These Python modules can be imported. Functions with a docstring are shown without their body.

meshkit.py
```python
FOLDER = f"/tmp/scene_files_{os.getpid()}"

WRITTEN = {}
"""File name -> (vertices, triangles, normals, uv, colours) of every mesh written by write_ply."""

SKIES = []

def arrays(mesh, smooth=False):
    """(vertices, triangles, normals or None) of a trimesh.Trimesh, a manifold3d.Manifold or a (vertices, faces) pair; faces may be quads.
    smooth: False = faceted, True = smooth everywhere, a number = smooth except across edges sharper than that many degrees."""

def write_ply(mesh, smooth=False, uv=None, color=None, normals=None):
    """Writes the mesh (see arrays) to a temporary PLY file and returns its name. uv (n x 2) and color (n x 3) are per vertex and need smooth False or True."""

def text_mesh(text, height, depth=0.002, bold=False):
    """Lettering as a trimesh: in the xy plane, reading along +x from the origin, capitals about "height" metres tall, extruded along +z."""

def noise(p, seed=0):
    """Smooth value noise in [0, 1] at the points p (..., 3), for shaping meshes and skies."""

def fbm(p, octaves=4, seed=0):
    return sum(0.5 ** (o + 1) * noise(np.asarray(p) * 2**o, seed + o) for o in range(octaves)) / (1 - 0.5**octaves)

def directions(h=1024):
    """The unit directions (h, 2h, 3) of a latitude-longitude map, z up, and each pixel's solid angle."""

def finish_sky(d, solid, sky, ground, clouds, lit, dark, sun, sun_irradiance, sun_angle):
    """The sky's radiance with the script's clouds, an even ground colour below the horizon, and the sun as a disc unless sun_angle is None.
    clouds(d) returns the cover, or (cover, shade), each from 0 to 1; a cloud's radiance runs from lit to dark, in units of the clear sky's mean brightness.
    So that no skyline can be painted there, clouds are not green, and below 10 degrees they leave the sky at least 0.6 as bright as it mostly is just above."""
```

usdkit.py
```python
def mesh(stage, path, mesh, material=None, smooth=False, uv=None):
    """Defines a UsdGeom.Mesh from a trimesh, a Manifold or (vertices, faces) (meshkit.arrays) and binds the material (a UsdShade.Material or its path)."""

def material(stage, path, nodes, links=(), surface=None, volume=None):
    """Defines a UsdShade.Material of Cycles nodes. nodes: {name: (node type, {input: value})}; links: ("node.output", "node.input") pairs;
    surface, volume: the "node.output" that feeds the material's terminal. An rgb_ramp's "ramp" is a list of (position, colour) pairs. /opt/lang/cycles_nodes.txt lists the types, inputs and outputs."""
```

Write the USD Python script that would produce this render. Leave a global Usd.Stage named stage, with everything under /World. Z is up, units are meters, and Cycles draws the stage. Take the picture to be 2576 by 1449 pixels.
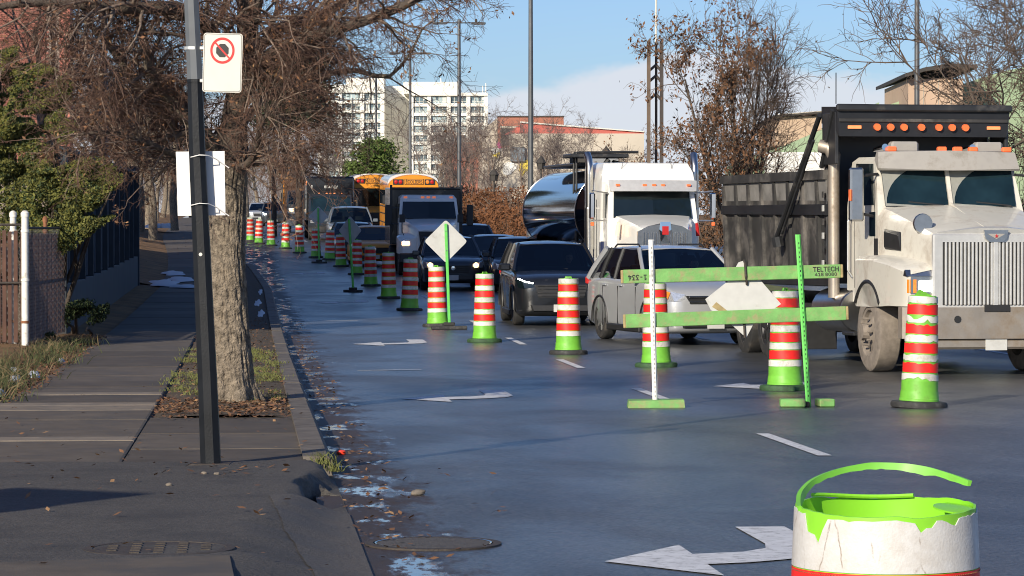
import math, random
import numpy as np, trimesh, manifold3d, usdkit, meshkit
from pxr import Usd, UsdGeom, UsdLux, UsdShade, Gf, Sdf
from scipy.interpolate import PchipInterpolator
from scipy.spatial import ConvexHull
from shapely.geometry import Polygon

stage = Usd.Stage.CreateInMemory()
UsdGeom.SetStageUpAxis(stage, 'Z'); UsdGeom.SetStageMetersPerUnit(stage, 1.0)
stage.DefinePrim('/World', 'Xform'); stage.DefinePrim('/World/Looks', 'Scope')
PI = math.pi
rng = np.random.default_rng(7)

# ------------------------------------------------------------------ camera, sky, sun
YAW, PITCH, EYE = math.radians(5.037), math.radians(0.607), 1.65
FOC = 7500.0                                   # focal length for a picture 2576 wide
cam = UsdGeom.Camera.Define(stage, '/World/camera')
cam.CreateHorizontalApertureAttr(36.0); cam.CreateVerticalApertureAttr(20.25)
cam.CreateFocalLengthAttr(36.0 * FOC / 2576)
cam.CreateClippingRangeAttr(Gf.Vec2f(0.5, 20000))
cam.AddTranslateOp().Set(Gf.Vec3d(0, 0, EYE))
cam.AddRotateZOp().Set(-math.degrees(YAW)); cam.AddRotateXOp().Set(90 - math.degrees(PITCH))
cam.CreateExposureAttr(0.27)

SUN_AZ, SUN_EL = math.radians(33.0), math.radians(23.0)   # light travels towards (sin, cos) of SUN_AZ
sun_to = np.array([-math.sin(SUN_AZ) * math.cos(SUN_EL), -math.cos(SUN_AZ) * math.cos(SUN_EL), math.sin(SUN_EL)])
sun = UsdLux.DistantLight.Define(stage, '/World/sun')
sun.CreateIntensityAttr(1.25); sun.CreateAngleAttr(0.5); sun.CreateColorAttr(Gf.Vec3f(1.0, 0.9, 0.74)); sun.CreateNormalizeAttr(True)
zc = sun_to; xc = np.cross([0, 0, 1.0], zc); xc /= np.linalg.norm(xc); yc = np.cross(zc, xc)
sun.AddTransformOp().Set(Gf.Matrix4d(*xc, 0, *yc, 0, *zc, 0, 0, 0, 0, 1))

sky = UsdLux.DomeLight.Define(stage, '/World/sky')
sky_m = usdkit.material(stage, '/World/Looks/sky_look', {
    'tex': ('sky_texture', {'sky_type': 'single_scattering', 'sun_disc': False, 'sun_elevation': SUN_EL, 'sun_rotation': math.atan2(sun_to[0], sun_to[1]),
                            'air_density': 1.0, 'aerosol_density': 0.6, 'ozone_density': 2.2, 'altitude': 60.0}),
    'tc': ('texture_coordinate', {}),
    'sep': ('separate_xyz', {}),
    'map': ('mapping', {'scale': (8.0, 8.0, 16.0)}),
    'n': ('noise_texture', {'scale': 1.3, 'detail': 6.0, 'roughness': 0.55}),
    'h': ('math', {'math_type': 'multiply_add', 'value2': 0.09, 'value3': -0.019}),
    'zz': ('math', {'math_type': 'subtract'}),
    'r': ('map_range', {'range_type': 'smoothstep', 'from_min': 0.028, 'from_max': 0.039, 'to_min': 0.9, 'to_max': 0.0, 'clamp': True}),
    'blue': ('mix_color', {'blend_type': 'multiply', 'fac': 1.0, 'b': (1.20, 1.44, 1.98)}),
    'mix': ('mix_color', {'b': (12.0, 12.6, 13.8)}),
    'bg': ('background_shader', {'strength': 0.051}),
}, [('tc.generated', 'sep.vector'), ('tc.generated', 'map.vector'), ('map.vector', 'n.vector'), ('n.fac', 'h.value1'), ('sep.z', 'zz.value1'), ('h.value', 'zz.value2'),
    ('zz.value', 'r.value'), ('tex.color', 'blue.a'), ('blue.result', 'mix.a'), ('r.result', 'mix.fac'), ('mix.result', 'bg.color')], surface='bg.background')
UsdShade.MaterialBindingAPI.Apply(sky.GetPrim()).Bind(sky_m)
sky.GetPrim().SetCustomDataByKey('kind', 'structure'); sky.GetPrim().SetCustomDataByKey('label', 'pale blue winter sky above a low bank of cloud'); sky.GetPrim().SetCustomDataByKey('category', 'sky')

# ------------------------------------------------------------------ naming, tagging
used = {}
def numbered(parent, name):
    k = (parent, name); n = used.get(k, 0); used[k] = n + 1
    return f'{parent}/{name}' + (f'_{n:03d}' if n else '')
def tag(prim, label=None, cat=None, group=None, kind=None):
    for k, v in (('label', label), ('category', cat), ('group', group), ('kind', kind)):
        if v: prim.SetCustomDataByKey(k, v)
def place(x, loc, rz=0, rx=0, s=1, ry=0):
    x.ClearXformOpOrder()
    x.AddTranslateOp().Set(Gf.Vec3d(*map(float, loc))); x.AddRotateXYZOp().Set(Gf.Vec3f(math.degrees(rx), math.degrees(ry), math.degrees(rz)))
    x.AddScaleOp().Set(Gf.Vec3f(*([float(s)] * 3 if np.ndim(s) == 0 else map(float, s))))
def T(name, label, cat, loc=(0, 0, 0), rz=0, rx=0, group=None, kind=None, s=1, ry=0):
    p = numbered('/World', name); x = UsdGeom.Xform.Define(stage, p); place(x, loc, rz, rx, s, ry); tag(x.GetPrim(), label, cat, group, kind)
    return p
def dup(src, label, loc, rz=0, rx=0, group=None, s=1, name=None, ry=0):
    base = name or src.split('/')[-1]
    if base[-4:-3] == '_' and base[-3:].isdigit(): base = base[:-4]
    p = numbered('/World', base); x = UsdGeom.Xform.Define(stage, p)
    x.GetPrim().GetReferences().AddInternalReference(src); x.GetPrim().SetInstanceable(True)
    place(x, loc, rz, rx, s, ry); tag(x.GetPrim(), label, None, group)
    return p
def cat(ms):
    ms = [m if isinstance(m, tuple) else (np.asarray(m.vertices), np.asarray(m.faces)) for m in ms]
    o, V, Fc = 0, [], []
    for v, f in ms:
        V.append(v); Fc.append(np.asarray(f) + o); o += len(v)
    return np.vstack(V), np.vstack(Fc)
SPLIT = {'pillars': 'pillar', 'door_seam': 'door_seam', 'door_handle': 'door_handle', 'mudflap': 'mudflap', 'box_post': 'box_post', 'side_rail': 'side_rail', 'box_rib': 'box_rib', 'chassis': 'chassis_rail', 'trailer_frame': 'trailer_rail', 'tractor_frame': 'tractor_rail', 'landing_gear': 'landing_leg', 'air_horn': 'air_horn', 'catwalk': 'catwalk', 'hatch_box': 'hatch_box', 'roof_aerial': 'roof_aerial', 'tow_hole': 'tow_hole', 'roof_vent': 'roof_vent', 'rail_frame': 'frame_bar', 'mirror_arm': 'mirror_arm', 'grille_bar': 'grille_bar'}
def O(parent, name, mesh, mat, smooth=False, label=None, kind=None):
    if isinstance(mesh, list) and name in SPLIT:
        return [O(parent, SPLIT[name], m_, mat, smooth) for m_ in mesh][0]
    if isinstance(mesh, list): mesh = cat(mesh)
    p = numbered(parent, name)
    m = usdkit.mesh(stage, p, mesh, MAT[mat], smooth=smooth)
    tag(m.GetPrim(), label, None, None, kind)
    return p
def S(name, mesh, mat, label, cat_, kind='structure', smooth=False, group=None):
    p = O('/World', name, mesh, mat, smooth); tag(stage.GetPrimAtPath(p), label, cat_, group, kind); return p

# ------------------------------------------------------------------ small shapes (all return (v, f))
def rotm(rx=0, ry=0, rz=0):
    return trimesh.transformations.euler_matrix(rx, ry, rz, 'sxyz')[:3, :3]
def mv(m, loc=(0, 0, 0), rot=None, s=None):
    v, f = m; v = np.asarray(v, float)
    if s is not None: v = v * np.asarray(s)
    if rot is not None: v = v @ (rotm(*rot) if np.ndim(rot) == 1 else rot).T
    return v + np.asarray(loc, float), f
def hull(pts):
    m = trimesh.Trimesh(pts, [], process=False).convex_hull if False else None
    pts = np.asarray(pts, float); h = ConvexHull(pts)
    used_v = np.unique(h.simplices); remap = -np.ones(len(pts), int); remap[used_v] = np.arange(len(used_v))
    v, f = pts[used_v], remap[h.simplices]
    n = np.cross(v[f[:, 1]] - v[f[:, 0]], v[f[:, 2]] - v[f[:, 0]])
    flip = (n * h.equations[:, :3]).sum(1) < 0
    f[flip] = f[flip][:, ::-1]
    return v, f
def box(c, s, rot=None):
    m = trimesh.creation.box(s); return mv((m.vertices, m.faces), c, rot)
def cbox(c, s, b=0.01, rot=None):
    s = np.asarray(s, float) / 2; b = min(b, 0.45 * s.min()); P = []
    for i in np.ndindex(2, 2, 2):
        g = np.array(i) * 2 - 1.0
        for k in range(3):
            t = s - b; t[k] = s[k]; P.append(g * t)
    return mv(hull(P), c, rot)
def cyl(p0, p1, r0, r1=None, n=12, caps=True):
    return tube([p0, p1], [r0, r0 if r1 is None else r1], n, caps)
def tube(P, R, n=8, caps=True):
    P = np.asarray(P, float); k = len(P); R = np.full(k, R) if np.ndim(R) == 0 else np.asarray(R, float)
    D = np.gradient(P, axis=0) if k > 2 else np.repeat([P[1] - P[0]], 2, 0)
    D /= np.maximum(np.linalg.norm(D, axis=1, keepdims=True), 1e-9)
    ref = np.array([0, 0, 1.0]) if abs(D[:, 2]).max() < 0.9 else np.array([1.0, 0.13, 0])
    U = np.cross(D, ref); U /= np.maximum(np.linalg.norm(U, axis=1, keepdims=True), 1e-9); W = np.cross(D, U)
    a = np.arange(n) / n * 2 * PI
    V = (P[:, None] + R[:, None, None] * (np.cos(a)[None, :, None] * U[:, None] + np.sin(a)[None, :, None] * W[:, None])).reshape(-1, 3)
    i = np.arange(k - 1)[:, None] * n + np.arange(n); j = np.arange(k - 1)[:, None] * n + (np.arange(n) + 1) % n
    F_ = np.concatenate([np.stack([i, i + n, j], -1).reshape(-1, 3), np.stack([j, i + n, j + n], -1).reshape(-1, 3)])
    if caps:
        c0, c1 = len(V), len(V) + 1; V = np.vstack([V, P[:1], P[-1:]]); q = np.arange(n)
        F_ = np.vstack([F_, np.stack([np.full(n, c0), q, (q + 1) % n], 1), np.stack([np.full(n, c1), (k - 1) * n + (q + 1) % n, (k - 1) * n + q], 1)])
    return V, F_
def lathe(prof, n=24, wob=None):
    prof = np.asarray(prof, float); k = len(prof); a = np.arange(n) / n * 2 * PI
    V = np.stack([prof[:, :1] * np.cos(a), prof[:, :1] * np.sin(a), np.repeat(prof[:, 1:2], n, 1)], -1).reshape(-1, 3)
    i = np.arange(k - 1)[:, None] * n + np.arange(n); j = np.arange(k - 1)[:, None] * n + (np.arange(n) + 1) % n
    return V, np.concatenate([np.stack([i, j, i + n], -1).reshape(-1, 3), np.stack([j, j + n, i + n], -1).reshape(-1, 3)])
def prism(poly, depth, plane='xz', c=(0, 0, 0)):
    """Polygon extruded; plane 'xz': polygon in x,z facing -y, from y=0 to y=depth; 'xy': upwards; 'yz': along x."""
    m = trimesh.creation.extrude_polygon(Polygon(poly) if not isinstance(poly, Polygon) else poly, depth, engine='earcut')
    v, f = np.array(m.vertices), np.array(m.faces)
    if plane == 'xz': v = np.stack([v[:, 0], v[:, 2], v[:, 1]], 1); f = f[:, ::-1]
    if plane == 'yz': v = np.stack([v[:, 2], v[:, 0], v[:, 1]], 1)
    return v + np.asarray(c), f
def loft(rings, closed_ends=True):
    """rings: list of (n,3) arrays, all the same count, counter-clockwise seen from the far end."""
    k, n = len(rings), len(rings[0]); V = np.vstack(rings)
    i = np.arange(k - 1)[:, None] * n + np.arange(n); j = np.arange(k - 1)[:, None] * n + (np.arange(n) + 1) % n
    F_ = np.concatenate([np.stack([i, j, i + n], -1).reshape(-1, 3), np.stack([j, j + n, i + n], -1).reshape(-1, 3)])
    if closed_ends:
        q = np.arange(n); V = np.vstack([V, rings[0].mean(0), rings[-1].mean(0)])
        F_ = np.vstack([F_, np.stack([np.full(n, k * n), (q + 1) % n, q], 1), np.stack([np.full(n, k * n + 1), (k - 1) * n + q, (k - 1) * n + (q + 1) % n], 1)])
    m = trimesh.Trimesh(V, F_, process=False)
    if m.volume < 0: F_ = F_[:, ::-1]
    return V, F_
def text(t, h, c, depth=0.004, bold=True, w=None, face='-y'):
    m = meshkit.text_mesh(t, h, depth, bold); v = np.array(m.vertices)
    if w: v[:, 0] *= w / (v[:, 0].max() - v[:, 0].min())
    v[:, 0] -= (v[:, 0].max() + v[:, 0].min()) / 2; v[:, 1] -= h / 2
    v = np.stack([v[:, 0], -v[:, 2], v[:, 1]], 1)
    return v + np.asarray(c), np.array(m.faces)
def quads(C, U, W):
    """Leaf-like quads with centres C and half axes U, W."""
    V = np.stack([C - U - W * .25, C + W * .6 - U * .1, C + U + W * .2, C - W * .6], 1).reshape(-1, 3); i = np.arange(len(C))[:, None] * 4
    return V, np.vstack([i + [0, 1, 2], i + [0, 2, 3]])
def rand_dirs(r, n):
    d = r.normal(size=(n, 3)); return d / np.linalg.norm(d, axis=1, keepdims=True)
def leafcloud(r, C, size, flat=0.0):
    n = len(C); u = rand_dirs(r, n); w = np.cross(u, rand_dirs(r, n)); w /= np.maximum(np.linalg.norm(w, axis=1, keepdims=True), 1e-6)
    if flat: u[:, 2] *= 1 - flat; w[:, 2] *= 1 - flat
    s = size * r.uniform(.5, 1.25, (n, 1)); return quads(C, u * s * .5, w * s * .38)

# ------------------------------------------------------------------ materials
MAT = {}
def mk(name, col, rough=.55, metal=0, var=.14, scale=5., bump=0, bscale=60., bdist=.01, coat=0, dirt=None, spec=.5, emit=0, world=False, rnd=0, rvar=0, ecol=None):
    col = np.asarray(col, float); N, L = {}, []
    N['tc'] = ('geometry', {}) if world else ('texture_coordinate', {}); src = 'tc.position' if world else 'tc.object'
    N['n'] = ('noise_texture', {'scale': scale, 'detail': 5.0, 'roughness': .62}); L += [(src, 'n.vector')]
    N['mr'] = ('map_range', {'from_min': .3, 'from_max': .7, 'to_min': 0., 'to_max': 1., 'clamp': True}); L += [('n.fac', 'mr.value')]
    N['mx'] = ('mix_color', {'a': col * (1 - var), 'b': np.minimum(col * (1 + var), .95)}); L += [('mr.result', 'mx.fac')]
    out = 'mx.result'
    if rnd:
        N['oi'] = ('object_info', {}); N['rr'] = ('map_range', {'from_min': 0., 'from_max': 1., 'to_min': 1 - rnd, 'to_max': 1 + rnd}); N['rm'] = ('mix_color', {'blend_type': 'multiply', 'fac': 1.0})
        L += [('oi.random', 'rr.value'), (out, 'rm.a'), ('rr.result', 'rm.b')]; out = 'rm.result'
    pin = {'metallic': float(metal), 'roughness': float(rough), 'specular_ior_level': spec, 'coat_weight': float(coat), 'coat_roughness': .04}
    if dirt is not None:
        dc, amt, ds = dirt
        N['dn'] = ('noise_texture', {'scale': ds, 'detail': 6.0, 'roughness': .7}); N['dr'] = ('map_range', {'range_type': 'smoothstep', 'from_min': .62 - amt * .35, 'from_max': .72, 'to_min': 0., 'to_max': min(1., .35 + amt), 'clamp': True})
        N['dm'] = ('mix_color', {'b': dc}); L += [(src, 'dn.vector'), ('dn.fac', 'dr.value'), ('dr.result', 'dm.fac'), (out, 'dm.a')]; out = 'dm.result'
        N['drr'] = ('map_range', {'from_min': 0., 'from_max': 1., 'to_min': float(rough), 'to_max': .8}); L += [('dr.result', 'drr.value'), ('drr.result', 'p.roughness')]
    elif rvar:
        N['rv'] = ('map_range', {'from_min': .3, 'from_max': .7, 'to_min': max(rough - rvar, .02), 'to_max': rough + rvar, 'clamp': True}); L += [('n.fac', 'rv.value'), ('rv.result', 'p.roughness')]
    if emit: pin['emission_strength'] = float(emit); pin['emission_color'] = tuple(ecol if ecol is not None else col)
    N['p'] = ('principled_bsdf', pin); L += [(out, 'p.base_color')]
    if bump:
        N['bn'] = ('noise_texture', {'scale': bscale, 'detail': 4.0, 'roughness': .6}); N['b'] = ('bump', {'strength': float(bump), 'distance': bdist})
        L += [(src, 'bn.vector'), ('bn.fac', 'b.height'), ('b.normal', 'p.normal')]
    MAT[name] = usdkit.material(stage, '/World/Looks/' + name, N, L, surface='p.BSDF'); return MAT[name]

MUD = (.16, .13, .10)
mk('concrete', (.094, .076, .058), .85, var=.25, scale=3, bump=.3, bscale=90, dirt=((.06, .055, .05), .55, 2.2), world=True)
mk('concrete_light', (.19, .155, .118), .85, var=.22, scale=3, bump=.3, bscale=90, dirt=((.09, .085, .08), .45, 3.1), world=True)
mk('concrete_dark', (.066, .053, .041), .85, var=.3, scale=2.4, bump=.3, bscale=90, dirt=((.05, .045, .04), .5, 2.6), world=True)
mk('kerb_concrete', (.13, .112, .093), .8, var=.3, scale=4, bump=.4, bscale=50, dirt=((.06, .05, .04), .6, 3.5), world=True)
mk('old_asphalt', (.066, .060, .053), .8, var=.45, scale=38, bump=.9, bscale=55, bdist=.012, dirt=((.034, .032, .031), .5, 1.3), world=True)
mk('patch_asphalt', (.078, .070, .061), .75, var=.4, scale=40, bump=.8, bscale=60, bdist=.01, world=True)
mk('earth', (.085, .07, .045), .95, var=.5, scale=1.5, bump=.6, bscale=20, bdist=.03, world=True, dirt=((.10, .11, .035), .5, .9))
mk('soil', (.075, .055, .035), .95, var=.5, scale=9, bump=.8, bscale=45, bdist=.02, world=True)
mk('leafy_grass', (.16, .085, .03), .95, var=.5, scale=1.2, bump=.7, bscale=25, bdist=.04, world=True, dirt=((.09, .09, .03), .15, .8))
mk('grass', (.12, .13, .035), .9, var=.4, scale=3, world=True)
mk('dry_grass', (.15, .11, .055), .9, var=.4, scale=3, world=True)
mk('snow', (.5, .52, .55), .6, var=.06, scale=20, bump=.3, bscale=30, world=True)
mk('paint_white', (.60, .60, .60), .6, var=.15, scale=7, bump=.2, bscale=140, bdist=.004, dirt=((.14, .14, .14), .4, 13.0), world=True)
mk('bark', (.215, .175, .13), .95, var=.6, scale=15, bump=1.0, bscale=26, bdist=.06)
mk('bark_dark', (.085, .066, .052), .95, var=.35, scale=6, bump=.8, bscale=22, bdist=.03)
mk('twig', (.125, .088, .066), .9, var=.35, scale=2.5)
mk('twig_red', (.115, .064, .044), .9, var=.35, scale=2.5)
mk('twig_pale', (.20, .15, .115), .9, var=.3, scale=2.5)
mk('twig_grey', (.17, .135, .12), .9, var=.3, scale=.8)
mk('dead_leaf', (.15, .072, .034), .8, var=.5, scale=7, world=True)
mk('dead_leaf_pale', (.30, .17, .08), .8, var=.4, scale=9, world=True)
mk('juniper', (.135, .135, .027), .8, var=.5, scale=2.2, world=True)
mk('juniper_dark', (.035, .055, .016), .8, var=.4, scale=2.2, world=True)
mk('pine_green', (.075, .115, .02), .8, var=.4, scale=.8, world=True)
mk('pine_dark', (.028, .036, .018), .85, var=.5, scale=2, world=True)
mk('beech', (.15, .06, .023), .85, var=.45, scale=1.2, world=True)
mk('pole_black', (.010, .011, .013), .42, var=.4, scale=4, bump=.15, bscale=60, spec=.3)
mk('pole_grey', (.10, .11, .12), .5, var=.2, scale=3)
mk('galv', (.55, .56, .55), .45, metal=.5, var=.15, scale=12)
mk('white_post', (.72, .70, .64), .5, var=.1, scale=9, dirt=((.25, .16, .09), .25, 8.0))
mk('lamp_post', (.11, .115, .12), .45, metal=.4, var=.15, scale=3)
mk('sign_back', (.5, .5, .475), .5, var=.08, scale=6, dirt=((.33, .31, .27), .3, 4.0))
mk('sign_white', (.62, .60, .53), .45, var=.04, scale=5)
mk('board_white', (.74, .72, .69), .55, var=.03, scale=4)
mk('sign_red', (.62, .03, .025), .4, var=.06)
mk('ink', (.02, .02, .02), .5, var=.1)
mk('barrel_red', (.74, .018, .014), .5, var=.08, scale=14, rvar=.08, dirt=((.45, .06, .03), .2, 9.0), rnd=.1)
mk('barrel_white', (.60, .585, .54), .5, var=.08, scale=12, bump=.25, bscale=35, bdist=.006, dirt=((.34, .30, .24), .5, 9.0), rnd=.1)
mk('barrel_green', (.16, .46, .045), .45, var=.12, scale=9, dirt=((.14, .28, .04), .25, 7.0), rnd=.08)
mk('barrel_green_in', (.23, .60, .028), .4, var=.06, scale=6)
mk('rubber', (.028, .028, .028), .75, var=.3, scale=14, bump=.4, bscale=60, dirt=((.10, .10, .095), .35, 9.0))
mk('rubber_green', (.03, .075, .028), .7, var=.5, scale=12, bump=.4, bscale=60)
mk('wood_green', (.155, .36, .10), .7, var=.22, scale=5, bump=.4, bscale=30, dirt=((.30, .25, .13), .5, 9.0))
mk('wood_green_end', (.34, .26, .12), .75, var=.3, scale=9, bump=.4, bscale=40)
mk('steel_green', (.13, .55, .10), .45, var=.15, scale=8)
mk('steel_white', (.68, .68, .66), .5, var=.12, scale=8, dirt=((.3, .29, .26), .3, 10.0))
mk('iron', (.055, .045, .038), .75, metal=.2, var=.3, scale=20, bump=.5, bscale=60)
mk('rust', (.22, .09, .04), .8, var=.4, scale=12)
mk('wall_dark', (.03, .044, .066), .7, var=.2, scale=2)
mk('wall_base', (.032, .04, .05), .8, var=.2, scale=2)
mk('brown_slat', (.075, .036, .024), .8, var=.3, scale=6, rnd=.25)
mk('fence_wire', (.35, .33, .3), .5, metal=.6, var=.2)
mk('brick_a', (.42, .155, .115), .85, var=.2, scale=3, rnd=.25)
mk('brick_b', (.48, .20, .155), .85, var=.2, scale=3, rnd=.2)
mk('mortar', (.33, .27, .23), .9, var=.15)
mk('far_brick', (.33, .13, .085), .85, var=.12, scale=.4, world=True)
mk('far_red', (.42, .10, .075), .7, var=.08, scale=.3, world=True)
mk('far_beige', (.47, .42, .34), .85, var=.08, scale=.3, world=True)
mk('tan_panel', (.46, .33, .235), .8, var=.08, scale=.5, world=True)
mk('green_roof', (.27, .36, .22), .7, var=.12, scale=.6, world=True)
mk('dark_trim', (.04, .035, .03), .7)
mk('hotel_white', (.80, .77, .68), .8, var=.03, scale=.05, world=True)
mk('hotel_glass', (.10, .14, .16), .12, var=.4, scale=.12, world=True)
mk('hotel_glass_pale', (.30, .38, .40), .3, var=.3, scale=.15, world=True)
mk('hotel_blind', (.55, .56, .52), .6, var=.2, scale=.2, world=True)
mk('grey_metal', (.24, .25, .26), .6, var=.1, scale=.5, world=True)
mk('tyre', (.022, .022, .022), .8, var=.3, scale=8, bump=.3, bscale=50, dirt=((.07, .06, .05), .4, 5.0))
mk('tyre_dusty', (.20, .17, .14), .9, var=.3, scale=8, bump=.3, bscale=50)
mk('rim', (.48, .48, .47), .3, metal=.8, var=.1)
mk('rim_dark', (.03, .03, .03), .4, metal=.3, var=.1)
mk('chrome', (.72, .72, .72), .09, metal=1, var=.04)
mk('chrome_dull', (.55, .54, .52), .28, metal=1, var=.1, scale=9)
mk('tank_steel', (.22, .22, .23), .05, metal=1, var=.04, scale=.5)
mk('bright_trim', (.62, .61, .58), .32, metal=.45, var=.08, scale=8)
mk('black_plastic', (.018, .018, .019), .5, var=.2, scale=12)
mk('black_steel', (.022, .023, .025), .42, var=.3, scale=3, dirt=((.10, .09, .08), .3, 2.0))
mk('glass_dark', (.006, .011, .013), .04, var=.4, scale=.7, coat=.3)
mk('glass_dusty', (.008, .02, .026), .08, var=.4, scale=1.6)
mk('dust_pane', (.25, .25, .22), .55, var=.15, scale=6)
mk('lens', (.62, .64, .66), .12, metal=.6, var=.25, scale=40)
mk('lens_amber', (.75, .22, .03), .2, var=.15, scale=30)
mk('lens_red', (.45, .02, .02), .2, var=.1)
mk('lamp_warm', (1, .85, .6), .3, emit=5.0, ecol=(1, .58, .26))
mk('lamp_warm_soft', (1, .62, .3), .3, emit=1.6, ecol=(1, .5, .2))
mk('lamp_amber', (.8, .16, .05), .3, emit=.16, ecol=(1, .16, .05))
mk('lamp_amber_dim', (.85, .28, .10), .3, emit=.35, ecol=(1, .26, .10))
mk('lamp_white', (1, 1, .95), .3, emit=5.0, ecol=(.92, 1, .92))
def paint(name, col, dirt=.2, dc=(.14, .13, .12), rough=.28, metal=0, coat=.6):
    mk(name, col, rough, metal=metal, var=.05, scale=2.2, coat=coat, dirt=(dc, dirt, 2.2))
paint('paint_cream', (.61, .585, .51), .48, (.36, .31, .25), .38, 0, .25)
paint('paint_truckwhite', (.74, .735, .70), .1, (.5, .48, .44))
paint('paint_black', (.010, .011, .013), .12, (.06, .055, .05))
paint('paint_navy', (.012, .02, .07), .05)
paint('paint_silver', (.42, .43, .44), .14, (.25, .24, .23), .3, .3)
paint('paint_charcoal', (.035, .042, .05), .15, (.08, .075, .07))
paint('paint_teal', (.05, .085, .095), .12)
paint('paint_greyblue', (.13, .15, .17), .15)
paint('paint_bus', (.66, .25, .013), .15, (.3, .2, .1), .4, 0, .2)
paint('paint_brown', (.13, .07, .04), .3)
paint('paint_busroof', (.55, .56, .58), .2)
mk('visor_dull', (.34, .32, .29), .5, var=.14, scale=3, dirt=((.2, .18, .15), .5, 3.0))
mk('bumper_dusty', (.42, .37, .31), .35, metal=.6, var=.2, scale=2.5, dirt=((.24, .19, .14), .6, 2.0))
mk('dump_steel', (.032, .031, .03), .6, var=.4, scale=1.2, dirt=((.20, .18, .16), .5, .9))
mk('dump_steel_worn', (.20, .19, .175), .7, var=.35, scale=1.4, dirt=((.06, .055, .05), .45, 1.3))
mk('dump_steel_dark', (.014, .015, .018), .45, var=.3, scale=2)
MAT['car_glass'] = usdkit.material(stage, '/World/Looks/car_glass', {
    't': ('transparent_bsdf', {'color': (.36, .43, .43)}), 'g': ('glossy_bsdf', {'color': (.95, .97, 1.0), 'roughness': .015}), 'f': ('fresnel', {'IOR': 1.55}), 'm': ('mix_closure', {}),
}, [('t.BSDF', 'm.closure1'), ('g.BSDF', 'm.closure2'), ('f.fac', 'm.fac')], surface='m.closure')
mk('skin', (.55, .33, .23), .6, var=.08); mk('coat_dark', (.03, .032, .04), .9); mk('coat_red', (.30, .05, .04), .9); mk('hair_dark', (.03, .022, .018), .7)
mk('seat_cloth', (.05, .05, .055), .9)

# ------------------------------------------------------------------ the road in plan and in profile
_z = PchipInterpolator([-60, 0, 30, 42, 50, 60, 69, 78, 90, 103, 112, 120, 136, 152, 200, 260, 330, 500, 1000, 3000], [0, 0, .02, .06, .12, .24, .38, .54, .74, 1.02, 1.26, 1.5, 1.98, 2.42, 3.6, 4.9, 6.0, 8, 10, 10])
_c = PchipInterpolator([-60, 80, 100, 120, 135, 150, 165, 210, 255, 330, 500, 1000, 3000], [0, 0, -.25, -.75, -1.25, -1.8, -2.15, -2.7, -3.2, -3.8, -6, -12, -30])
def zr(y): return float(_z(y))
def cx(y): return float(_c(y))
def slope(y): return (zr(y + 1) - zr(y - 1)) / 2
def at(px, d):
    """Where the ground lies under column px of the photograph (2576 wide) at a distance d."""
    X = (px - 1288) / FOC * d
    return d * math.sin(YAW) + X * math.cos(YAW), d * math.cos(YAW) - X * math.sin(YAW)
def G(px, d, dz=0):
    x, y = at(px, d); return (x, y, zr(y) + dz)
def ZP(py, d): return EYE + (645 - py) / FOC * d
YS = np.concatenate([np.arange(-30, 110, 1.0), np.arange(110, 200, 2.0), np.arange(200, 420, 10.0), [420, 500, 600, 800, 1100, 1600]])
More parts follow.
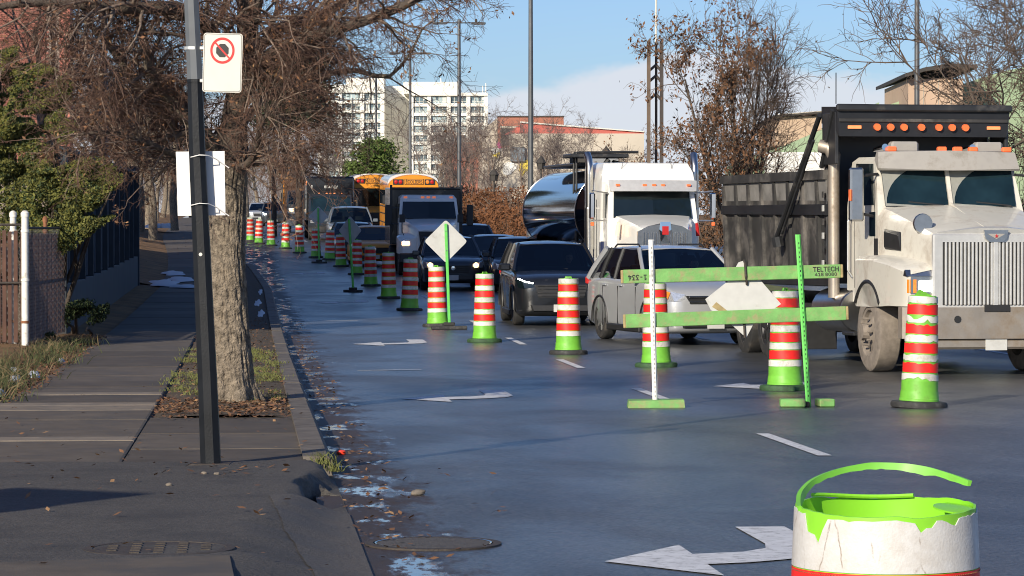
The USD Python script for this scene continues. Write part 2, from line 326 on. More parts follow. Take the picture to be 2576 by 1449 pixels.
def strip(us, dz, ys=YS, curve=True):
    """A sheet along the road: us offsets across, dz heights over the road at each offset."""
    ys = np.asarray(ys, float); us = np.asarray(us, float); dz = np.broadcast_to(dz, us.shape)
    X = us[None] + (np.array([_c(y) for y in ys])[:, None] if curve else 0); Y = np.repeat(ys[:, None], len(us), 1); Z = np.array([_z(y) for y in ys])[:, None] + dz[None]
    n = len(us); i = (np.arange(len(ys) - 1)[:, None] * n + np.arange(n - 1)).ravel()
    return np.stack([X, Y, Z], -1).reshape(-1, 3), np.vstack([np.stack([i, i + 1, i + n + 1], 1), np.stack([i, i + n + 1, i + n], 1)])
def drape(poly, dz):
    from shapely.ops import triangulate
    m = trimesh.creation.triangulate_polygon(Polygon(poly) if not isinstance(poly, Polygon) else poly, engine='earcut')
    v, f = np.asarray(m[0]), np.asarray(m[1]); v3 = np.stack([v[:, 0], v[:, 1], np.array([zr(y) for y in v[:, 1]]) + dz], 1)
    n = np.cross(v3[f[:, 1]] - v3[f[:, 0]], v3[f[:, 2]] - v3[f[:, 0]])[:, 2]; f = f.copy(); f[n < 0] = f[n < 0][:, ::-1]
    return v3, f
# ------------------------------------------------------------------ ground, road, pavement
MAT['wet_asphalt'] = usdkit.material(stage, '/World/Looks/wet_asphalt', {
    'g': ('geometry', {}),
    'm': ('mapping', {'scale': (1.0, .34, 1.0)}),
    'big': ('noise_texture', {'scale': .55, 'detail': 6.0, 'roughness': .62, 'distortion': .6}),
    'fine': ('noise_texture', {'scale': 30.0, 'detail': 5.0, 'roughness': .7}),
    'streak': ('mapping', {'scale': (.8, .5, 1.0)}),
    'st': ('noise_texture', {'scale': .6, 'distortion': .5, 'detail': 5.0, 'roughness': .6}),
    'cr': ('map_range', {'from_min': .35, 'from_max': .68, 'to_min': 0., 'to_max': 1., 'clamp': True}),
    'c1': ('mix_color', {'a': (.046, .047, .047), 'b': (.078, .078, .076)}),
    'fr': ('map_range', {'from_min': .3, 'from_max': .7, 'to_min': .15, 'to_max': 1.9, 'clamp': True}),
    'c2': ('mix_color', {'blend_type': 'multiply', 'fac': 1.0}),
    'rr': ('map_range', {'range_type': 'smoothstep', 'from_min': .36, 'from_max': .64, 'to_min': .30, 'to_max': .41, 'clamp': True}),
    'b': ('bump', {'strength': .6, 'distance': .012}),
    'p': ('principled_bsdf', {'specular_ior_level': .36}),
    'bs': ('map_range', {'from_min': .08, 'from_max': .3, 'to_min': .0, 'to_max': .6, 'clamp': True}),
    'sx': ('separate_xyz', {}), 'gn': ('noise_texture', {'scale': 2.4, 'detail': 7.0, 'roughness': .68}), 'gm': ('mapping', {'scale': (1.6, .55, 1.0)}),
    'gd': ('math', {'math_type': 'multiply_add', 'value2': -.62, 'value3': .74}), 'gs': ('math', {'math_type': 'add'}), 'gf': ('map_range', {'range_type': 'smoothstep', 'from_min': .46, 'from_max': .72, 'to_min': 0., 'to_max': .92, 'clamp': True}),
    'gc': ('mix_color', {'a': (.022, .019, .017), 'b': (.075, .048, .032)}), 'c3': ('mix_color', {}), 'wn': ('noise_texture', {'scale': 1.7, 'detail': 6.0, 'roughness': .62}),
    'wr': ('map_range', {'range_type': 'smoothstep', 'from_min': .52, 'from_max': .60, 'to_min': .62, 'to_max': .04, 'clamp': True}), 'r3': ('mix_float', {}),
}, [('g.position', 'sx.vector'), ('g.position', 'gm.vector'), ('gm.vector', 'gn.vector'), ('gm.vector', 'wn.vector'), ('sx.x', 'gd.value1'), ('gd.value', 'gs.value1'), ('gn.fac', 'gs.value2'), ('gs.value', 'gf.value'), ('gf.result', 'c3.fac'), ('c2.result', 'c3.a'), ('gc.result', 'c3.b'), ('gn.fac', 'gc.fac'),
    ('wn.fac', 'wr.value'), ('gf.result', 'r3.fac'), ('rr.result', 'r3.a'), ('wr.result', 'r3.b'), ('g.position', 'm.vector'), ('m.vector', 'big.vector'), ('g.position', 'fine.vector'), ('g.position', 'streak.vector'), ('streak.vector', 'st.vector'), ('big.fac', 'cr.value'), ('cr.result', 'c1.fac'),
    ('fine.fac', 'fr.value'), ('c1.result', 'c2.a'), ('fr.result', 'c2.b'), ('c3.result', 'p.base_color'), ('st.fac', 'rr.value'), ('r3.result', 'p.roughness'), ('r3.result', 'bs.value'), ('bs.result', 'b.strength'), ('fine.fac', 'b.height'), ('b.normal', 'p.normal')], surface='p.BSDF')
mk('water', (.012, .013, .014), .03, var=.2, spec=.5, world=True)
MAT['damp_grit'] = usdkit.material(stage, '/World/Looks/damp_grit', {
    'g': ('geometry', {}), 'm': ('mapping', {'scale': (2.2, 1.0, 1.0)}), 'a': ('noise_texture', {'scale': 3.2, 'detail': 6.0, 'roughness': .7}), 'f': ('noise_texture', {'scale': 45.0, 'detail': 3.0}), 'w': ('noise_texture', {'scale': 1.5, 'detail': 7.0, 'roughness': .66}),
    'c': ('mix_color', {'a': (.030, .027, .025), 'b': (.085, .058, .04)}), 'cr': ('map_range', {'from_min': .35, 'from_max': .7, 'clamp': True}), 'wr': ('map_range', {'range_type': 'smoothstep', 'from_min': .47, 'from_max': .57, 'to_min': .62, 'to_max': .05, 'clamp': True}),
    'wb': ('map_range', {'range_type': 'smoothstep', 'from_min': .45, 'from_max': .53, 'to_min': .8, 'to_max': .0, 'clamp': True}), 'b': ('bump', {'distance': .012}), 'p': ('principled_bsdf', {}),
}, [('g.position', 'm.vector'), ('m.vector', 'a.vector'), ('g.position', 'f.vector'), ('m.vector', 'w.vector'), ('a.fac', 'cr.value'), ('cr.result', 'c.fac'), ('c.result', 'p.base_color'), ('w.fac', 'wr.value'), ('wr.result', 'p.roughness'), ('w.fac', 'wb.value'), ('wb.result', 'b.strength'), ('f.fac', 'b.height'), ('b.normal', 'p.normal')], surface='p.BSDF')

S('ground', strip([-900, -120, -40, -12, -4.5, .5, 14, 40, 120, 900], -.16), 'earth', 'brown earth and worn grass around the street', 'ground')
road = T('road', 'damp blue grey asphalt carriageway with white markings', 'road', kind='structure')
O(road, 'asphalt', strip([.45, 1, 2, 3, 4.7, 6.4, 8.1, 10, 12.4], 0), 'wet_asphalt')
O(road, 'far_carriageway', strip([15.2, 17, 19, 21, 24.5], 0), 'wet_asphalt')
def dash(x, y0, y1, w=.12):
    pts = [(x - w / 2 + cx(y0), y0), (x + w / 2 + cx(y0), y0), (x + w / 2 + cx(y1), y1), (x - w / 2 + cx(y1), y1)]
    O(road, 'lane_dash', drape(pts, .006), 'paint_white')
for k in range(17):
    y = 24.1 + 9 * k
    dash(4.70, y, y + 3.0)
    if 2 < k < 14: dash(8.2, y + 2, y + 5)
O(road, 'edge_line', strip([12.0, 12.12], .006, np.arange(20, 260, 2.0)), 'paint_white')
def arrow(x, y, s=1.0, flip=1):
    a = [(-.53, -.05), (0, .82), (.0, .30), (.30, .40), (.46, .60), (.50, .85), (.50, 1.9), (.80, 1.9), (.80, .55), (.70, .22), (.50, .0), (.25, -.16), (0, -.24), (0, -.80)]
    O(road, 'turn_arrow', drape([(x + flip * p * s + cx(y), y + q * s) for p, q in a], .006), 'paint_white')
arrow(2.43, 15.95); arrow(2.25, 33.9); arrow(2.3, 51.5); arrow(2.2, 75.0); arrow(2.2, 104.0)
arrow(6.25, 36.6); arrow(5.45, 16.4)
for (x, y, w, l) in [(1.95, 41.5, .9, .05), (1.5, 63, 1.6, .06), (1.9, 86, 1.5, .07), (1.6, 108, 1.4, .08), (2.3, 121, 1.6, .1)]:
    O(road, 'worn_marking', drape([(x - w / 2, y), (x + w / 2, y + .15), (x + w / 2, y + .15 + l * 2), (x - w / 2, y + l * 2)], .006), 'paint_white')
# dark sealed cracks across the lanes
def blob(cx_, cy_, rx, ry, seed, n=26, j=.35):
    r = np.random.default_rng(seed); a = np.arange(n) / n * 2 * PI; k = r.uniform(0, 6, 4)
    q = 1 + j * (.5 * np.sin(2 * a + k[0]) + .35 * np.sin(3 * a + k[1]) + .3 * np.sin(5 * a + k[2]) + .25 * np.sin(9 * a + k[3]))
    return np.stack([cx_ + rx * q * np.cos(a), cy_ + ry * q * np.sin(a)], 1)
# gutter: damp grit sheet, with puddles lying on it
if 0: O(road, 'gutter_grit', drape(np.vstack([[(.61, y) for y in np.arange(15.5, 80, 1.5)], [(.95 + .22 * math.sin(y * .9) + .16 * math.sin(y * 2.3 + 1) + (.35 if 17 < y < 30 else 0), y) for y in np.arange(80, 15.4, -.5)]]), .003), 'damp_grit')
for k, (x, y, rx, ry) in enumerate([(1.02, 26.0, .06, .3), (1.18, 20.75, .07, .16), (1.3, 19.6, .12, .1), (1.0, 28.5, .05, .4), (1.02, 31.5, .05, .5), (1.12, 16.3, .07, .12), (1.28, 18.6, .11, .07)]):
    if 0: O(road, 'puddle', drape(blob(x, y, rx, ry, k), .0075), 'water')

pave = T('pavement', 'dark worn pavement of concrete slabs with an asphalt corner in front', 'pavement', kind='structure')
SW_L, SW_R, KX, PH = -2.5, -.94, .60, .13
y = 21.9; r = np.random.default_rng(3)
while y < 130:                                   # slabs across the walking strip
    L_ = [.5, 1.6, 1.4, 2.6][r.integers(4)] if y < 40 else 2.0
    c0, c1 = cx(y), cx(y + L_); h = PH + r.uniform(-.006, .006); g = .008
    v = np.array([[SW_L + c0 - (1.3 if y < 31 else 0), y + g, zr(y) + h], [SW_R + c0, y + g, zr(y) + h], [SW_R + c1, y + L_ - g, zr(y + L_) + h], [SW_L + c1 - (1.3 if y < 30 else 0), y + L_ - g, zr(y + L_) + h]])
    P8 = np.vstack([v, v - [0, 0, .1], ]); ins = v.mean(0); top = v + (ins - v) * np.array([.012, .012, 0]) + [0, 0, .006]
    O(pave, 'slab', hull(np.vstack([P8, top])), ('concrete_light' if L_ < .6 else ['concrete', 'concrete_dark', 'concrete_dark'][r.integers(3)]))
    y += L_
O(pave, 'slab_bed', strip([SW_L - 1.3, SW_L, SW_R + .02], PH - .02, np.arange(21.5, 260, 1.0)), 'concrete_dark')
O(pave, 'far_walk', strip([SW_L, SW_R + .5], PH + .004, np.arange(130, 260, 2.0)), 'concrete')
for (y0, y1, m) in [(21.95, 23.55, 'concrete_dark'), (23.6, 25.6, 'concrete'), (25.65, 28.2, 'concrete_dark')]:     # slabs at the kerb round the post
    O(pave, 'slab', cbox((-.255, (y0 + y1) / 2, PH - .045), (1.36, y1 - y0 - .03, .1), .008), m)
# asphalt corner: level with the pavement, breaking down to the carriageway
def corner_h(xx, yy):
    x0 = np.interp(yy, [14, 17, 19, 20.5, 21.9], [-.25, -.05, .22, .42, .50]); w_ = np.interp(yy, [14, 17, 19, 20.5, 21.9], [.85, .62, .36, .17, .10])
    x0 += .03 * math.sin(yy * 5.1) + .02 * math.sin(yy * 11.7)
    t = float(np.clip((xx - x0) / w_, 0, 1)); hh = PH * (1 - t * t * (3 - 2 * t)) + .006
    hh += (.014 * (meshkit.noise(np.array([xx * 1.3, yy * 1.1, 0]), 5) - .5) + .006 * (meshkit.noise(np.array([xx * 9, yy * 5, 3]), 4) - .5)) * (1 - t)
    q_ = math.hypot((xx - .47) / .13, (yy - 19.95) / .75) + .5 * (meshkit.noise(np.array([xx * 9, yy * 4, 1]), 2) - .5)
    return hh - .19 * float(np.clip((1.05 - q_) / .3, 0, 1))
ga = np.arange(8.0, 21.96, .09); gx = np.concatenate([[-9, -6, -4, -3, -2.2, -1.6, -1.1, -.7, -.4], np.arange(-.25, .66, .035)])
V = np.array([(xx, yy, zr(yy) + corner_h(xx, yy)) for yy in ga for xx in gx]); n = len(gx); i = (np.arange(len(ga) - 1)[:, None] * n + np.arange(n - 1)).ravel()
O(pave, 'asphalt_corner', (V, np.vstack([np.stack([i, i + 1, i + n + 1], 1), np.stack([i, i + n + 1, i + n], 1)])), 'old_asphalt', smooth=True)
py_ = np.arange(14.9, 19.0, .1); pv = [[(x0 + (.63 - x0) * f_, yy, zr(yy) + corner_h(x0 + (.63 - x0) * f_, yy) + .007) for f_ in np.linspace(0, 1, 15)] for yy, x0 in zip(py_, np.interp(py_, [14.9, 17.0, 19.0], [.33, .20, .12]))]
i = (np.arange(len(py_) - 1)[:, None] * 15 + np.arange(14)).ravel(); O(pave, 'asphalt_patch', (np.array(pv).reshape(-1, 3), np.vstack([np.stack([i, i + 1, i + 16], 1), np.stack([i, i + 16, i + 15], 1)])), 'patch_asphalt', smooth=True)
O(pave, 'concrete_strip', drape([(-3.2, 13.2), (-.05, 13.2), (-.1, 15.05), (-1.4, 14.75), (-3.2, 14.95)], PH + .013), 'concrete')
kerb = T('kerb', 'worn concrete kerb of long stones beside the gutter', 'kerb', kind='structure')
y = 22.3; k = 0
while y < 110:
    L_ = 1.9 if k else 1.3
    t0, t1 = cx(y), cx(y + L_); e = r.uniform(-.008, .008)
    bx = np.array([[KX - .2 + t0, y + .012], [KX + .02 + t0, y + .012], [KX + .02 + t1, y + L_ - .012], [KX - .2 + t1, y + L_ - .012]])
    zz = np.array([zr(y), zr(y), zr(y + L_), zr(y + L_)])
    top = np.column_stack([bx[:, 0] + [.0, -.035, -.035, 0], bx[:, 1], zz + PH + .012 + e]); mid = np.column_stack([bx, zz + PH - .02 + e]); bot = np.column_stack([bx, zz - .12])
    O(kerb, 'kerb_stone', hull(np.vstack([top, mid, bot])), 'kerb_concrete'); y += L_; k += 1
verge = T('verge', 'strip of trodden earth and thin grass round the big tree', 'verge', kind='structure')
O(verge, 'soil', strip([-.93, -.6, -.2, .2, .41], np.array([.10, .135, .15, .135, .11]), np.arange(28.1, 130, .8)), 'soil')
S('left_verge', strip([-30, -12, -6, -3.6, -2.5], np.array([1.3, .75, .5, .32, .12]), np.concatenate([np.arange(86, 200, 2.0), np.arange(200, 400, 10.)])), 'leafy_grass', 'bank of leaf covered brown grass under the row of trees', 'verge')
S('left_bank', strip([-14, -6, -3.6, -2.9, -2.5], np.array([.3, .3, .2, .16, .11]), np.arange(29.5, 88, 1.5)), 'leafy_grass', 'weedy earth along the foot of the fence and dark wall', 'verge')
S('median', strip([12.4, 12.42, 15.18, 15.2], np.array([0, .15, .15, 0]), np.arange(20, 420, 2.0)), 'grass', 'narrow grassy median between the two carriageways', 'median')
S('right_verge', strip([24.5, 24.52, 27, 60, 120], np.array([0, .15, .15, .3, .5]), np.arange(20, 420, 4.0)), 'leafy_grass', 'grass and pavement across the far carriageway', 'verge')

def manhole(name, label, x, y, dz, wet):
    m = T(name, label, 'manhole cover', (x, y, zr(y) + dz))
    O(m, 'frame', lathe([(.39, -.05), (.39, .002), (.345, .004), (.335, -.012)], 40), 'iron')
    O(m, 'lid', [lathe([(0, .001), (.33, .001), (.33, -.04)], 40)] + [box((xx, yy, .004), (.05, .05, .008)) for xx in np.arange(-.24, .25, .12) for yy in np.arange(-.24, .25, .12) if math.hypot(xx, yy) < .3 and not wet], 'patch_asphalt' if wet else 'iron')
    if wet: O(m, 'wet_ring', lathe([(.326, .0035), (.335, .0045)], 40), 'water')
manhole('manhole_cover', 'rusty round manhole cover in the pavement at the very bottom', *at(400, 15.4), PH + .006, False)
manhole('manhole_cover', 'wet round manhole cover in the road beside the gutter', *at(1090, 17.0), .008, True)

# ------------------------------------------------------------------ left side: chain link fence, dark wall, brick buildings
fence = T('chain_link_fence', 'rusty chain link fence with brown slats and pale posts', 'fence', (0, 0, 0))
def fence_run(p0, p1, h, every, key):
    p0, p1 = np.array(p0), np.array(p1); L_ = np.linalg.norm(p1 - p0); u = (p1 - p0) / L_; nrm = np.array([u[1], -u[0]])
    def q(s, z, o=0): xy = p0 + u * s + nrm * o; return (xy[0], xy[1], zr(xy[1]) + .2 + z)
    k = int(L_ / .09)
    for i in range(k):
        s = (i + .5) * L_ / k; r_ = rotm(rz=math.atan2(u[1], u[0]))
        O(fence, 'slat', cbox(q(s + .01 * math.sin(i * 7.3), h / 2 - .02 - .03 * (i * 37 % 5) / 5, 0), (.060 + .01 * math.sin(i * 3.1), .006, h - .12), .002, r_), 'brown_slat')
    W = []
    st = .11
    for s in np.arange(-h, L_, st):
        for sg in (1, -1):
            a, b = (s, 0), (s + h, h)
            if sg < 0: a, b = (s, h), (s + h, 0)
            lo, hi = max(a[0], 0), min(b[0], L_)
            if hi - lo < .05: continue
            f = lambda t: a[1] + (t - a[0]) / (b[0] - a[0]) * (b[1] - a[1])
            W.append(cyl(q(lo, f(lo), .012), q(hi, f(hi), .012), .0022, n=3, caps=False))
    O(fence, 'wire_mesh', W, 'fence_wire', kind='stuff')
    O(fence, 'rail', [cyl(q(0, h, .02), q(L_, h, .02), .02, n=8)], 'iron'); O(fence, 'rail', [cyl(q(0, .95, -.03), q(L_, .95, -.03), .02, n=8)], 'iron')
C0 = (-3.45, 46.6)
fence_run(C0, (-7.2, 46.4), 1.85, 2, 0); fence_run(C0, (-3.15, 51.6), 1.80, 2, 1)
for (x, y, h, rr, m) in [(-3.44, 46.4, 2.02, .055, 'white_post'), (-3.66, 46.9, 2.02, .05, 'white_post'), (-3.32, 49.2, 1.95, .035, 'rust'), (-5.6, 46.5, 1.95, .045, 'white_post')]:
    pst = O(fence, 'post', [cyl((x, y, zr(y)), (x, y, zr(y) + .2 + h), rr, n=14), lathe([(rr + .008, zr(y) + .2 + h - .05), (rr + .01, zr(y) + .2 + h + .01), (rr * .6, zr(y) + .2 + h + .045), (0, zr(y) + .2 + h + .05)], 14)[0:2] if False else mv(lathe([(rr + .008, -.05), (rr + .01, .01), (rr * .6, .045), (0, .05)], 14), (x, y, zr(y) + .2 + h))], m, smooth=40)
    for z in (.35, 1.0, 1.75):
        O(pst, 'clamp', mv(lathe([(rr + .001, -.02), (rr + .009, -.018), (rr + .009, .018), (rr + .001, .02)], 14), (x, y, zr(y) + .2 + z)), 'rust' if z < .5 else m)

wall = T('dark_wall', 'tall dark blue ribbed metal wall on a concrete base beside the pavement', 'wall')
WX, W0, W1 = -3.15, 52.0, 85.0
def wz(y): return zr(y)
yy = W0; k = 0
while yy < W1 - .01:
    y2 = min(yy + 3.0, W1); zb = (wz(yy) + wz(y2)) / 2; h = 3.35
    O(wall, 'base_panel', cbox((WX - .12, (yy + y2) / 2, zb + .52), (.26, y2 - yy - .02, 1.0), .012), 'wall_base')
    ph = y2 - yy - .1; nr = 9
    for j in range(nr):
        O(wall, 'rib_panel', cbox((WX - .15 - (.035 if j % 2 else 0), yy + .05 + (j + .5) * ph / nr, zb + 1.03 + (h - 1.05) / 2), (.09, ph / nr - .006, h - 1.05), .015), 'wall_dark')
    O(wall, 'post', cbox((WX - .06, yy, zb + h / 2), (.14, .12, h + .1), .01), 'wall_base')
    O(wall, 'cap', cbox((WX - .14, (yy + y2) / 2, zb + h + .02), (.32, y2 - yy - .004, .06), .01), 'wall_base')
    yy = y2
O(wall, 'end_post', cbox((WX - .1, W1 + .1, wz(W1) + 1.75), (.3, .2, 3.6), .012), 'wall_base')
lp = T('steel_pole', 'slim grey steel pole standing against the dark wall', 'pole', (*at(273, 74.0), 0))
zb = zr(at(273, 74)[1]) - .1
O(lp, 'base', cbox((0, 0, zb + .22), (.24, .24, .44), .02), 'wall_base'); O(lp, 'shaft', cyl((0, 0, zb + .4), (-.12, 0, zb + 9.5), .065, .05, n=12), 'pole_grey', smooth=40)
O(lp, 'collar', mv(lathe([(.07, -.12), (.085, -.1), (.085, .1), (.07, .12)], 12), (-.02, 0, zb + 3.3)), 'wall_base')

# added brick block out of view, placed and sized to shade the road
works = T('brick_works', 'added brick building out of view that shades the road', 'building')
O(works, 'wall', box((-14.5, 73.5, 8.0), (10, 55, 17.5)), 'far_brick')
O(works, 'parapet', box((-14.5, 73.5, 16.9), (10.4, 55.4, .4)), 'far_beige')
bb = T('brick_building', 'red brick building end wall seen through the branches at upper left', 'building', (*at(150, 140), 0), -YAW)
zb = zr(140)
O(bb, 'mortar_wall', box((-7.0, .5, zb + 8), (14, .9, 16)), 'mortar')
O(bb, 'corner_pier', cbox((.28, .3, zb + 8), (.5, .9, 16), .02), 'brick_a')
O(bb, 'downpipe', cyl((-.30, -.03, zb), (-.30, -.03, zb + 16), .08, n=8), 'dark_trim')
nb = 0
rest = []
for row in range(115):
    z = zb + 15.2 - row * .0985
    for c_ in range(24):
        x = -.62 - (c_ + (.5 if row % 2 else 0)) * .275
        m = cbox((x, .045, z), (.262, .11, .086), .006)
        if row < 19 or nb < 0:
            if nb < 300: O(bb, 'brick', m, 'brick_a' if r.random() < .6 else 'brick_b'); nb += 1
            else: rest.append(m)
        else: rest.append(m)
O(bb, 'lower_bricks', rest, 'brick_a', kind='stuff')

# ------------------------------------------------------------------ distance: tower block, low industrial buildings, hall with green roof
d = 950.0; pm = d / FOC
hotel = T('tower_block', 'white slab tower block with grid of window bands on the horizon', 'building', (*at(968, d), 0), -YAW)
def hx(px): return (px - 968) * pm
def hz(py): return ZP(py, d)
zb = zr(950) - 1
pitch = 24.2 * pm
def block(x0, x1, top, first, bays, rows, y0, depth):
    xs = np.linspace(x0, x1, bays + 1); pw = 1.25
    O(hotel, 'core', box(((x0 + x1) / 2, y0 + depth / 2 + 1.2, (zb + top) / 2), (x1 - x0 - .6, depth - 1.4, top - zb - .2)), 'hotel_white')
    O(hotel, 'parapet', box(((x0 + x1) / 2, y0 + .6, (top + first + .35) / 2), (x1 - x0, 1.5, top - first - .35)), 'hotel_white')
    for i, x in enumerate(xs):
        xc_ = x + (pw / 2 if i == 0 else -pw / 2 if i == bays else 0)
        O(hotel, 'pier', box((xc_, y0 + .35, (zb + first) / 2), (pw, 1.1, first - zb)), 'hotel_white')
    for rw in range(rows):
        zt = first - rw * pitch; wh = pitch * .66
        O(hotel, 'spandrel', box(((x0 + x1) / 2, y0 + .62, zt - wh - (pitch - wh) / 2), (x1 - x0 - .02, .9, pitch - wh)), 'hotel_white')
        for b in range(bays):
            xa, xb = xs[b] + pw / 2 + .1, xs[b + 1] - pw / 2 - .1
            w = O(hotel, 'window', box(((xa + xb) / 2, y0 + 1.02, zt - wh / 2), (xb - xa, .12, wh)), ['hotel_glass', 'hotel_glass_pale', 'hotel_glass'][r.integers(3)])
            O(w, 'mullion', [box((x_, y0 + .95, zt - wh / 2), (.1, .06, wh)) for x_ in np.linspace(xa, xb, 5)[1:-1]] + [box(((xa + xb) / 2, y0 + .96, zt - wh * .72), (xb - xa, .05, .09))], 'hotel_white')
            for q in range(4):
                if r.random() < .42:
                    ww = (xb - xa) / 4; hh = wh * [.45, .7, .95][r.integers(3)]
                    O(w, 'blind', box((xa + (q + .5) * ww, y0 + .955, zt - hh / 2), (ww * .86, .03, hh)), ['hotel_blind', 'hotel_glass_pale', 'hotel_glass'][r.integers(3)])
block(hx(800), hx(967), hz(213), hz(236), 3, 11, 0, 24)
block(hx(1030), hx(1227), hz(233), hz(243), 4, 11, 1.5, 24)
O(hotel, 'recess_wall', box((hx(998), 17.5, (zb + hz(209)) / 2), (hx(1034) - hx(964), 1, hz(209) - zb)), 'hotel_white')
O(hotel, 'penthouse', box((hx(918), 8, hz(205)), (hx(966) - hx(870), 12, hz(195) - hz(215))), 'hotel_white')
O(hotel, 'penthouse', box((hx(1083), 10, hz(220)), (hx(1150) - hx(1012), 14, hz(208) - hz(238))), 'hotel_white')
O(hotel, 'roof_aerial', [cyl((hx(1222), 3, hz(234)), (hx(1222), 3, hz(208)), .15, n=5), cyl((hx(1108), 6, hz(210)), (hx(1108), 6, hz(194)), .3, .1, n=5), cyl((hx(1214), 3, hz(234)), (hx(1214), 3, hz(215)), .2, n=5)], 'hotel_white')

d = 350.0; pm = d / FOC
bf = T('brick_factory', 'flat roofed orange brick factory with pale sloping side wing', 'building', (*at(1255, d), 0), -YAW); zb = zr(350)
def fx(px): return (px - 1255) * pm
O(bf, 'wall', box(((fx(1252) + fx(1418)) / 2, 6, (zb + ZP(294, d)) / 2), (fx(1418) - fx(1252), 12, ZP(294, d) - zb)), 'far_brick')
O(bf, 'roof_edge', box(((fx(1251) + fx(1419)) / 2, 6, ZP(293, d)), (fx(1419) - fx(1251), 12.3, .12)), 'dark_trim')
O(bf, 'side_wing', prism([(fx(1200), zb), (fx(1251), zb), (fx(1251), ZP(296, d)), (fx(1205), ZP(333, d))], 8, 'xz', (0, 1, 0)), 'far_beige')
O(bf, 'window', box((fx(1285), -.03, ZP(345, d)), (fx(1310) - fx(1260), .1, 2.0)), 'dark_trim'); O(bf, 'lintel', box((fx(1285), -.06, ZP(320, d)), (fx(1312) - fx(1258), .16, .25)), 'far_beige')
O(bf, 'lower_wall', box((fx(1165), 4, zb + 3.9), (fx(1215) - fx(1120), 6, ZP(338, d) - zb + .1 - 0)), 'far_brick')

d = 290.0; pm = d / FOC
fac = T('long_shed', 'long beige shed with red fascia band sloping along its roof', 'building', (*at(1310, d), 0), -YAW); zb = zr(290)
def sx(px): return (px - 1310) * pm
O(fac, 'wall', box((sx(1450), 8, (zb + ZP(336, d)) / 2), (sx(1620) - sx(1280), 16, ZP(336, d) - zb)), 'far_beige')
O(fac, 'fascia', prism([(sx(1311), ZP(336, d)), (sx(1620), ZP(336, d)), (sx(1620), ZP(332, d)), (sx(1311), ZP(308, d))], 15, 'xz', (0, .2, 0)), 'far_red')
O(fac, 'coping', prism([(sx(1309), ZP(309, d)), (sx(1622), ZP(333, d)), (sx(1622), ZP(330.5, d)), (sx(1309), ZP(305.5, d))], 15.4, 'xz', (0, 0, 0)), 'sign_white')
O(fac, 'end_gable', prism([(sx(1268), ZP(336, d)), (sx(1309), ZP(336, d)), (sx(1309), ZP(310, d))], 1, 'xz', (0, 3, 0)), 'far_red')
O(fac, 'roof_vent', [cyl((sx(1400), 5, ZP(318, d)), (sx(1400), 5, ZP(309, d)), .2, n=8), cyl((sx(1435), 5, ZP(320, d)), (sx(1435), 5, ZP(312, d)), .15, n=8)], 'grey_metal')
gw = T('mural_wall', 'low pale wall with pink, grey and yellow painted patches', 'wall', (*at(1270, 270), 0), -YAW); pm = 270 / FOC; zb = zr(270)
def gx_(px): return (px - 1270) * pm
O(gw, 'wall', box((gx_(1275), .3, (zb + ZP(372, 270)) / 2), (gx_(1330) - gx_(1222), .5, ZP(372, 270) - zb)), 'far_beige')
mk('mural_pink', (.55, .08, .25), .8, world=True); mk('mural_yellow', (.62, .48, .06), .8, world=True, var=.3, scale=2); mk('mural_grey', (.16, .2, .23), .8, world=True, var=.35, scale=1.5); mk('mural_white', (.7, .7, .66), .8, world=True, var=.2, scale=2)
O(gw, 'grey_block', box((gx_(1302), .1, ZP(388, 270)), (gx_(1320) - gx_(1284), .9, ZP(372, 270) - ZP(408, 270))), 'mural_grey')
for (a, b, p, q, m) in [(1250, 1262, 358, 374, 'mural_pink'), (1232, 1262, 372, 386, 'mural_white'), (1240, 1258, 380, 396, 'mural_yellow'), (1306, 1330, 398, 440, 'mural_yellow'), (1262, 1300, 408, 438, 'mural_white')]:
    O(gw, 'painted_patch', prism(blob((gx_(a) + gx_(b)) / 2, (ZP(p, 270) + ZP(q, 270)) / 2, (gx_(b) - gx_(a)) / 2, (ZP(p, 270) - ZP(q, 270)) / 2, a, 14), .05, 'xz', (0, -.02 - .01 * (a % 3), 0)), m)

d = 125.0; pm = d / FOC
hall = T('green_roofed_hall', 'tan walled hall with sweeping pale green roof across the road', 'building', (*at(2100, d), 0), -YAW); zb = zr(125)
def gh(px): return (px - 2100) * pm
def Z_(py): return ZP(py, d)
O(hall, 'low_block', box(((gh(1952) + gh(2070)) / 2, 5, (Z_(292) + Z_(365)) / 2), (gh(2070) - gh(1952), 9, Z_(292) - Z_(365))), 'tan_panel')
O(hall, 'low_eave', prism([(gh(1944), Z_(294)), (gh(2075), Z_(284)), (gh(2075), Z_(279)), (gh(1944), Z_(290))], 10, 'xz', (0, .2, 0)), 'dark_trim')
O(hall, 'low_block_top', prism([(gh(1952), Z_(291)), (gh(2075), Z_(280)), (gh(2075), Z_(276)), (gh(1960), Z_(285))], 9, 'xz', (0, .9, 0)), 'far_beige')
O(hall, 'green_slope', prism([(gh(1870), zb), (gh(2200), zb), (gh(2200), Z_(262)), (gh(2090), Z_(316)), (gh(1960), Z_(372)), (gh(1870), Z_(402))], 12, 'xz', (0, -1.5, 0)), 'green_roof')
O(hall, 'green_slope', prism([(gh(2170), zb), (gh(2800), zb), (gh(2800), Z_(120)), (gh(2560), Z_(165)), (gh(2450), Z_(200)), (gh(2300), Z_(240)), (gh(2200), Z_(275))], 10, 'xz', (0, 4, 0)), 'green_roof')
O(hall, 'clerestory', box(((gh(2292) + gh(2430)) / 2, 5, (Z_(195) + Z_(330)) / 2), (gh(2430) - gh(2292), 8, Z_(195) - Z_(330))), 'tan_panel')
arc = [(gh(2278), Z_(193)), (gh(2330), Z_(178)), (gh(2400), Z_(168)), (gh(2460), Z_(172)), (gh(2460), Z_(163)), (gh(2400), Z_(158)), (gh(2330), Z_(168)), (gh(2278), Z_(184))]
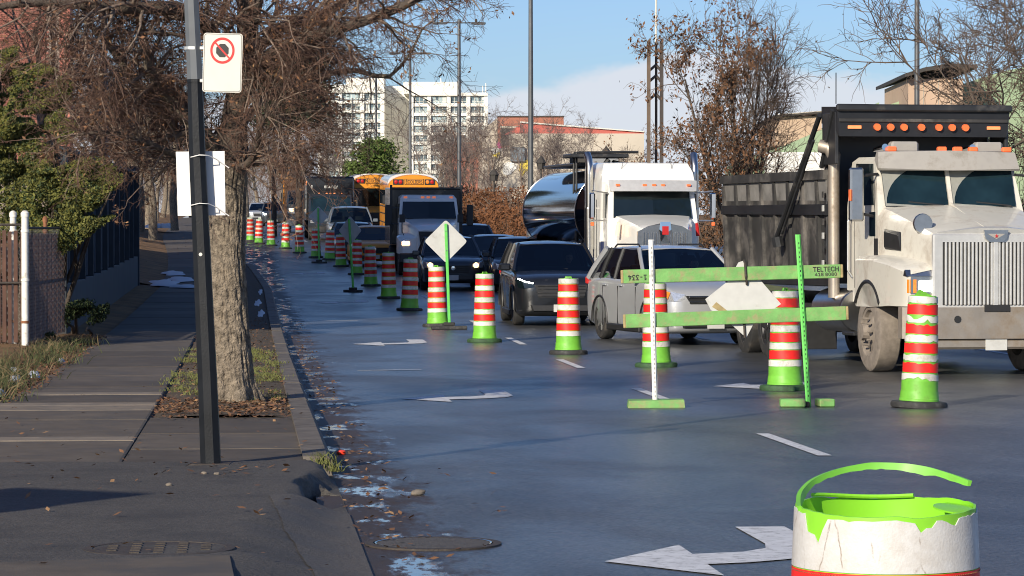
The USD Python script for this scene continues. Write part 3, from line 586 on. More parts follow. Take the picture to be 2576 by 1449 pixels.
O(hall, 'curved_eave', prism(arc, 10, 'xz', (0, .3, 0)), 'dark_trim')
for px in (2330, 2368, 2400): O(hall, 'panel_joint', box((gh(px), .985, (Z_(196) + Z_(300)) / 2), (.03, .03, Z_(196) - Z_(300))), 'far_beige')
O(hall, 'white_wall', box(((gh(1930) + gh(2065)) / 2, -4, zb + (Z_(392) - zb) / 2), (gh(2065) - gh(1880), 1, Z_(392) - zb)), 'mural_white')
bt = T('bell_tower', 'open steel tower of three rusty posts joined by slanting rungs', 'tower', (*at(1648, 118), 0), -YAW); pm = 118 / FOC; zb = zr(118)
mk('corten', (.12, .085, .06), .8, var=.25, scale=2); mk('corten_dark', (.055, .045, .04), .8, var=.25, scale=2)
for px, w, yv, m in ((1632, 9, 0, 'corten'), (1652.5, 6, .55, 'corten'), (1665, 9, .2, 'corten_dark')):
    o = (px - 1648) * pm; O(bt, 'post', prism([(o - w * pm / 2, zb), (o + w * pm / 2, zb), (o + w * pm / 2, ZP(94, 118)), (o - w * pm / 2, ZP(104, 118))], .16, 'xz', (0, yv, 0)), m)
for py in (165, 192, 238):
    a, b, c_ = (1632 - 1648) * pm, (1652 - 1648) * pm, (1665 - 1648) * pm
    O(bt, 'rung', cyl((a, .08, ZP(py + 14, 118)), (b, .6, ZP(py - 4, 118)), .055, n=6), 'corten'); O(bt, 'rung', cyl((b, .6, ZP(py - 4, 118)), (c_, .28, ZP(py + 14, 118)), .055, n=6), 'corten_dark')
fp = T('flagpole', 'thin white flagpole rising behind the steel tower', 'pole', (*at(1650, 126), zr(126)))
O(fp, 'shaft', cyl((0, 0, 0), (0, 0, 16), .06, .04, n=8), 'sign_white', smooth=True); O(fp, 'foot', cyl((0, 0, 0), (0, 0, .3), .14, n=10), 'grey_metal')
shel = T('flat_canopy', 'small grey flat roofed canopy behind the tanker cab', 'shelter', (*at(1510, 132), zr(132)), -YAW); pm = 132 / FOC
h0 = ZP(402, 132) - zr(132)
O(shel, 'roof', cbox((.1, 0, h0 - .0), (1.35, 1.6, .36), .02), 'grey_metal'); O(shel, 'side_roof', cbox((-.95, .1, h0 - .06), (.8, 1.2, .22), .02), 'dark_trim')
for sx_ in (-.5, .6): O(shel, 'post', cyl((sx_, 0, 0), (sx_, 0, h0 - .1), .06, n=8), 'dark_trim')
# ------------------------------------------------------------------ traffic barrels
def barrel(name, label, x, y, z=None, seed=0, base='rubber', core='barrel_green', torn=0.0, tilt=(0, 0), handle=True, group='striped traffic barrels along the closed lane'):
    r = np.random.default_rng(100 + seed)
    b = T(name, label, 'traffic barrel', (x, y, zr(y) if z is None else z), r.uniform(0, 6), tilt[0], group, ry=tilt[1])
    O(b, 'base_ring', lathe([(.19, .0), (.305, .0), (.31, .035), (.295, .06), (.22, .07), (.215, .05)], 28), base, smooth=40)
    O(b, 'lower_body', lathe([(.218, .05), (.216, .09), (.212, .095), (.205, .17), (.20, .18), (.198, .285)], 28), 'barrel_green', smooth=30)
    def rad(z): return .198 - (z - .28) / .92 * .04
    O(b, 'core', lathe([(rad(.27) - .003, .27), (rad(1.19) - .003, 1.19), (rad(1.19) - .02, 1.205), (0, 1.195)], 28), core, smooth=40)
    z0 = .285; a = np.arange(28) / 28 * 2 * PI
    for i in range(9):
        h = .088 if i % 2 == 0 else .12
        rz_ = rad(z0 + h / 2) + (.0015 if i % 2 else .003)
        tq = np.clip(meshkit.fbm(np.stack([np.cos(a) * 2.2 + i * 7, np.sin(a) * 2.2, a * 0 + seed], 1), 3, seed) - .52, 0, 1) * .16 * torn; lo = z0 + .004 + np.abs(r.normal(0, .002, 28)) + tq * (i % 2 == 0); hi = z0 + h - .004 - np.abs(r.normal(0, .0025 + .002 * torn, 28)) - np.roll(tq, 9) * .7
        ring = [np.stack([rz_ * np.cos(a), rz_ * np.sin(a), lo], 1), np.stack([(rz_ - .002) * np.cos(a), (rz_ - .002) * np.sin(a), hi], 1)]
        O(b, 'white_band' if i % 2 == 0 else 'red_band', loft(ring, False), 'barrel_white' if i % 2 == 0 else 'barrel_red', smooth=True)
        z0 += h
    if handle: O(b, 'handle', [tube([(-.06, 0, 1.19), (-.05, 0, 1.225), (.05, 0, 1.225), (.06, 0, 1.19)], .014, 6)], core)
    return b
BG = 'striped traffic barrels along the closed lane'
def bpos(px, s): return at(px, FOC / s)
b_far = [  # px, px per metre, label
    (1975, 208, 'striped barrel behind the right post of the green barricade'), (1651, 175, 'striped barrel in shadow behind the left post of the barricade'),
    (1430, 158, 'striped barrel in front of the black crossover'), (1219, 143, 'striped barrel just left of the black crossover with green foot ring'),
    (1101, 125, 'striped barrel beside the post of the nearest sunlit diamond sign'), (1030, 108, 'shaded striped barrel under the left headlight of the charcoal sedan'),
    (978, 96, 'shaded striped barrel third in line left of the sunlit diamond sign'), (933, 83, 'shaded striped barrel right of the two close to the second diamond sign'),
    (897, 73, 'shaded striped barrel just right of the second diamond sign post'), (858, 67, 'striped barrel just left of the second diamond sign post'),
    (829, 62.5, 'striped barrel between the second and the farthest diamond signs'), (795, 61, 'striped barrel at the post of the farthest diamond sign'),
    (754, 58, 'striped barrel below the brown lorry headlight'), (718, 55, 'fifth striped barrel counted from the far left end of the row'),
    (682, 53, 'third striped barrel counted from the far left end of the row'), (651, 51.5, 'second striped barrel from the far left end of the row'), (630, 49.5, 'farthest left striped barrel beside the big tree trunk')]
proto = barrel('traffic_barrel', b_far[2][2], *bpos(1430, 158), seed=1, base='rubber', group=BG)
greenb = barrel('traffic_barrel', b_far[0][2], *bpos(1975, 208), seed=2, base='rubber_green', torn=.1, group=BG)
for i, (px, s, lab) in enumerate(b_far):
    if px in (1430, 1975): continue
    x, y = bpos(px, s)
    dup(greenb if px in (1219, 1651) else proto, lab, (x, y, zr(y)), i * 1.3, slope(y) * math.cos(i * 1.3) + .014 * math.sin(i * 5.1), BG, s=1.0, ry=.018 * math.cos(i * 3.7))
x, y = bpos(2312, 233)
barrel('traffic_barrel', 'torn striped barrel with peeling bands in front of the white dump truck', x, y, seed=9, torn=1.0, tilt=(-.01, -.035), handle=False, group=BG)
tb = '/World/traffic_barrel_%03d' % (used[('/World', 'traffic_barrel')] - 1)
O(tb, 'torn_lid', hull([(-.13, .02, 1.19), (.05, -.1, 1.2), (.13, .05, 1.19), (.06, .05, 1.275), (.0, .02, 1.23)]), 'barrel_green')

# the nearest barrel, its rim torn open
MAT['barrel_white_worn'] = usdkit.material(stage, '/World/Looks/barrel_white_worn', {
    'tc': ('texture_coordinate', {}), 'm': ('mapping', {'scale': (14.0, 14.0, 4.0)}), 'd': ('noise_texture', {'scale': 26.0, 'detail': 4.0}), 'v': ('voronoi_texture', {'feature': 'distance_to_edge', 'scale': 1.6}), 'md': ('mix_color', {'fac': .16}),
    'cr': ('map_range', {'from_min': .0, 'from_max': .03, 'to_min': 1., 'to_max': 0., 'clamp': True}), 'n': ('noise_texture', {'scale': 12.0, 'detail': 6.0, 'roughness': .7}), 'nr': ('map_range', {'range_type': 'smoothstep', 'from_min': .50, 'from_max': .64, 'to_min': 0., 'to_max': .85, 'clamp': True}), 'mu': ('math', {'math_type': 'multiply'}),
    'n2': ('noise_texture', {'scale': 30.0, 'detail': 6.0, 'roughness': .75}), 'n2r': ('map_range', {'from_min': .35, 'from_max': .7, 'clamp': True}), 'base': ('mix_color', {'a': (.60, .59, .57), 'b': (.50, .47, .43)}), 'c': ('mix_color', {'b': (.20, .14, .09)}),
    'hx': ('noise_texture', {'scale': 190.0, 'detail': 1.0}), 'b': ('bump', {'strength': .25, 'distance': .002}), 'p': ('principled_bsdf', {'roughness': .5, 'coat_weight': .25}),
}, [('tc.object', 'm.vector'), ('m.vector', 'md.a'), ('tc.object', 'd.vector'), ('d.color', 'md.b'), ('md.result', 'v.vector'), ('v.distance', 'cr.value'), ('tc.object', 'n.vector'), ('n.fac', 'nr.value'), ('cr.result', 'mu.value1'), ('nr.result', 'mu.value2'), ('tc.object', 'n2.vector'), ('n2.fac', 'n2r.value'), ('n2r.result', 'base.fac'),
    ('base.result', 'c.a'), ('mu.value', 'c.fac'), ('c.result', 'p.base_color'), ('tc.object', 'hx.vector'), ('hx.fac', 'b.height'), ('b.normal', 'p.normal')], surface='p.BSDF')
nx, ny = at(2228, 5.25)
nb = T('open_barrel', 'nearest barrel, its green rim torn off and curling above the open top', 'traffic barrel', (nx, ny, 0.0), -YAW)
N = 96; a = np.arange(N) / N * 2 * PI; r = np.random.default_rng(5)
top = 1.213; R0 = .1585
n1 = meshkit.fbm(np.stack([np.cos(a) * 3, np.sin(a) * 3, a * 0], 1), 3, 3) - .5
front = np.clip(-np.sin(a), 0, 1)
rim = top + .012 * n1 - .010 * front ** 2
ringR = lambda z: R0 + (1.2 - z) / .92 * .04
def ring(zv, dr): R_ = ringR(zv) + dr; return np.stack([R_ * np.cos(a), R_ * np.sin(a), zv], 1)
O(nb, 'core', loft([ring(np.full(N, .27), .0), ring(np.full(N, 1.1), 0), ring(rim, 0), ring(rim + .0005, -.004), ring(np.full(N, 1.165), -.004), ring(np.full(N, 1.15), -.008), ring(np.full(N, .6), -.006), ring(np.full(N, .3), -.006)], False), 'barrel_green_in', smooth=35)
O(nb, 'base_ring', lathe([(.19, .0), (.305, .0), (.31, .035), (.295, .06), (.22, .07), (.215, .05)], 40), 'rubber', smooth=40)
O(nb, 'lower_body', lathe([(.218, .05), (.216, .09), (.205, .17), (.198, .285)], 40), 'barrel_green', smooth=30)
Rn = r.normal(0, 1, N)
tear = np.zeros(N)
def notch(c, w, dpt):
    dd = (a - c + PI) % (2 * PI) - PI; t = np.clip(1 - np.abs(dd) / w, 0, 1); return dpt * np.minimum(t * 3.2, 1) * (.8 + .25 * np.sin(a * 37))
tear = .002 + .0018 * np.abs(Rn) + notch(math.radians(214), .17, .043) + notch(math.radians(288), .10, .016) + notch(math.radians(308), .08, .016) + notch(math.radians(330), .07, .006) + notch(math.radians(60), .3, .012)
zt = rim - .004 - tear; zl = 1.21 - .103
def sag(z): return z + 0 * a
O(nb, 'white_band', loft([ring(np.full(N, zl), .0022), ring(zt * .5 + zl * .5, .0022), ring(zt, .0022), ring(zt + .0004, .0004)], False), 'barrel_white_worn', smooth=35)
O(nb, 'red_band', loft([ring(np.full(N, zl - .125), .0016), ring(np.full(N, zl - .002), .0016)], False), 'barrel_red', smooth=True)
zz_ = zl - .125
for i in range(7):
    h = .088 if i % 2 == 0 else .12
    O(nb, 'white_band' if i % 2 == 0 else 'red_band', loft([ring(np.full(N, zz_ - h), .002), ring(np.full(N, zz_ - .003), .002)], False), 'barrel_white' if i % 2 == 0 else 'barrel_red', smooth=True); zz_ -= h
# seam and stitch dots of the red band
O(nb, 'stitching', [box((math.cos(t) * (ringR(zl) + .0022), math.sin(t) * (ringR(zl) + .0022), zl - .006), (.0022, .0022, .0014), (0, 0, t)) for t in np.linspace(PI * 1.02, PI * 1.98, 90)], 'rust')
# the torn rim strip: starts at the left rim and curls over the opening
kp = np.array([(-.155, -.035, 1.210), (-.150, .02, 1.224), (-.128, .075, 1.243), (-.09, .115, 1.258), (-.045, .138, 1.268), (.0, .15, 1.273), (.045, .146, 1.272), (.085, .13, 1.268), (.125, .10, 1.258), (.158, .06, 1.247)])
tt = np.linspace(0, 1, 44); f_ = [PchipInterpolator(np.linspace(0, 1, len(kp)), kp[:, k]) for k in range(3)]; K = np.stack([f(tt) for f in f_], 1)
wid = .0055 + .004 * np.interp(tt, [0, .06, .16, .2, .3, .6, .72, .80, .83, .9, 1], [1.5, 1.2, 1.5, .3, .1, .5, 1.1, 1.5, .25, .3, .2]) + .0006 * r.normal(size=44)
tn = np.gradient(K, axis=0); tn /= np.linalg.norm(tn, axis=1, keepdims=True); out = np.stack([K[:, 0], K[:, 1], 0 * tt], 1); out /= np.linalg.norm(out, axis=1, keepdims=True)
dn = np.array([0, 0, -1.0]) + .25 * -out; up_ = -dn
rings = []
for k in range(44):
    o_, w_ = out[k], wid[k]; c_ = K[k]
    rings.append(np.array([c_ + o_ * .004 + up_[k] * .003, c_ - o_ * .004 + up_[k] * .004, c_ - o_ * .003 + dn[k] * w_ * 1.1, c_ + o_ * .003 + dn[k] * w_ * 1.1]))
O(nb, 'torn_rim', loft(rings), 'barrel_green', smooth=40)
# broken back rim lip and a flap at the right
lip = [(.149 * math.cos(t), .149 * math.sin(t), 1.219 + .004 * math.sin(t * 3)) for t in np.linspace(1.1, 2.5, 14)]
O(nb, 'broken_lip', tube(lip, .004, 6), 'barrel_green_in')
flap = [(.152 * math.cos(t), .152 * math.sin(t), 1.214 - .006 * math.cos(t)) for t in np.linspace(-.5, .75, 12)]; inner = [(.152 * math.cos(t) * (1 - .42 * math.sin((t + .5) / 1.25 * PI)), .152 * math.sin(t) * (1 - .2 * math.sin((t + .5) / 1.25 * PI)), 1.206 + .004 * math.sin(t * 4)) for t in np.linspace(-.5, .75, 12)]
V = np.array([p for pr in zip(flap, inner) for p in pr]); V = np.vstack([V, V - [0, 0, .003]]); n_ = 24
FF = [];
for i in range(11):
    q = 2 * i; FF += [(q, q + 1, q + 3), (q, q + 3, q + 2), (q + n_, q + 3 + n_, q + 1 + n_), (q + n_, q + 2 + n_, q + 3 + n_), (q + 1, q + 1 + n_, q + 3 + n_), (q + 1, q + 3 + n_, q + 3)]
O(nb, 'rim_flap', (V, np.array(FF)), 'barrel_green_in', smooth=50)

# ------------------------------------------------------------------ diamond signs seen from behind
def diamond_sign(name, label, px, d, pxc, pyc, size, yaw, wood=False, lean=0.0, foot=.5):
    x, y = at(px, d); zg = zr(y); zc_ = ZP(pyc, d) - zg; xc_ = (pxc - px) / FOC * d
    b = T(name, label, 'road sign', (x, y, zg), -YAW + yaw)
    h = size / math.sqrt(2); P4 = [(-h, 0), (0, -h), (h, 0), (0, h)]
    pl = Polygon(P4).buffer(-.05).buffer(.05)
    O(b, 'panel', prism(pl, .012, 'xz', (xc_, .035, zc_)), 'sign_back')
    topz = zc_ + h * .78
    O(b, 'post', cbox(((xc_) / 2 - .0, .0, topz / 2 + .03), (.055, .05, topz - .03), .008, (0, math.atan2(xc_, zc_) * 1.0, 0)), 'steel_green' if not wood else 'wood_green')
    for z in (zc_ - .18, zc_ + .2): O(b, 'bolt', cyl((xc_ * z / zc_, -.032, z), (xc_ * z / zc_, -.02, z), .012, n=6), 'chrome_dull')
    O(b, 'foot', cbox((0, 0, .035), (foot * 1.0, .16, .07), .012), 'rubber'); O(b, 'foot', cbox((0, 0, .105), (.22, .12, .07), .012), 'rubber')
    return b
diamond_sign('diamond_sign', 'nearest diamond sign back, half in sunlight on a green post', 1130, 58.5, 1122, 607, .60, .12, foot=.7)
diamond_sign('diamond_sign', 'shaded diamond sign back with turned face, second behind the barrels', 888, 84, 876, 580, .58, -.62, foot=.6)
diamond_sign('diamond_sign', 'farthest small diamond sign back in front of the black lorry', 803, 116, 800, 545, .58, -.3, foot=.6)

# ------------------------------------------------------------------ green barricade
bx, by = at(1835, 32.2)
bar = T('barricade', 'green two plank barricade on a white and a green steel post', 'barricade', (bx, by, zr(by)), -YAW + .05)
mpp = 32.2 / FOC
def bX(px): return (px - 1835) * mpp
def bZ(py): return ZP(py, 32.2) - zr(by)
def upost(x0, x1, h, m):
    pr = [(-.028, .018), (-.028, .0), (-.014, -.004), (-.014, -.022), (.014, -.022), (.014, -.004), (.028, 0), (.028, .018), (.02, .018), (.02, .008), (.008, .002), (.008, -.014), (-.008, -.014), (-.008, .002), (-.02, .008), (-.02, .018)]
    v, f = prism(pr, h, 'xy'); v[:, 0] += x0 + (x1 - x0) * v[:, 2] / h; p = O(bar, 'post', (v, f), m)
    O(p, 'holes', [cbox((x0 + (x1 - x0) * z / h, -.0235, z), (.009, .004, .022), .001) for z in np.arange(.12, h - .05, .05)], 'ink' if 'green' in m else 'visor_dull', kind='stuff')
upost(bX(1648), bX(1637), bZ(603), 'steel_white'); upost(bX(2036), bX(2008), bZ(590), 'steel_green')
def plank(x0, z0, x1, z1, hgt, y0, nm, end):
    ang = math.atan2(z1 - z0, x1 - x0); L_ = math.hypot(x1 - x0, z1 - z0)
    p = O(bar, nm, cbox(((x0 + x1) / 2, y0, (z0 + z1) / 2), (L_, .038, hgt), .006, (0, -ang, 0)), 'wood_green')
    for s_ in ((-1, 1) if end else ()):
        c_ = np.array([(x0 + x1) / 2, y0, (z0 + z1) / 2]) + rotm(ry=-ang) @ np.array([s_ * (L_ / 2 + .012), 0, 0])
        O(p, 'plank_end', cbox(c_, (.03, .036, hgt * .98), .008, (0, -ang, 0)), 'wood_green_end')
    return p, ang
p1, an = plank(bX(1568), bZ(696), bX(2118), bZ(682), .148, .045, 'plank', True)
p2, an2 = plank(bX(1574), bZ(808), bX(2132), bZ(788), .150, .042, 'plank', True)
R_ = rotm(ry=-an)
O(p1, 'stencil', mv(text('TELTECH', .05, (0, 0, 0), .003, w=.28), (bX(2080), .0245, bZ(677)), R_), 'ink'); O(p1, 'stencil', mv(text('418 8080', .034, (0, 0, 0), .003, w=.24), (bX(2080), .0245, bZ(690)), R_), 'dark_trim')
O(p1, 'stencil', mv(text('1-334', .055, (0, 0, 0), .003, w=.2), (bX(1603), .0245, bZ(698)), R_ @ rotm(ry=PI)), 'ink')
for (px, side) in ((1648, 0), (2030, 1)):
    xx = bX(px)
    if side == 0: f_ = O(bar, 'foot', hull([(xx - .31, -.16, 0), (xx + .31, -.12, 0), (xx + .32, .17, 0), (xx - .29, .2, 0), (xx - .30, -.15, .075), (xx + .30, -.11, .085), (xx + .31, .16, .085), (xx - .28, .19, .08)]), 'wood_green')
    else:
        O(bar, 'foot', cbox((xx - .155, -.02, .045), (.27, .26, .085), .012, (0, 0, -.08)), 'wood_green'); O(bar, 'foot', cbox((xx + .205, .02, .045), (.17, .24, .085), .012, (0, 0, .1)), 'wood_green')
        O(bar, 'socket', cbox((xx + .0, 0, .03), (.05, .2, .055), .008), 'iron')
sg = T('octagon_panel', 'stretched white panel wired to the back of the barricade planks', 'road sign', (bx, by, zr(by)), -YAW + .05)
pp = Polygon([(bX(x), bZ(y)) for x, y in ((1776, 753), (1835, 706), (1860, 660), (1872, 656), (1890, 690), (1915, 704), (1968, 765), (1900, 812), (1880, 850), (1866, 838), (1840, 815), (1790, 780))]).buffer(.03).buffer(-.03)
O(sg, 'panel', prism(pp, .01, 'xz', (0, .075, 0)), 'sign_back'); O(sg, 'tape', prism([(bX(1793), bZ(772)), (bX(1804), bZ(760)), (bX(1842), bZ(790)), (bX(1838), bZ(800))], .004, 'xz', (0, .071, 0)), 'wood_green_end')
O(sg, 'strap', tube([(bX(1874), .07, bZ(655)), (bX(1875), .018, bZ(662)), (bX(1877), .015, bZ(695)), (bX(1881), .06, bZ(716))], .014, 6), 'iron'); O(sg, 'strap', tube([(bX(1874), .07, bZ(805)), (bX(1876), .06, bZ(850))], .014, 6), 'iron')

# ------------------------------------------------------------------ the black post with its signs
PD = 21.6; px0, py0 = at(530, PD); zg = PH
def U(px, py): return ((px - 530) / FOC * PD, ZP(py, PD) - zg)
pole = T('lamp_column', 'leaning black painted steel post standing on the pavement', 'pole', (px0, py0, zg), -YAW)
P_ = [(530, 1172), (522, 960), (508, 640), (497, 400), (491, 200), (482, 0), (470, -260), (455, -700)]
def oct_(c, r_, z, y=0): aa = np.arange(8) / 8 * 2 * PI + PI / 8; return np.stack([c + r_ * np.cos(aa), y + r_ * np.sin(aa), np.full(8, z)], 1)
def W_(py): return np.interp(py, [-700, 0, 400, 800, 1172], [26, 34, 40, 45, 50]) / FOC * PD / 2 / math.cos(PI / 8)
O(pole, 'shaft', loft([oct_(U(px, py)[0], W_(py), U(px, py)[1]) for px, py in P_]), 'pole_black')
O(pole, 'upper_sleeve', loft([oct_(U(px, py)[0], W_(py) + .001, U(px, py)[1]) for px, py in P_[4:]]), 'pole_grey')  # upper length of the shaft in lighter grey
O(pole, 'base_plate', cbox((0, 0, .012), (.3, .3, .024), .006), 'iron')
O(pole, 'rivet', cyl((U(507, 640)[0], -.068, U(507, 640)[1]), (U(507, 640)[0], -.056, U(507, 640)[1]), .013, n=10), 'sign_white')
for py in (122, 204):
    c_, z = U(491 - (204 - py) * .08, py); O(pole, 'band_clamp', loft([oct_(c_, W_(py) + .004, z - .011), oct_(c_, W_(py) + .004, z + .011)]), 'galv' if py == 122 else 'pole_black')
    O(pole, 'bracket', cbox((U(513, py)[0], -.03, z), (.05, .03, .025), .004), 'galv')
ns = T('no_stopping_sign', 'white no stopping sign with a red ring and black octagon', 'road sign', (px0, py0 - .075, zg), -YAW)
c_ = U(560.5, 160); W2, H2 = 98 / FOC * PD, 148 / FOC * PD
def rr(w, h, b): return Polygon([(-w / 2, -h / 2), (w / 2, -h / 2), (w / 2, h / 2), (-w / 2, h / 2)]).buffer(-b).buffer(b)
rot = rotm(ry=math.radians(1.6))
def on(m, off=(0, 0, 0)): return mv(mv(m, off), (c_[0], 0, c_[1]), rot)
O(ns, 'panel', on(prism(rr(W2, H2, .022), .004, 'xz')), 'sign_white')
O(ns, 'border', on(prism(rr(W2 - .012, H2 - .012, .018).difference(rr(W2 - .018, H2 - .018, .016)), .001, 'xz'), (0, -.0012, 0)), 'ink')
import shapely.affinity as aff
from shapely.geometry import Point
cc = (-.003, .088)
O(ns, 'octagon', on(prism([(cc[0] + .049 * math.cos(PI / 8 + k * PI / 4), cc[1] + .052 * math.sin(PI / 8 + k * PI / 4)) for k in range(8)], .001, 'xz'), (0, -.0012, 0)), 'ink')
O(ns, 'red_ring', on(prism(aff.scale(Point(*cc).buffer(.088, 20).difference(Point(*cc).buffer(.071, 20)), 1, 1.08), .001, 'xz'), (0, -.0016, 0)), 'sign_red')
O(ns, 'red_slash', on(box((cc[0], -.0018, cc[1]), (.155, .001, .012), (0, PI / 4 + .03, 0))), 'sign_red')
wb = T('blank_board', 'blank white board tied behind the post with cable ties', 'sign', (px0, py0 + .07, zg), -YAW)
q = [U(442, 381), U(565, 379), U(567, 541), U(447, 543)]
O(wb, 'panel', prism([q[0], q[3], q[2], q[1]], .006, 'xz'), 'board_white')
for py in (392, 513):
    a_, b_ = U(482, py + 4), U(577, py + 30); m_ = U(507, py - 1); w_ = W_(py) + .006
    O(wb, 'cable_tie', tube([(a_[0], .0 - .02, a_[1] - .01), (a_[0] + .008, -.12, a_[1]), (m_[0], -.148, m_[1]), (U(528, py)[0], -.135, U(528, py)[1]), (U(545, py + 6)[0], -.03, U(545, py + 8)[1]), (b_[0], -.02, b_[1])], .0042, 6), 'board_white', smooth=True)
# post and board that throw the shadow at the lower left
sp = T('roadside_board', 'roadside board on a post left of the camera', 'sign', (-5.94, 11.74, 0), -SUN_AZ)
O(sp, 'post', cyl((0, 0, -.2), (0, 0, 3.6), .06, n=10), 'galv'); O(sp, 'panel', cbox((0, .08, 3.35), (1.07, .03, 1.15), .01), 'sign_back'); O(sp, 'panel', cbox((-.80, .08, 3.0), (.52, .03, .8), .01), 'sign_back'); O(sp, 'tie_bar', cbox((-.4, .05, 3.1), (1.2, .03, .06), .01), 'galv')

# ------------------------------------------------------------------ lamp posts on the median
LAB = ['thick lamp post behind the tanker, its head out of the picture', 'tallest double headed lamp post, nearest whole one on the median', 'second double headed lamp post, in front of the tower block recess', 'third double headed lamp post, before the left wing of the tower block', 'farthest short double headed lamp post beside the dark conifer']
def lamp_post():
    t = T('street_lamp', LAB[0], 'street lamp', (0, 0, 0), 0, 0, 'double headed lamps along the median')
    O(t, 'shaft', cyl((0, 0, 0), (0, 0, 12.2), .13, .09, n=12), 'lamp_post', smooth=40); O(t, 'base', cyl((0, 0, 0), (0, 0, 1.2), .2, .18, n=12), 'lamp_post', smooth=40)
    O(t, 'crossarm', cyl((-.75, 0, 12.1), (.75, 0, 12.1), .035, n=8), 'lamp_post'); O(t, 'cap', cyl((0, 0, 12.15), (0, 0, 12.3), .1, n=10), 'lamp_post')
    for s_ in (-1, 1):
        h = O(t, 'lamp_head', cbox((s_ * 1.08, 0, 12.07), (.8, .3, .13), .04), 'lamp_post'); O(h, 'photocell', cyl((s_ * .95, 0, 12.13), (s_ * .95, 0, 12.33), .07, .05, n=8), 'dark_trim'); O(h, 'lens', box((s_ * 1.12, 0, 12.0), (.5, .22, .02)), 'lens')
    return t
l0 = lamp_post()
for i, (px, d) in enumerate([(1335, 128), (1155, 166), (1032, 212), (946, 258), (887, 305)]):
    p_ = G(px, d, .14)
    if i == 0: place(UsdGeom.Xform.Get(stage, l0), p_)
    else: dup(l0, LAB[i], p_, group='double headed lamps along the median', s=(1, 1, [1, .97, 1.0, 1.0, .98][i]))
sl = T('tall_pole', 'slim dark pole rising behind the dump truck into the sky', 'pole', G(2306, 100, .15))
O(sl, 'shaft', cyl((0, 0, 0), (0, 0, 14), .10, .075, n=12), 'lamp_post', smooth=40); O(sl, 'base', cyl((0, 0, 0), (0, 0, 1), .16, n=12), 'lamp_post')
def lantern(label, px, py, d):
    x, y = at(px, d); h = ZP(py, d) - zr(y); t = T('park_lantern', label, 'street lamp', (x, y, zr(y)), 0, 0, 'small black lantern posts')
    O(t, 'shaft', cyl((0, 0, 0), (0, 0, h - .2), .05, .04, n=8), 'dark_trim'); O(t, 'lantern', lathe([(.06, h - .3), (.17, h - .02), (.16, h + .02)], 8), 'hotel_blind'); O(t, 'hood', lathe([(.26, h), (.2, h + .12), (.05, h + .3), (0, h + .38)], 10), 'dark_trim'); O(t, 'bracket', cyl((0, 0, h - .3), (0, 0, h), .18, .22, n=6), 'dark_trim')
lantern('black lantern peeking over the grey canopy by the tanker', 1525, 386, 140); lantern('black lantern left of the tanker tank top', 1361, 410, 145); lantern('black lantern nearest the mural wall, above the hedge', 1243, 440, 150)
# ------------------------------------------------------------------ vehicles (front faces -y at y = 0, base z = 0)
def wheel(parent, x, y, r, w, side, dusty=False, spokes=5, rimm='rim', deep=.03):
    """side: -1 outer face towards -x."""
    prof = [(r * .62, -w / 2), (r * .9, -w / 2), (r * .985, -w / 2 + .03), (r, -w * .2), (r, w * .2), (r * .985, w / 2 - .03), (r * .9, w / 2), (r * .62, w / 2), (r * .6, w / 2 - .04), (r * .6, -w / 2 + .04)]
    R_ = rotm(ry=PI / 2)
    t = O(parent, 'wheel', mv(lathe(prof + prof[:1], 28), (x, y, r), R_), 'tyre_dusty' if dusty else 'tyre', smooth=40)
    rm = [lathe([(r * .61, -w / 2 + .01), (r * .61, w / 2 - .01), (r * .55, w / 2 - .02), (r * .52, w / 2 - .07), (r * .16, w / 2 - .09 + deep), (0, w / 2 - .085 + deep)], 24)]
    if side < 0: rm = [mv(m, rot=(0, PI, 0)) for m in rm]
    O(t, 'rim', [mv(m, (x, y, r), R_) for m in rm], 'black_plastic' if not dusty else 'tyre_dusty', smooth=40)
    sp = []
    xo = x + side * (w / 2 - .035 + (deep if dusty else 0))
    for k in range(spokes):
        a_ = k * 2 * PI / spokes; c_, s_ = math.cos(a_), math.sin(a_)
        sp.append(mv(cbox((0, 0, r * .33), (.03, r * .17, r * .5), .012), (xo, y, r), (a_, 0, 0)))
    if dusty:
        sp = [cyl((xo - side * .06, y + r * .34 * math.cos(q), r + r * .34 * math.sin(q)), (xo - side * .005, y + r * .34 * math.cos(q), r + r * .34 * math.sin(q)), r * .035, n=6) for q in np.arange(10) * PI / 5] + [cyl((xo - side * .08, y, r), (xo + side * .03, y, r), r * .22, r * .19, n=14)]
    sp.append(cyl((xo - side * .02, y, r), (xo + side * .025, y, r), r * .17, r * .13, n=12))
    O(t, 'spokes', sp, rimm)
def section(y, hw, zb, zt, round_=.1, n2=0):
    h = zt - zb; h1 = min(.16, h * .3)
    half = [(0.0, zb), (hw * .86, zb), (hw * .955, zb + h1 * .35), (hw * .985, zb + h1), (hw, zb + h * .55), (hw * .985, zt - min(.14, h * .28)), (hw * .945, zt - min(.05, h * .1)), (hw * .86, zt - .012), (hw * .5, zt + .012), (0.0, zt + .018)]
    pts = half + [(-x, z) for x, z in half[-2:0:-1]]
    return np.array([(x, y, z) for x, z in pts])
def to_manifold(m):
    return manifold3d.Manifold(manifold3d.Mesh(np.asarray(m[0], np.float32), np.asarray(m[1], np.uint32)))
def carve(m, cutters):
    a = to_manifold(m)
    if a.is_empty(): return m
    for c_ in cutters: a = a - to_manifold(c_)
    q = a.to_mesh(); return np.array(q.vert_properties[:, :3], float), np.array(q.tri_verts)
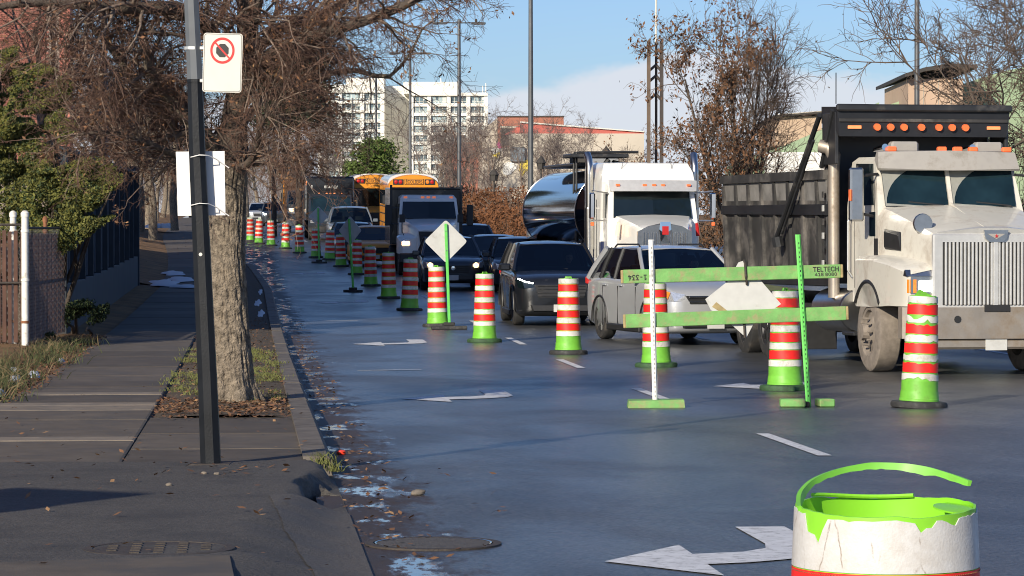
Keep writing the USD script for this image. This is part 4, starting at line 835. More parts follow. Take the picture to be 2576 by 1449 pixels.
def car(name, label, loc, rz, paint_, W=1.84, L=4.6, H=1.68, hood=1.05, belt=1.06, cowl=1.25, wb=2.68, r=.35, suv=True, lamps='lens', drl=None, rims='rim', grille='mesh', group=None, plate=True, fog=False, pickup=False, roofrack=False, nose=.86, lampx=None, detail=True):
    t = T(name, label, 'car' if not pickup else 'pickup truck', loc, rz, slope(loc[1]))
    hw = W / 2; tail = belt + .02
    st = [(0.0, .60 * hw, .36, nose * .82), (.05, .80 * hw, .26, nose * .93), (.16, .90 * hw, .22, nose), (.42, .975 * hw, .20, nose + (hood - nose) * .55), (.8, hw, .20, hood - .03), (cowl, hw, .20, hood + .01), (cowl + .4, hw, .20, belt), (L - 1.1, hw, .20, tail), (L - .5, .985 * hw, .22, tail), (L - .1, .93 * hw, .27, tail - .03), (L, .8 * hw, .38, tail - .14)]
    body = loft([section(*s_) for s_ in st])
    ax0 = .86; axs = (ax0, ax0 + wb)
    cuts = []
    for ay in axs:
        for s_ in (-1, 1):
            cuts.append(cyl((s_ * (hw - .26), ay, r + .01), (s_ * (hw + .2), ay, r + .01), r * 1.17, n=24))
    body = carve(body, cuts)
    O(t, 'body', body, paint_, smooth=38)
    for ay in axs:
        O(t, 'axle', cyl((-hw + .2, ay, r), (hw - .2, ay, r), .05, n=8), 'black_plastic')
        for s_ in (-1, 1):
            wheel(t, s_ * (hw - .125), ay, r, .225, s_, rimm=rims, spokes=5 if rims == 'rim_dark' else 6)
            aa = np.linspace(-.12, PI + .12, 17); O(t, 'arch_trim', tube([(s_ * (hw - .0), ay + r * 1.19 * math.cos(q), r + .01 + r * 1.19 * math.sin(q)) for q in aa], .022, 6), 'black_plastic' if suv else paint_, smooth=40)
    # greenhouse
    gb, gr = hw * .93, hw * .735
    y1 = cowl - .12; y2 = cowl + (.78 if suv else .85); y3 = L - (.75 if suv else 1.25); y4 = L - (.18 if suv else .55)
    if pickup: y3, y4 = cowl + 2.1, cowl + 2.25
    zb_, zt_ = belt - .03, H - .055
    def gpt(s_, v, yb, yt): # v 0 base, 1 roof
        z = zb_ + (zt_ - zb_) * v; k = v ** 1.25
        return np.array([s_ * (gb + (gr - gb) * k), yb + (yt - yb) * v, z])
    gh_ = [gpt(s_, v, yb, yt) for s_ in (-1, 1) for v in (0, .5, 1) for yb, yt in ((y1, y2), (y4, y3))] + [(0, y1 - .10, zb_), (0, y2 - .06, zt_), (0, y4 + .04, zb_), (0, y3 + .05, zt_)]
    O(t, 'windows', hull(gh_), 'car_glass', smooth=25)
    O(t, 'dashboard', cbox((0, y1 + .42, belt + .0), (gb * 1.8, .5, .14), .05), 'black_plastic')
    for s_ in (-1, 1):
        st_ = O(t, 'seat', hull([(s_ * gb * .5 + x_, cowl + y_, z_) for x_ in (-.22, .22) for y_, z_ in ((1.1, belt - .05), (1.28, belt - .05), (1.28, belt + .22), (1.38, belt + .2))]), 'seat_cloth'); O(st_, 'headrest', cbox((s_ * gb * .5, cowl + 1.36, belt + .31), (.26, .1, .17), .05), 'seat_cloth')
    O(t, 'rear_seat', cbox((0, cowl + 2.15, belt + .03), (gb * 1.7, .2, .3), .06), 'seat_cloth')
    pil, pil2 = [], []
    for s_ in (-1, 1):
        for yb, yt, rr_ in ((y1 + .03, y2, .038), (y4 - .03, y3, .06)):
            pil.append(tube([gpt(s_ * 1.003, v, yb, yt) for v in (0, .33, .66, 1)], rr_, 6))
        ym = (y1 + y4) / 2 + .12
        pil2.append(tube([gpt(s_ * 1.0, v, ym, ym + .02) for v in (0, .5, 1)], .035, 6))
        if suv and not pickup: pil2.append(tube([gpt(s_, v, y4 - .72, y3 - .3) for v in (0, .5, 1)], .045, 6))
    O(t, 'pillars', pil, paint_, smooth=40); O(t, 'pillars', pil2, 'black_plastic', smooth=40)
    g2 = gr + .012
    roof = [np.array([(x, y, z) for x, z in [(-g2, zz - .012), (-g2 * .9, zz + .022 * k), (-g2 * .5, zz + .052 * k), (0, zz + .06 * k), (g2 * .5, zz + .052 * k), (g2 * .9, zz + .022 * k), (g2, zz - .012), (g2 * .8, zz - .04), (0, zz - .05), (-g2 * .8, zz - .04)]]) for y, zz, k in ((y2 - .05, zt_ - .02, .5), (y2 + .25, zt_ - .004, 1), ((y2 + y3) / 2, zt_ + .005, 1), (y3 - .1, zt_ - .012, .9), (y3 + .14, zt_ - .05, .4))]
    O(t, 'roof', loft(roof), paint_, smooth=40)
    if roofrack:
        for s_ in (-1, 1): O(t, 'roof_rail', tube([(s_ * g2 * .86, y2 + .2, zt_ + .02), (s_ * g2 * .86, y2 + .3, zt_ + .075), (s_ * g2 * .86, y3 - .3, zt_ + .07), (s_ * g2 * .86, y3 - .15, zt_ + .01)], .016, 6), 'black_plastic')
    # face
    O(t, 'bumper_intake', hull([(s_ * w_, y_, z_) for s_ in (-1, 1) for w_, y_, z_ in ((.62 * hw, .03, .30), (.72 * hw, .06, .44), (.60 * hw, -.012, .32), (.64 * hw, -.006, .43))]), 'black_plastic')
    gz0, gz1 = (nose * .60, nose * .86) if grille != 'slim' else (nose * .74, nose * .88)
    if grille:
        O(t, 'grille', hull([(s_ * w_, y_, z_) for s_ in (-1, 1) for w_, y_, z_ in ((.50 * hw, -.012, gz0), (.58 * hw, -.006, gz1), (.50 * hw, .08, gz0), (.6 * hw, .12, gz1))]), 'black_plastic')
        O(t, 'grille_bar', [cbox((0, -.016, z_), (hw * 1.04, .02, .018 if grille == 'mesh' else .03), .006) for z_ in np.linspace(gz0 + .03, gz1 - .02, 4 if grille == 'mesh' else 2)], 'chrome_dull' if grille != 'mesh' else 'black_steel')
        O(t, 'badge', mv(lathe([(0, .0), (.055, 0), (.06, .012), (.0, .016)], 14), (0, -.018, (gz0 + gz1) / 2 + .03), (PI / 2, 0, 0)), 'chrome')
    lz = nose * .87
    for s_ in (-1, 1):
        hl = hull([(s_ * hw * .60, .012, lz - .07), (s_ * hw * .60, .018, lz + .035), (s_ * hw * .86, .10, lz + .085), (s_ * hw * .955, .36, lz + .13), (s_ * hw * .975, .38, lz + .07), (s_ * hw * .93, .19, lz - .07), (s_ * hw * .80, .035, lz - .085), (s_ * hw * .6, .2, lz - .05), (s_ * hw * .85, .4, lz + .02), (s_ * hw * .66, .3, lz + .06)])
        h = O(t, 'headlight', hl, 'lens' if lamps != 'dark' else 'glass_dark', smooth=30)
        if drl: O(h, 'light_strip', tube([(s_ * hw * .62, .003, lz + .02), (s_ * hw * .8, .045, lz + .055), (s_ * hw * .93, .2, lz + .11)], .017, 6), drl)
        if lamps in ('warm', 'warm_soft'): O(h, 'lamp', mv(lathe([(0, 0), (.075, 0), (.06, .03), (0, .04)], 14), (s_ * hw * .72, .012, lz - .0), (PI / 2, 0, 0)), 'lamp_warm')
        if lamps == 'amber': O(h, 'turn_lamp', hull([(s_ * hw * .86, .08, lz + .065), (s_ * hw * .955, .33, lz + .125), (s_ * hw * .985, .33, lz + .02), (s_ * hw * .90, .12, lz - .05), (s_ * hw * .85, .15, lz)]), 'lens_amber')
        if fog or lamps == 'amber': O(t, 'fog_light', mv(lathe([(0, 0), (.05, 0), (.05, .02), (0, .025)], 12), (s_ * hw * .72, .03, .42), (PI / 2, 0, 0)), 'lens')
        m_ = O(t, 'mirror', cbox((s_ * (hw + .10), cowl + .12, belt + .06), (.22, .13, .15), .04), paint_); O(m_, 'mirror_glass', cbox((s_ * (hw + .10), cowl + .187, belt + .06), (.17, .01, .11), .004), 'chrome')
        O(t, 'door_handle', [cbox((s_ * (hw + .005), cowl + 1.1, belt - .14), (.03, .17, .03), .01), cbox((s_ * (hw + .005), cowl + 2.0, belt - .14), (.03, .17, .03), .01)][:1 if pickup else 2], paint_)
        O(t, 'door_seam', [box((s_ * (hw - .004), yy_, .62), (.012, .012, .72)) for yy_ in (cowl + .3, cowl + 1.28, cowl + 2.12)][:2 if pickup else 3], 'black_plastic')
        O(t, 'sill', cbox((s_ * (hw - .03), ax0 + wb / 2, .25), (.1, wb - 2.5 * r, .12), .02), 'black_plastic' if suv else paint_)
        O(t, 'tail_light', cbox((s_ * hw * .84, L - .06, belt - .08), (.2, .12, .14), .02), 'lens_red')
    if plate: O(t, 'licence_plate', cbox((0, -.02, .37), (.31, .012, .15), .004), 'sign_back')
    O(t, 'wiper', tube([(-.25, y1 - .02, zb_ + .02), (.25, y1 + .02, zb_ + .05)], .012, 4), 'black_plastic')
    return t
x, y = at(1412, 60.0)
car('crossover', 'glossy black crossover with lit white light strips behind the barrels', (x, y, zr(y)), .0, 'paint_black', H=1.70, L=4.6, nose=.98, hood=1.1, belt=1.12, r=.365, drl='lamp_white', lamps='dark', rims='rim_dark')
x, y = at(1800, 50.8)
car('compact_suv', 'silver compact crossover with amber corner lights behind the barricade', (x, y, zr(y)), .20, 'paint_silver', H=1.70, L=4.55, nose=.97, hood=1.12, belt=1.13, r=.355, lamps='amber', grille='slim', roofrack=True)
x, y = at(1140, 86)
car('sedan', 'dark charcoal car with glowing headlights behind the nearest diamond sign', (x, y, zr(y)), -.02, 'paint_charcoal', H=1.55, W=1.84, nose=.84, hood=.98, belt=1.0, suv=False, lamps='warm', r=.33)
x, y = at(1193, 108)
car('crossover', 'grey blue crossover with bright daytime light, right of the white lorry', (x, y, zr(y)), 0, 'paint_greyblue', H=1.66, nose=.94, drl='lamp_white', lamps='dark')
x, y = at(1258, 94)
car('sedan', 'dark teal car between the lorry queue and the black crossover', (x, y, zr(y)), .0, 'paint_charcoal', H=1.50, nose=.84, hood=.96, belt=.98, suv=False, lamps='dark', r=.33, drl='lamp_amber')
x, y = at(1318, 84)
car('sedan', 'dark estate car half hidden behind the roof of the black crossover', (x, y, zr(y)), -.05, 'paint_charcoal', H=1.55, nose=.84, hood=.98, belt=1.0, r=.33)
x, y = at(892, 121)
car('sedan', 'teal saloon behind the second diamond sign', (x, y, zr(y)), 0, 'paint_teal', H=1.47, nose=.82, hood=.95, belt=.97, suv=False, r=.32, drl='lamp_amber', lamps='lens')
x, y = at(885, 131)
car('pickup', 'tall dark pickup with pale roof edge in front of the black lorry', (x, y, zr(y)), 0, 'paint_greyblue', W=2.0, L=5.6, H=1.98, hood=1.3, belt=1.32, nose=1.15, r=.4, wb=3.6, pickup=True)
x, y = at(692, 205)
car('crossover', 'far dark car facing us at the left end of the queue', (x, y, zr(y)), 0, 'paint_charcoal', drl='lamp_white', H=1.66, nose=.95)
x, y = at(655, 222)
car('sedan', 'far pale car just showing beside the tree trunk', (x, y, zr(y)), 0, 'paint_silver', suv=False, H=1.5, nose=.84, hood=.96, belt=.98, r=.33)
x, y = at(712, 232)
car('sedan', 'far dark car between the distant crossover and the brown lorry', (x, y, zr(y)), 0, 'paint_teal', suv=False, H=1.5, nose=.84, hood=.96, belt=.98, r=.33)
x, y = at(945, 112)
car('taxi', 'yellow green car mostly hidden left of the white lorry', (x, y, zr(y)), 0, 'paint_bus', H=1.5, suv=False, nose=.84, hood=.96, belt=.98, r=.33)

# ---- drivers, seated behind their wheels
def driver(label, base, coat, rz=0):
    """base: where the seat cushion is; the figure faces -y."""
    J = {'hip': (0, 0, .10, .15), 'waist': (0, -.01, .28, .135), 'chest': (0, -.0, .45, .155), 'sl': (-.17, 0, .52, .075), 'sr': (.17, 0, .52, .075), 'el': (-.24, -.2, .34, .05), 'er': (.24, -.2, .34, .05), 'wl': (-.15, -.42, .42, .036), 'wr': (.15, -.42, .42, .036), 'hl': (-.13, -.47, .45, .042), 'hr': (.13, -.47, .45, .042), 'nk': (0, -.02, .60, .055), 'kl': (-.12, -.45, .14, .08), 'kr': (.12, -.45, .14, .08)}
    def ball(k): m = trimesh.creation.icosphere(2, J[k][3]); return np.array(m.vertices) + J[k][:3]
    M_ = manifold3d.Manifold()
    for a_, b_ in (('hip', 'waist'), ('waist', 'chest'), ('chest', 'sl'), ('chest', 'sr'), ('sl', 'el'), ('sr', 'er'), ('el', 'wl'), ('er', 'wr'), ('wl', 'hl'), ('wr', 'hr'), ('chest', 'nk'), ('hip', 'kl'), ('hip', 'kr')): M_ = M_ + to_manifold(hull(np.vstack([ball(a_), ball(b_)])))
    q = M_.refine_to_length(.05).to_mesh(); tm = trimesh.Trimesh(q.vert_properties[:, :3], q.tri_verts, process=True); trimesh.smoothing.filter_taubin(tm, iterations=8)
    p = T('person', label, 'person', base, rz); O(p, 'body', (np.array(tm.vertices), np.array(tm.faces)), coat, smooth=True)
    m = trimesh.creation.icosphere(3, 1.0); v = np.array(m.vertices) * [.078, .098, .118]; v[:, 1] -= .02 * np.exp(-((v[:, 2] + .01) / .022) ** 2) * (np.abs(v[:, 0]) < .02) * (v[:, 1] < 0); v[:, 0] *= 1 - .25 * np.clip(-v[:, 2] / .118, 0, 1)
    h_ = O(p, 'head', (v + [0, -.03, .76], np.array(m.faces)), 'skin', smooth=True)
    w = np.array(m.vertices) * [.086, .106, .122]; w[:, 1] = np.where((w[:, 1] < -.02) & (w[:, 2] < .055), w[:, 1] * .45, w[:, 1]); O(h_, 'hair', (w + [0, -.022, .772], np.array(m.faces)), 'hair_dark', smooth=True)
    for s_ in (-1, 1):
        O(h_, 'ear', cbox((s_ * .078, -.02, .755), (.018, .03, .05), .008), 'skin'); O(h_, 'eye', cbox((s_ * .03, -.123, .775), (.022, .008, .01), .003), 'hair_dark')
        for k in range(4): O(p, 'finger', tube([(s_ * (.15 - .0), -.50, .43 + .018 * k), (s_ * .13, -.525, .432 + .018 * k), (s_ * .105, -.515, .434 + .018 * k)], .009, 5), 'skin')
        O(p, 'thumb', tube([(s_ * .13, -.47, .50), (s_ * .11, -.49, .53)], .011, 5), 'skin')
    O(h_, 'mouth', cbox((0, -.118, .70), (.04, .008, .008), .003), 'lens_red')
    wh = T('steering_wheel', 'dark steering wheel held by the ' + ' '.join(label.split()[:5]), 'steering wheel', base, rz)
    O(wh, 'rim', tube([(.17 * math.cos(q_), -.53 + .05 * math.sin(q_), .44 + .16 * math.sin(q_)) for q_ in np.linspace(0, 2 * PI, 25)], .014, 6), 'black_plastic'); O(wh, 'hub', cbox((0, -.55, .44), (.34, .03, .06), .012), 'black_plastic')
x, y = at(1412, 60.0); driver('driver in dark coat behind the windscreen of the black crossover', (x + .40, y + 2.30, zr(y) + .62), 'coat_dark')
x, y = at(1800, 50.8); driver('driver in red coat at the wheel of the silver compact crossover', (x + .40 - .45, y + 2.2, zr(y) + .62), 'coat_red', .2)

# ---- front dump truck
tx, ty = at(2420, 40.9)
dt = T('dump_truck', 'dusty cream dump truck with black box and tall grille at right', 'truck', (tx + .1, ty, zr(ty)), .085)
# axle centre of the front wheels at y = 0; the nose at y = -1.0
def pol(pts, w0, w1, m, name, smooth=False): pass
for s_ in (-1, 1):
    wheel(dt, s_ * 1.08, .65, .555, .33, s_, dusty=True, spokes=8, rimm='tyre_dusty', deep=.10)
    for yy_ in (6.3, 7.7):
        wheel(dt, s_ * 1.08, yy_, .52, .28, s_, spokes=8, rimm='rim_dark', deep=-.10); wheel(dt, s_ * .74, yy_, .52, .28, s_, spokes=4, rimm='rim_dark')
O(dt, 'axle', cyl((-1, .65, .55), (1, .65, .55), .07, n=8), 'black_steel')
for yy_ in (6.3, 7.7): O(dt, 'axle', cyl((-1, yy_, .52), (1, yy_, .52), .12, n=8), 'black_steel')
for s_ in (-1, 1): O(dt, 'chassis_rail', cbox((s_ * .45, 3.3, .92), (.1, 8.4, .28), .01), 'black_steel')
# hood: a loft from the grille to the windscreen
def hood_sec(y, hw, zb, zt, e=.14): return np.array([(-hw, y, zb), (hw, y, zb), (hw, y, zt - e), (hw - e * .55, y, zt - e * .2), (hw * .6, y, zt), (0, y, zt + .02), (-hw * .6, y, zt), (-hw + e * .55, y, zt - e * .2), (-hw, y, zt - e)])
O(dt, 'hood', loft([hood_sec(-.99, .84, .93, 1.87), hood_sec(-.86, .86, .93, 1.93), hood_sec(-.2, .93, .95, 2.08), hood_sec(.5, 1.03, .95, 2.25), hood_sec(.80, 1.06, .95, 2.30)]), 'paint_cream', smooth=35)
O(dt, 'hood_ridge', tube([(0, -.8, 1.955), (0, -.1, 2.10), (0, .78, 2.33)], .022, 6), 'paint_cream')
for s_ in (-1, 1):   # fenders
    fen = [np.array([(s_ * .78, y_, zb_), (s_ * w_, y_, zb_), (s_ * w_, y_, zt_ - .06), (s_ * (w_ - .07), y_, zt_), (s_ * .78, y_, zt_ + .06)]) for y_, w_, zb_, zt_ in ((-.97, 1.16, .93, 1.40), (-.85, 1.22, .93, 1.46), (-.3, 1.25, .93, 1.54), (.45, 1.26, .9, 1.60), (1.30, 1.24, .9, 1.60), (1.42, 1.2, .9, 1.5))]
    f_ = loft(fen); f_ = carve(f_, [cyl((s_ * .7, .65, .56), (s_ * 1.4, .65, .56), .68, n=28)])
    O(dt, 'fender', f_, 'paint_cream', smooth=35)
    O(dt, 'arch_lip', tube([(s_ * 1.25, .65 + .695 * math.cos(q), .56 + .695 * math.sin(q)) for q in np.linspace(.6, PI - .6, 14)], .03, 6), 'black_plastic', smooth=40)
    hl = O(dt, 'headlight', hull([(s_ * x_, y_, z_) for x_, y_, z_ in ((.82, -.995, 1.10), (1.14, -.985, 1.10), (.82, -.995, 1.33), (1.14, -.985, 1.33), (.82, -.9, 1.10), (1.2, -.8, 1.1), (1.2, -.8, 1.33), (.82, -.9, 1.33))]), 'chrome_dull')
    O(hl, 'turn_lamp', hull([(s_ * x_, y_, z_) for x_, y_, z_ in ((1.07, -1.0, 1.11), (1.17, -.965, 1.11), (1.07, -1.0, 1.29), (1.17, -.965, 1.29), (1.215, -.8, 1.11), (1.215, -.8, 1.29))]), 'lens_amber'); O(hl, 'lamp', cbox((s_ * .93, -1.0, 1.2), (.2, .02, .15), .006), 'lamp_white' if s_ < 0 else 'lens')
    O(hl, 'lid', hull([(s_ * x_, y_, z_) for x_, y_, z_ in ((.80, -1.02, 1.335), (1.2, -.98, 1.335), (.80, -.98, 1.42), (1.2, -.9, 1.42), (.8, -.8, 1.42), (1.22, -.8, 1.34))]), 'chrome_dull')
    O(dt, 'side_vent', hull([(s_ * x_, y_, z_) for x_, y_, z_ in ((.98, .0, 1.68), (1.04, .5, 1.70), (1.04, .54, 1.98), (.97, .02, 1.93), (.9, .3, 1.7), (.9, .3, 1.95), (1.06, .5, 1.73), (1.055, .52, 1.94), (1.0, .05, 1.88))]), 'black_plastic')
    O(dt, 'marker', cyl((s_ * 1.24, .6, 1.3), (s_ * 1.255, .6, 1.3), .035, n=8), 'lamp_amber')
    mr = O(dt, 'mirror', cbox((s_ * 1.34, .9, 2.46), (.2, .12, .75), .04), 'chrome_dull'); O(mr, 'mirror_arm', [cyl((s_ * 1.0, 1.0, 2.75), (s_ * 1.3, .9, 2.72), .022, n=6), cyl((s_ * 1.0, 1.0, 2.15), (s_ * 1.3, .9, 2.2), .022, n=6)], 'black_plastic'); O(mr, 'marker', cbox((s_ * 1.44, .87, 2.45), (.02, .08, .16), .006), 'lamp_amber')
O(dt, 'hood_mirror', [mv(lathe([(0, 0), (.13, .0), (.14, .03), (.08, .09), (0, .11)], 16), (-.83, -.55, 2.04), (PI / 2 + PI, 0, 0)), cyl((-.83, -.5, 2.0), (-.74, -.4, 1.86), .015, n=6)], 'chrome_dull', smooth=40)
# grille
gs = O(dt, 'grille', cbox((0, -1.03, 1.40), (1.72, .09, 1.0), .04), 'bright_trim')
O(gs, 'grille_top', hull([(s_ * x_, y_, z_) for s_ in (-1, 1) for x_, y_, z_ in ((.84, -1.02, 1.82), (.80, -1.04, 1.92), (.2, -1.05, 1.98), (.84, -.95, 1.84), (.2, -.95, 2.0))]), 'bright_trim')
O(gs, 'grille_back', cbox((0, -1.078, 1.37), (1.46, .012, .84), .003), 'ink')
for x_ in np.linspace(-.69, .69, 27): O(gs, 'grille_slat', cbox((x_, -1.092, 1.37), (.03, .03, .84), .008), 'bright_trim')
O(gs, 'centre_bar', cbox((0, -1.1, 1.37), (.07, .04, .86), .012), 'bright_trim')
O(gs, 'emblem', prism([(-.17, .09), (.17, .09), (.15, -.02), (.09, -.07), (-.09, -.07), (-.15, -.02)], .03, 'xz', (0, -1.12, 1.86)), 'chrome_dull'); O(gs, 'emblem_wing', prism([(-.12, .05), (.12, .05), (.09, .03), (0, -.02), (-.09, .03)], .008, 'xz', (0, -1.127, 1.85)), 'visor_dull'); O(gs, 'emblem_star', prism([(.028 * (1 if k % 2 == 0 else .42) * math.sin(k * PI / 5), .028 * (1 if k % 2 == 0 else .42) * math.cos(k * PI / 5)) for k in range(10)], .008, 'xz', (0, -1.136, 1.87)), 'lens_red')
bp = O(dt, 'bumper', hull([(s_ * x_, y_, z_) for s_ in (-1, 1) for x_, y_, z_ in ((1.26, -.98, .50), (1.26, -.98, .92), (1.05, -1.16, .50), (1.05, -1.16, .92), (1.26, -.8, .50), (1.26, -.8, .92))]), 'bumper_dusty')
O(bp, 'tow_hole', [cyl((s_ * .55, -1.168, .76), (s_ * .55, -1.15, .76), .05, n=10) for s_ in (-1, 1)], 'ink'); O(bp, 'lower_lip', cbox((0, -1.0, .43), (2.3, .25, .14), .03), 'bumper_dusty'); O(bp, 'notch', cbox((0, -1.165, .905), (.36, .02, .09), .01), 'ink')
O(dt, 'licence_plate', cbox((0, -1.13, .42), (.3, .012, .15), .004), 'sign_back')
# cab
cabx = 1.02
O(dt, 'cab', hull([(s_ * x_, y_, z_) for s_ in (-1, 1) for x_, y_, z_ in ((1.06, .72, .95), (1.06, 2.3, .95), (1.06, .8, 2.24), (1.06, 2.3, 2.3), (.99, 1.10, 2.93), (1.0, 2.25, 2.95), (.93, 1.25, 3.0), (.93, 2.15, 3.02))]), 'paint_cream', smooth=20)
def wsq(x0, x1, z0, z1, o=.012):
    f = lambda z: .80 + (z - 2.24) / (3.02 - 2.24) * .32
    return hull([(x_, f(z_) - o_ - .02, z_) for x_ in (x0, x1) for z_ in (z0, z1) for o_ in (0, o)])
O(dt, 'windshield', wsq(-.95, -.035, 2.30, 2.93), 'glass_dusty'); O(dt, 'windshield', wsq(.035, .95, 2.30, 2.93), 'glass_dusty'); O(dt, 'windshield_divider', wsq(-.028, .028, 2.28, 2.95, .04), 'paint_cream')
def wf(z): return .80 + (z - 2.24) / .78 * .32 - .02
for sgn, (xa, xb) in ((1, (-.95, -.035)), (1, (.035, .95))):      # dust left outside the sweep of the wipers
    pvx = xa + (xb - xa) * .92; sweep = [(pvx + .82 * math.cos(q), 2.31 + .60 * math.sin(q)) for q in np.linspace(.35, PI * .985, 20)]
    dpoly = Polygon([(xa + .004, 2.302), (xb - .004, 2.302), (xb - .004, 2.928), (xa + .004, 2.928)]).difference(Polygon(sweep + [(pvx, 2.29)]))
    for gme in getattr(dpoly, 'geoms', [dpoly]):
        if gme.area < .004: continue
        v, f = prism(gme, .002, 'xz'); v[:, 1] += np.array([wf(z) for z in v[:, 2]]) - .016
        O(dt, 'windshield_dust', (v, f), 'dust_pane')
    O(dt, 'wiper', tube([(pvx, wf(2.31) - .03, 2.31), (pvx - .5, wf(2.42) - .03, 2.36)], .012, 5), 'black_plastic')
for s_ in (-1, 1):
    O(dt, 'side_window', hull([(s_ * 1.062, y_, z_) for y_, z_ in ((1.0, 2.32), (1.85, 2.32), (1.22, 2.9), (1.85, 2.92))] + [(s_ * .99, y_, z_) for y_, z_ in ((1.0, 2.32), (1.85, 2.32), (1.22, 2.9), (1.85, 2.92))]), 'glass_dark')
    O(dt, 'vent_window', cbox((s_ * 1.06, 1.05, 2.05), (.012, .28, .34), .03), 'glass_dark'); O(dt, 'grab_handle', tube([(s_ * 1.07, 2.0, 1.3), (s_ * 1.13, 2.02, 1.4), (s_ * 1.13, 2.02, 2.1), (s_ * 1.07, 2.0, 2.2)], .018, 6), 'chrome_dull')
    O(dt, 'door_seam', [box((s_ * 1.061, y_, 1.9), (.006, .012, 1.5)) for y_ in (.95, 1.92)], 'black_plastic'); O(dt, 'door_badge', cbox((s_ * 1.062, .86, 1.62), (.02, .16, .46), .05), 'black_plastic')
    O(dt, 'fuel_tank', mv(lathe([(0, -.75), (.3, -.75), (.32, -.72), (.32, .72), (.3, .75), (0, .75)], 18), (s_ * .95, 2.75, .82), (PI / 2, 0, 0)), 'chrome_dull', smooth=40); O(dt, 'step', cbox((s_ * 1.1, 1.75, .5), (.22, .6, .05), .01), 'black_steel')
O(dt, 'sun_visor', hull([(s_ * x_, y_, z_) for s_ in (-1, 1) for x_, y_, z_ in ((1.03, .90, 2.80), (1.0, .98, 3.06), (1.03, .87, 2.83), (.97, 1.15, 3.08), (1.0, 1.15, 2.95))] + [(0, .78, 2.80), (0, .86, 3.08)]), 'visor_dull', smooth=20)
for k, x_ in enumerate((-.82, -.05, .19, .43, .95)): O(dt, 'roof_marker', cbox((x_ * .95, 1.06, 3.105), (.13, .1, .07), .03), 'lamp_amber')
for x_ in (-.52, .72): O(dt, 'roof_box', cbox((x_, 1.35, 3.14), (.40, .2, .16), .03), 'visor_dull')
O(dt, 'air_horn', [cyl((-.86, 1.1, 3.13), (-.86, 1.6, 3.11), .05, .03, n=10), cyl((.42, 1.1, 3.13), (.42, 1.6, 3.11), .05, .03, n=10)], 'chrome')
for s_ in (-1, 1):
    O(dt, 'exhaust', tube([(s_ * 1.2, 2.5, 1.0), (s_ * 1.2, 2.5, 2.9), (s_ * 1.2, 2.5, 3.05), (s_ * 1.26, 2.55, 3.17), (s_ * 1.38, 2.62, 3.2)], [.085, .085, .1, .1, .1], 12), 'bumper_dusty', smooth=40)
# box: floor, tapered sides with ribs, tall headboard with canopy
B0, B1 = 2.75, 9.0
O(dt, 'headboard', cbox((0, B0 + .1, 2.5), (2.46, .12, 2.35), .015), 'black_steel'); O(dt, 'box_floor', cbox((0, (B0 + B1) / 2, 1.3), (2.3, B1 - B0, .2), .02), 'black_steel')
for s_ in (-1, 1):
    O(dt, 'box_side', hull([(s_ * x_, y_, z_) for x_, y_, z_ in ((1.16, B0, 1.25), (1.24, B0, 2.78), (1.16, B1, 1.25), (1.24, B1, 2.85), (1.08, B0, 1.25), (1.16, B0, 2.78), (1.08, B1, 1.25), (1.16, B1, 2.85))]), 'dump_steel')
    O(dt, 'top_rail', hull([(s_ * x_, y_, z_) for x_, y_, z_ in ((1.15, B0, 2.72), (1.29, B0, 2.72), (1.29, B0, 2.86), (1.15, B0, 2.86), (1.15, B1, 2.80), (1.29, B1, 2.80), (1.29, B1, 2.93), (1.15, B1, 2.93))]), 'dump_steel')
    O(dt, 'upper_panel', hull([(s_ * x_, y_, z_) for x_, y_, z_ in ((1.215, B0 + .02, 2.34), (1.248, B0 + .02, 2.74), (1.215, B1 - .02, 2.42), (1.248, B1 - .02, 2.8), (1.1, B0 + .02, 2.34), (1.1, B0 + .02, 2.74), (1.1, B1 - .02, 2.42), (1.1, B1 - .02, 2.8))]), 'dump_steel_worn')
    O(dt, 'mid_rail', hull([(s_ * x_, y_, z_) for x_, y_, z_ in ((1.15, B0, 2.2), (1.27, B0, 2.2), (1.27, B0, 2.36), (1.15, B0, 2.36), (1.15, B1, 2.3), (1.27, B1, 2.3), (1.27, B1, 2.44), (1.15, B1, 2.44))]), 'dump_steel_dark')
    for yy_ in np.linspace(B0 + .5, B1 - .1, 8):
        O(dt, 'side_rib', hull([(s_ * x_, yy_ + o_, z_) for o_ in (-.06, .06) for x_, z_ in ((1.14, 1.2), (1.22, 1.3), (1.27, 2.76), (1.2, 2.76))]), 'dump_steel')
    O(dt, 'lower_rail', cbox((s_ * 1.14, (B0 + B1) / 2, 1.24), (.12, B1 - B0, .16), .015), 'dump_steel_dark')
    O(dt, 'tarp_arm', [cyl((s_ * 1.30, 2.9, 3.66), (s_ * 1.33, 5.2, 1.9), .04, n=8), cyl((s_ * 1.33, 5.2, 1.9), (s_ * 1.30, 5.2, 1.75), .09, n=8)], 'black_steel'); O(dt, 'tarp_arm', cyl((s_ * 1.31, 3.2, 3.3), (s_ * 1.33, 4.9, 1.95), .025, n=6), 'black_steel')
O(dt, 'tailgate', cbox((0, B1, 2.05), (2.4, .1, 1.6), .02), 'dump_steel')
O(dt, 'canopy', hull([(s_ * x_, y_, z_) for s_ in (-1, 1) for x_, y_, z_ in ((1.29, 2.1, 3.40), (1.29, 2.02, 3.74), (1.29, 2.85, 3.54), (1.29, 2.85, 3.78), (1.25, 2.05, 3.32))]), 'dump_steel_dark'); O(dt, 'canopy_lip', cbox((0, 2.0, 3.73), (2.62, .09, .1), .03), 'black_steel'); O(dt, 'canopy_fold', cbox((0, 2.025, 3.55), (2.52, .03, .05), .012), 'dump_steel')
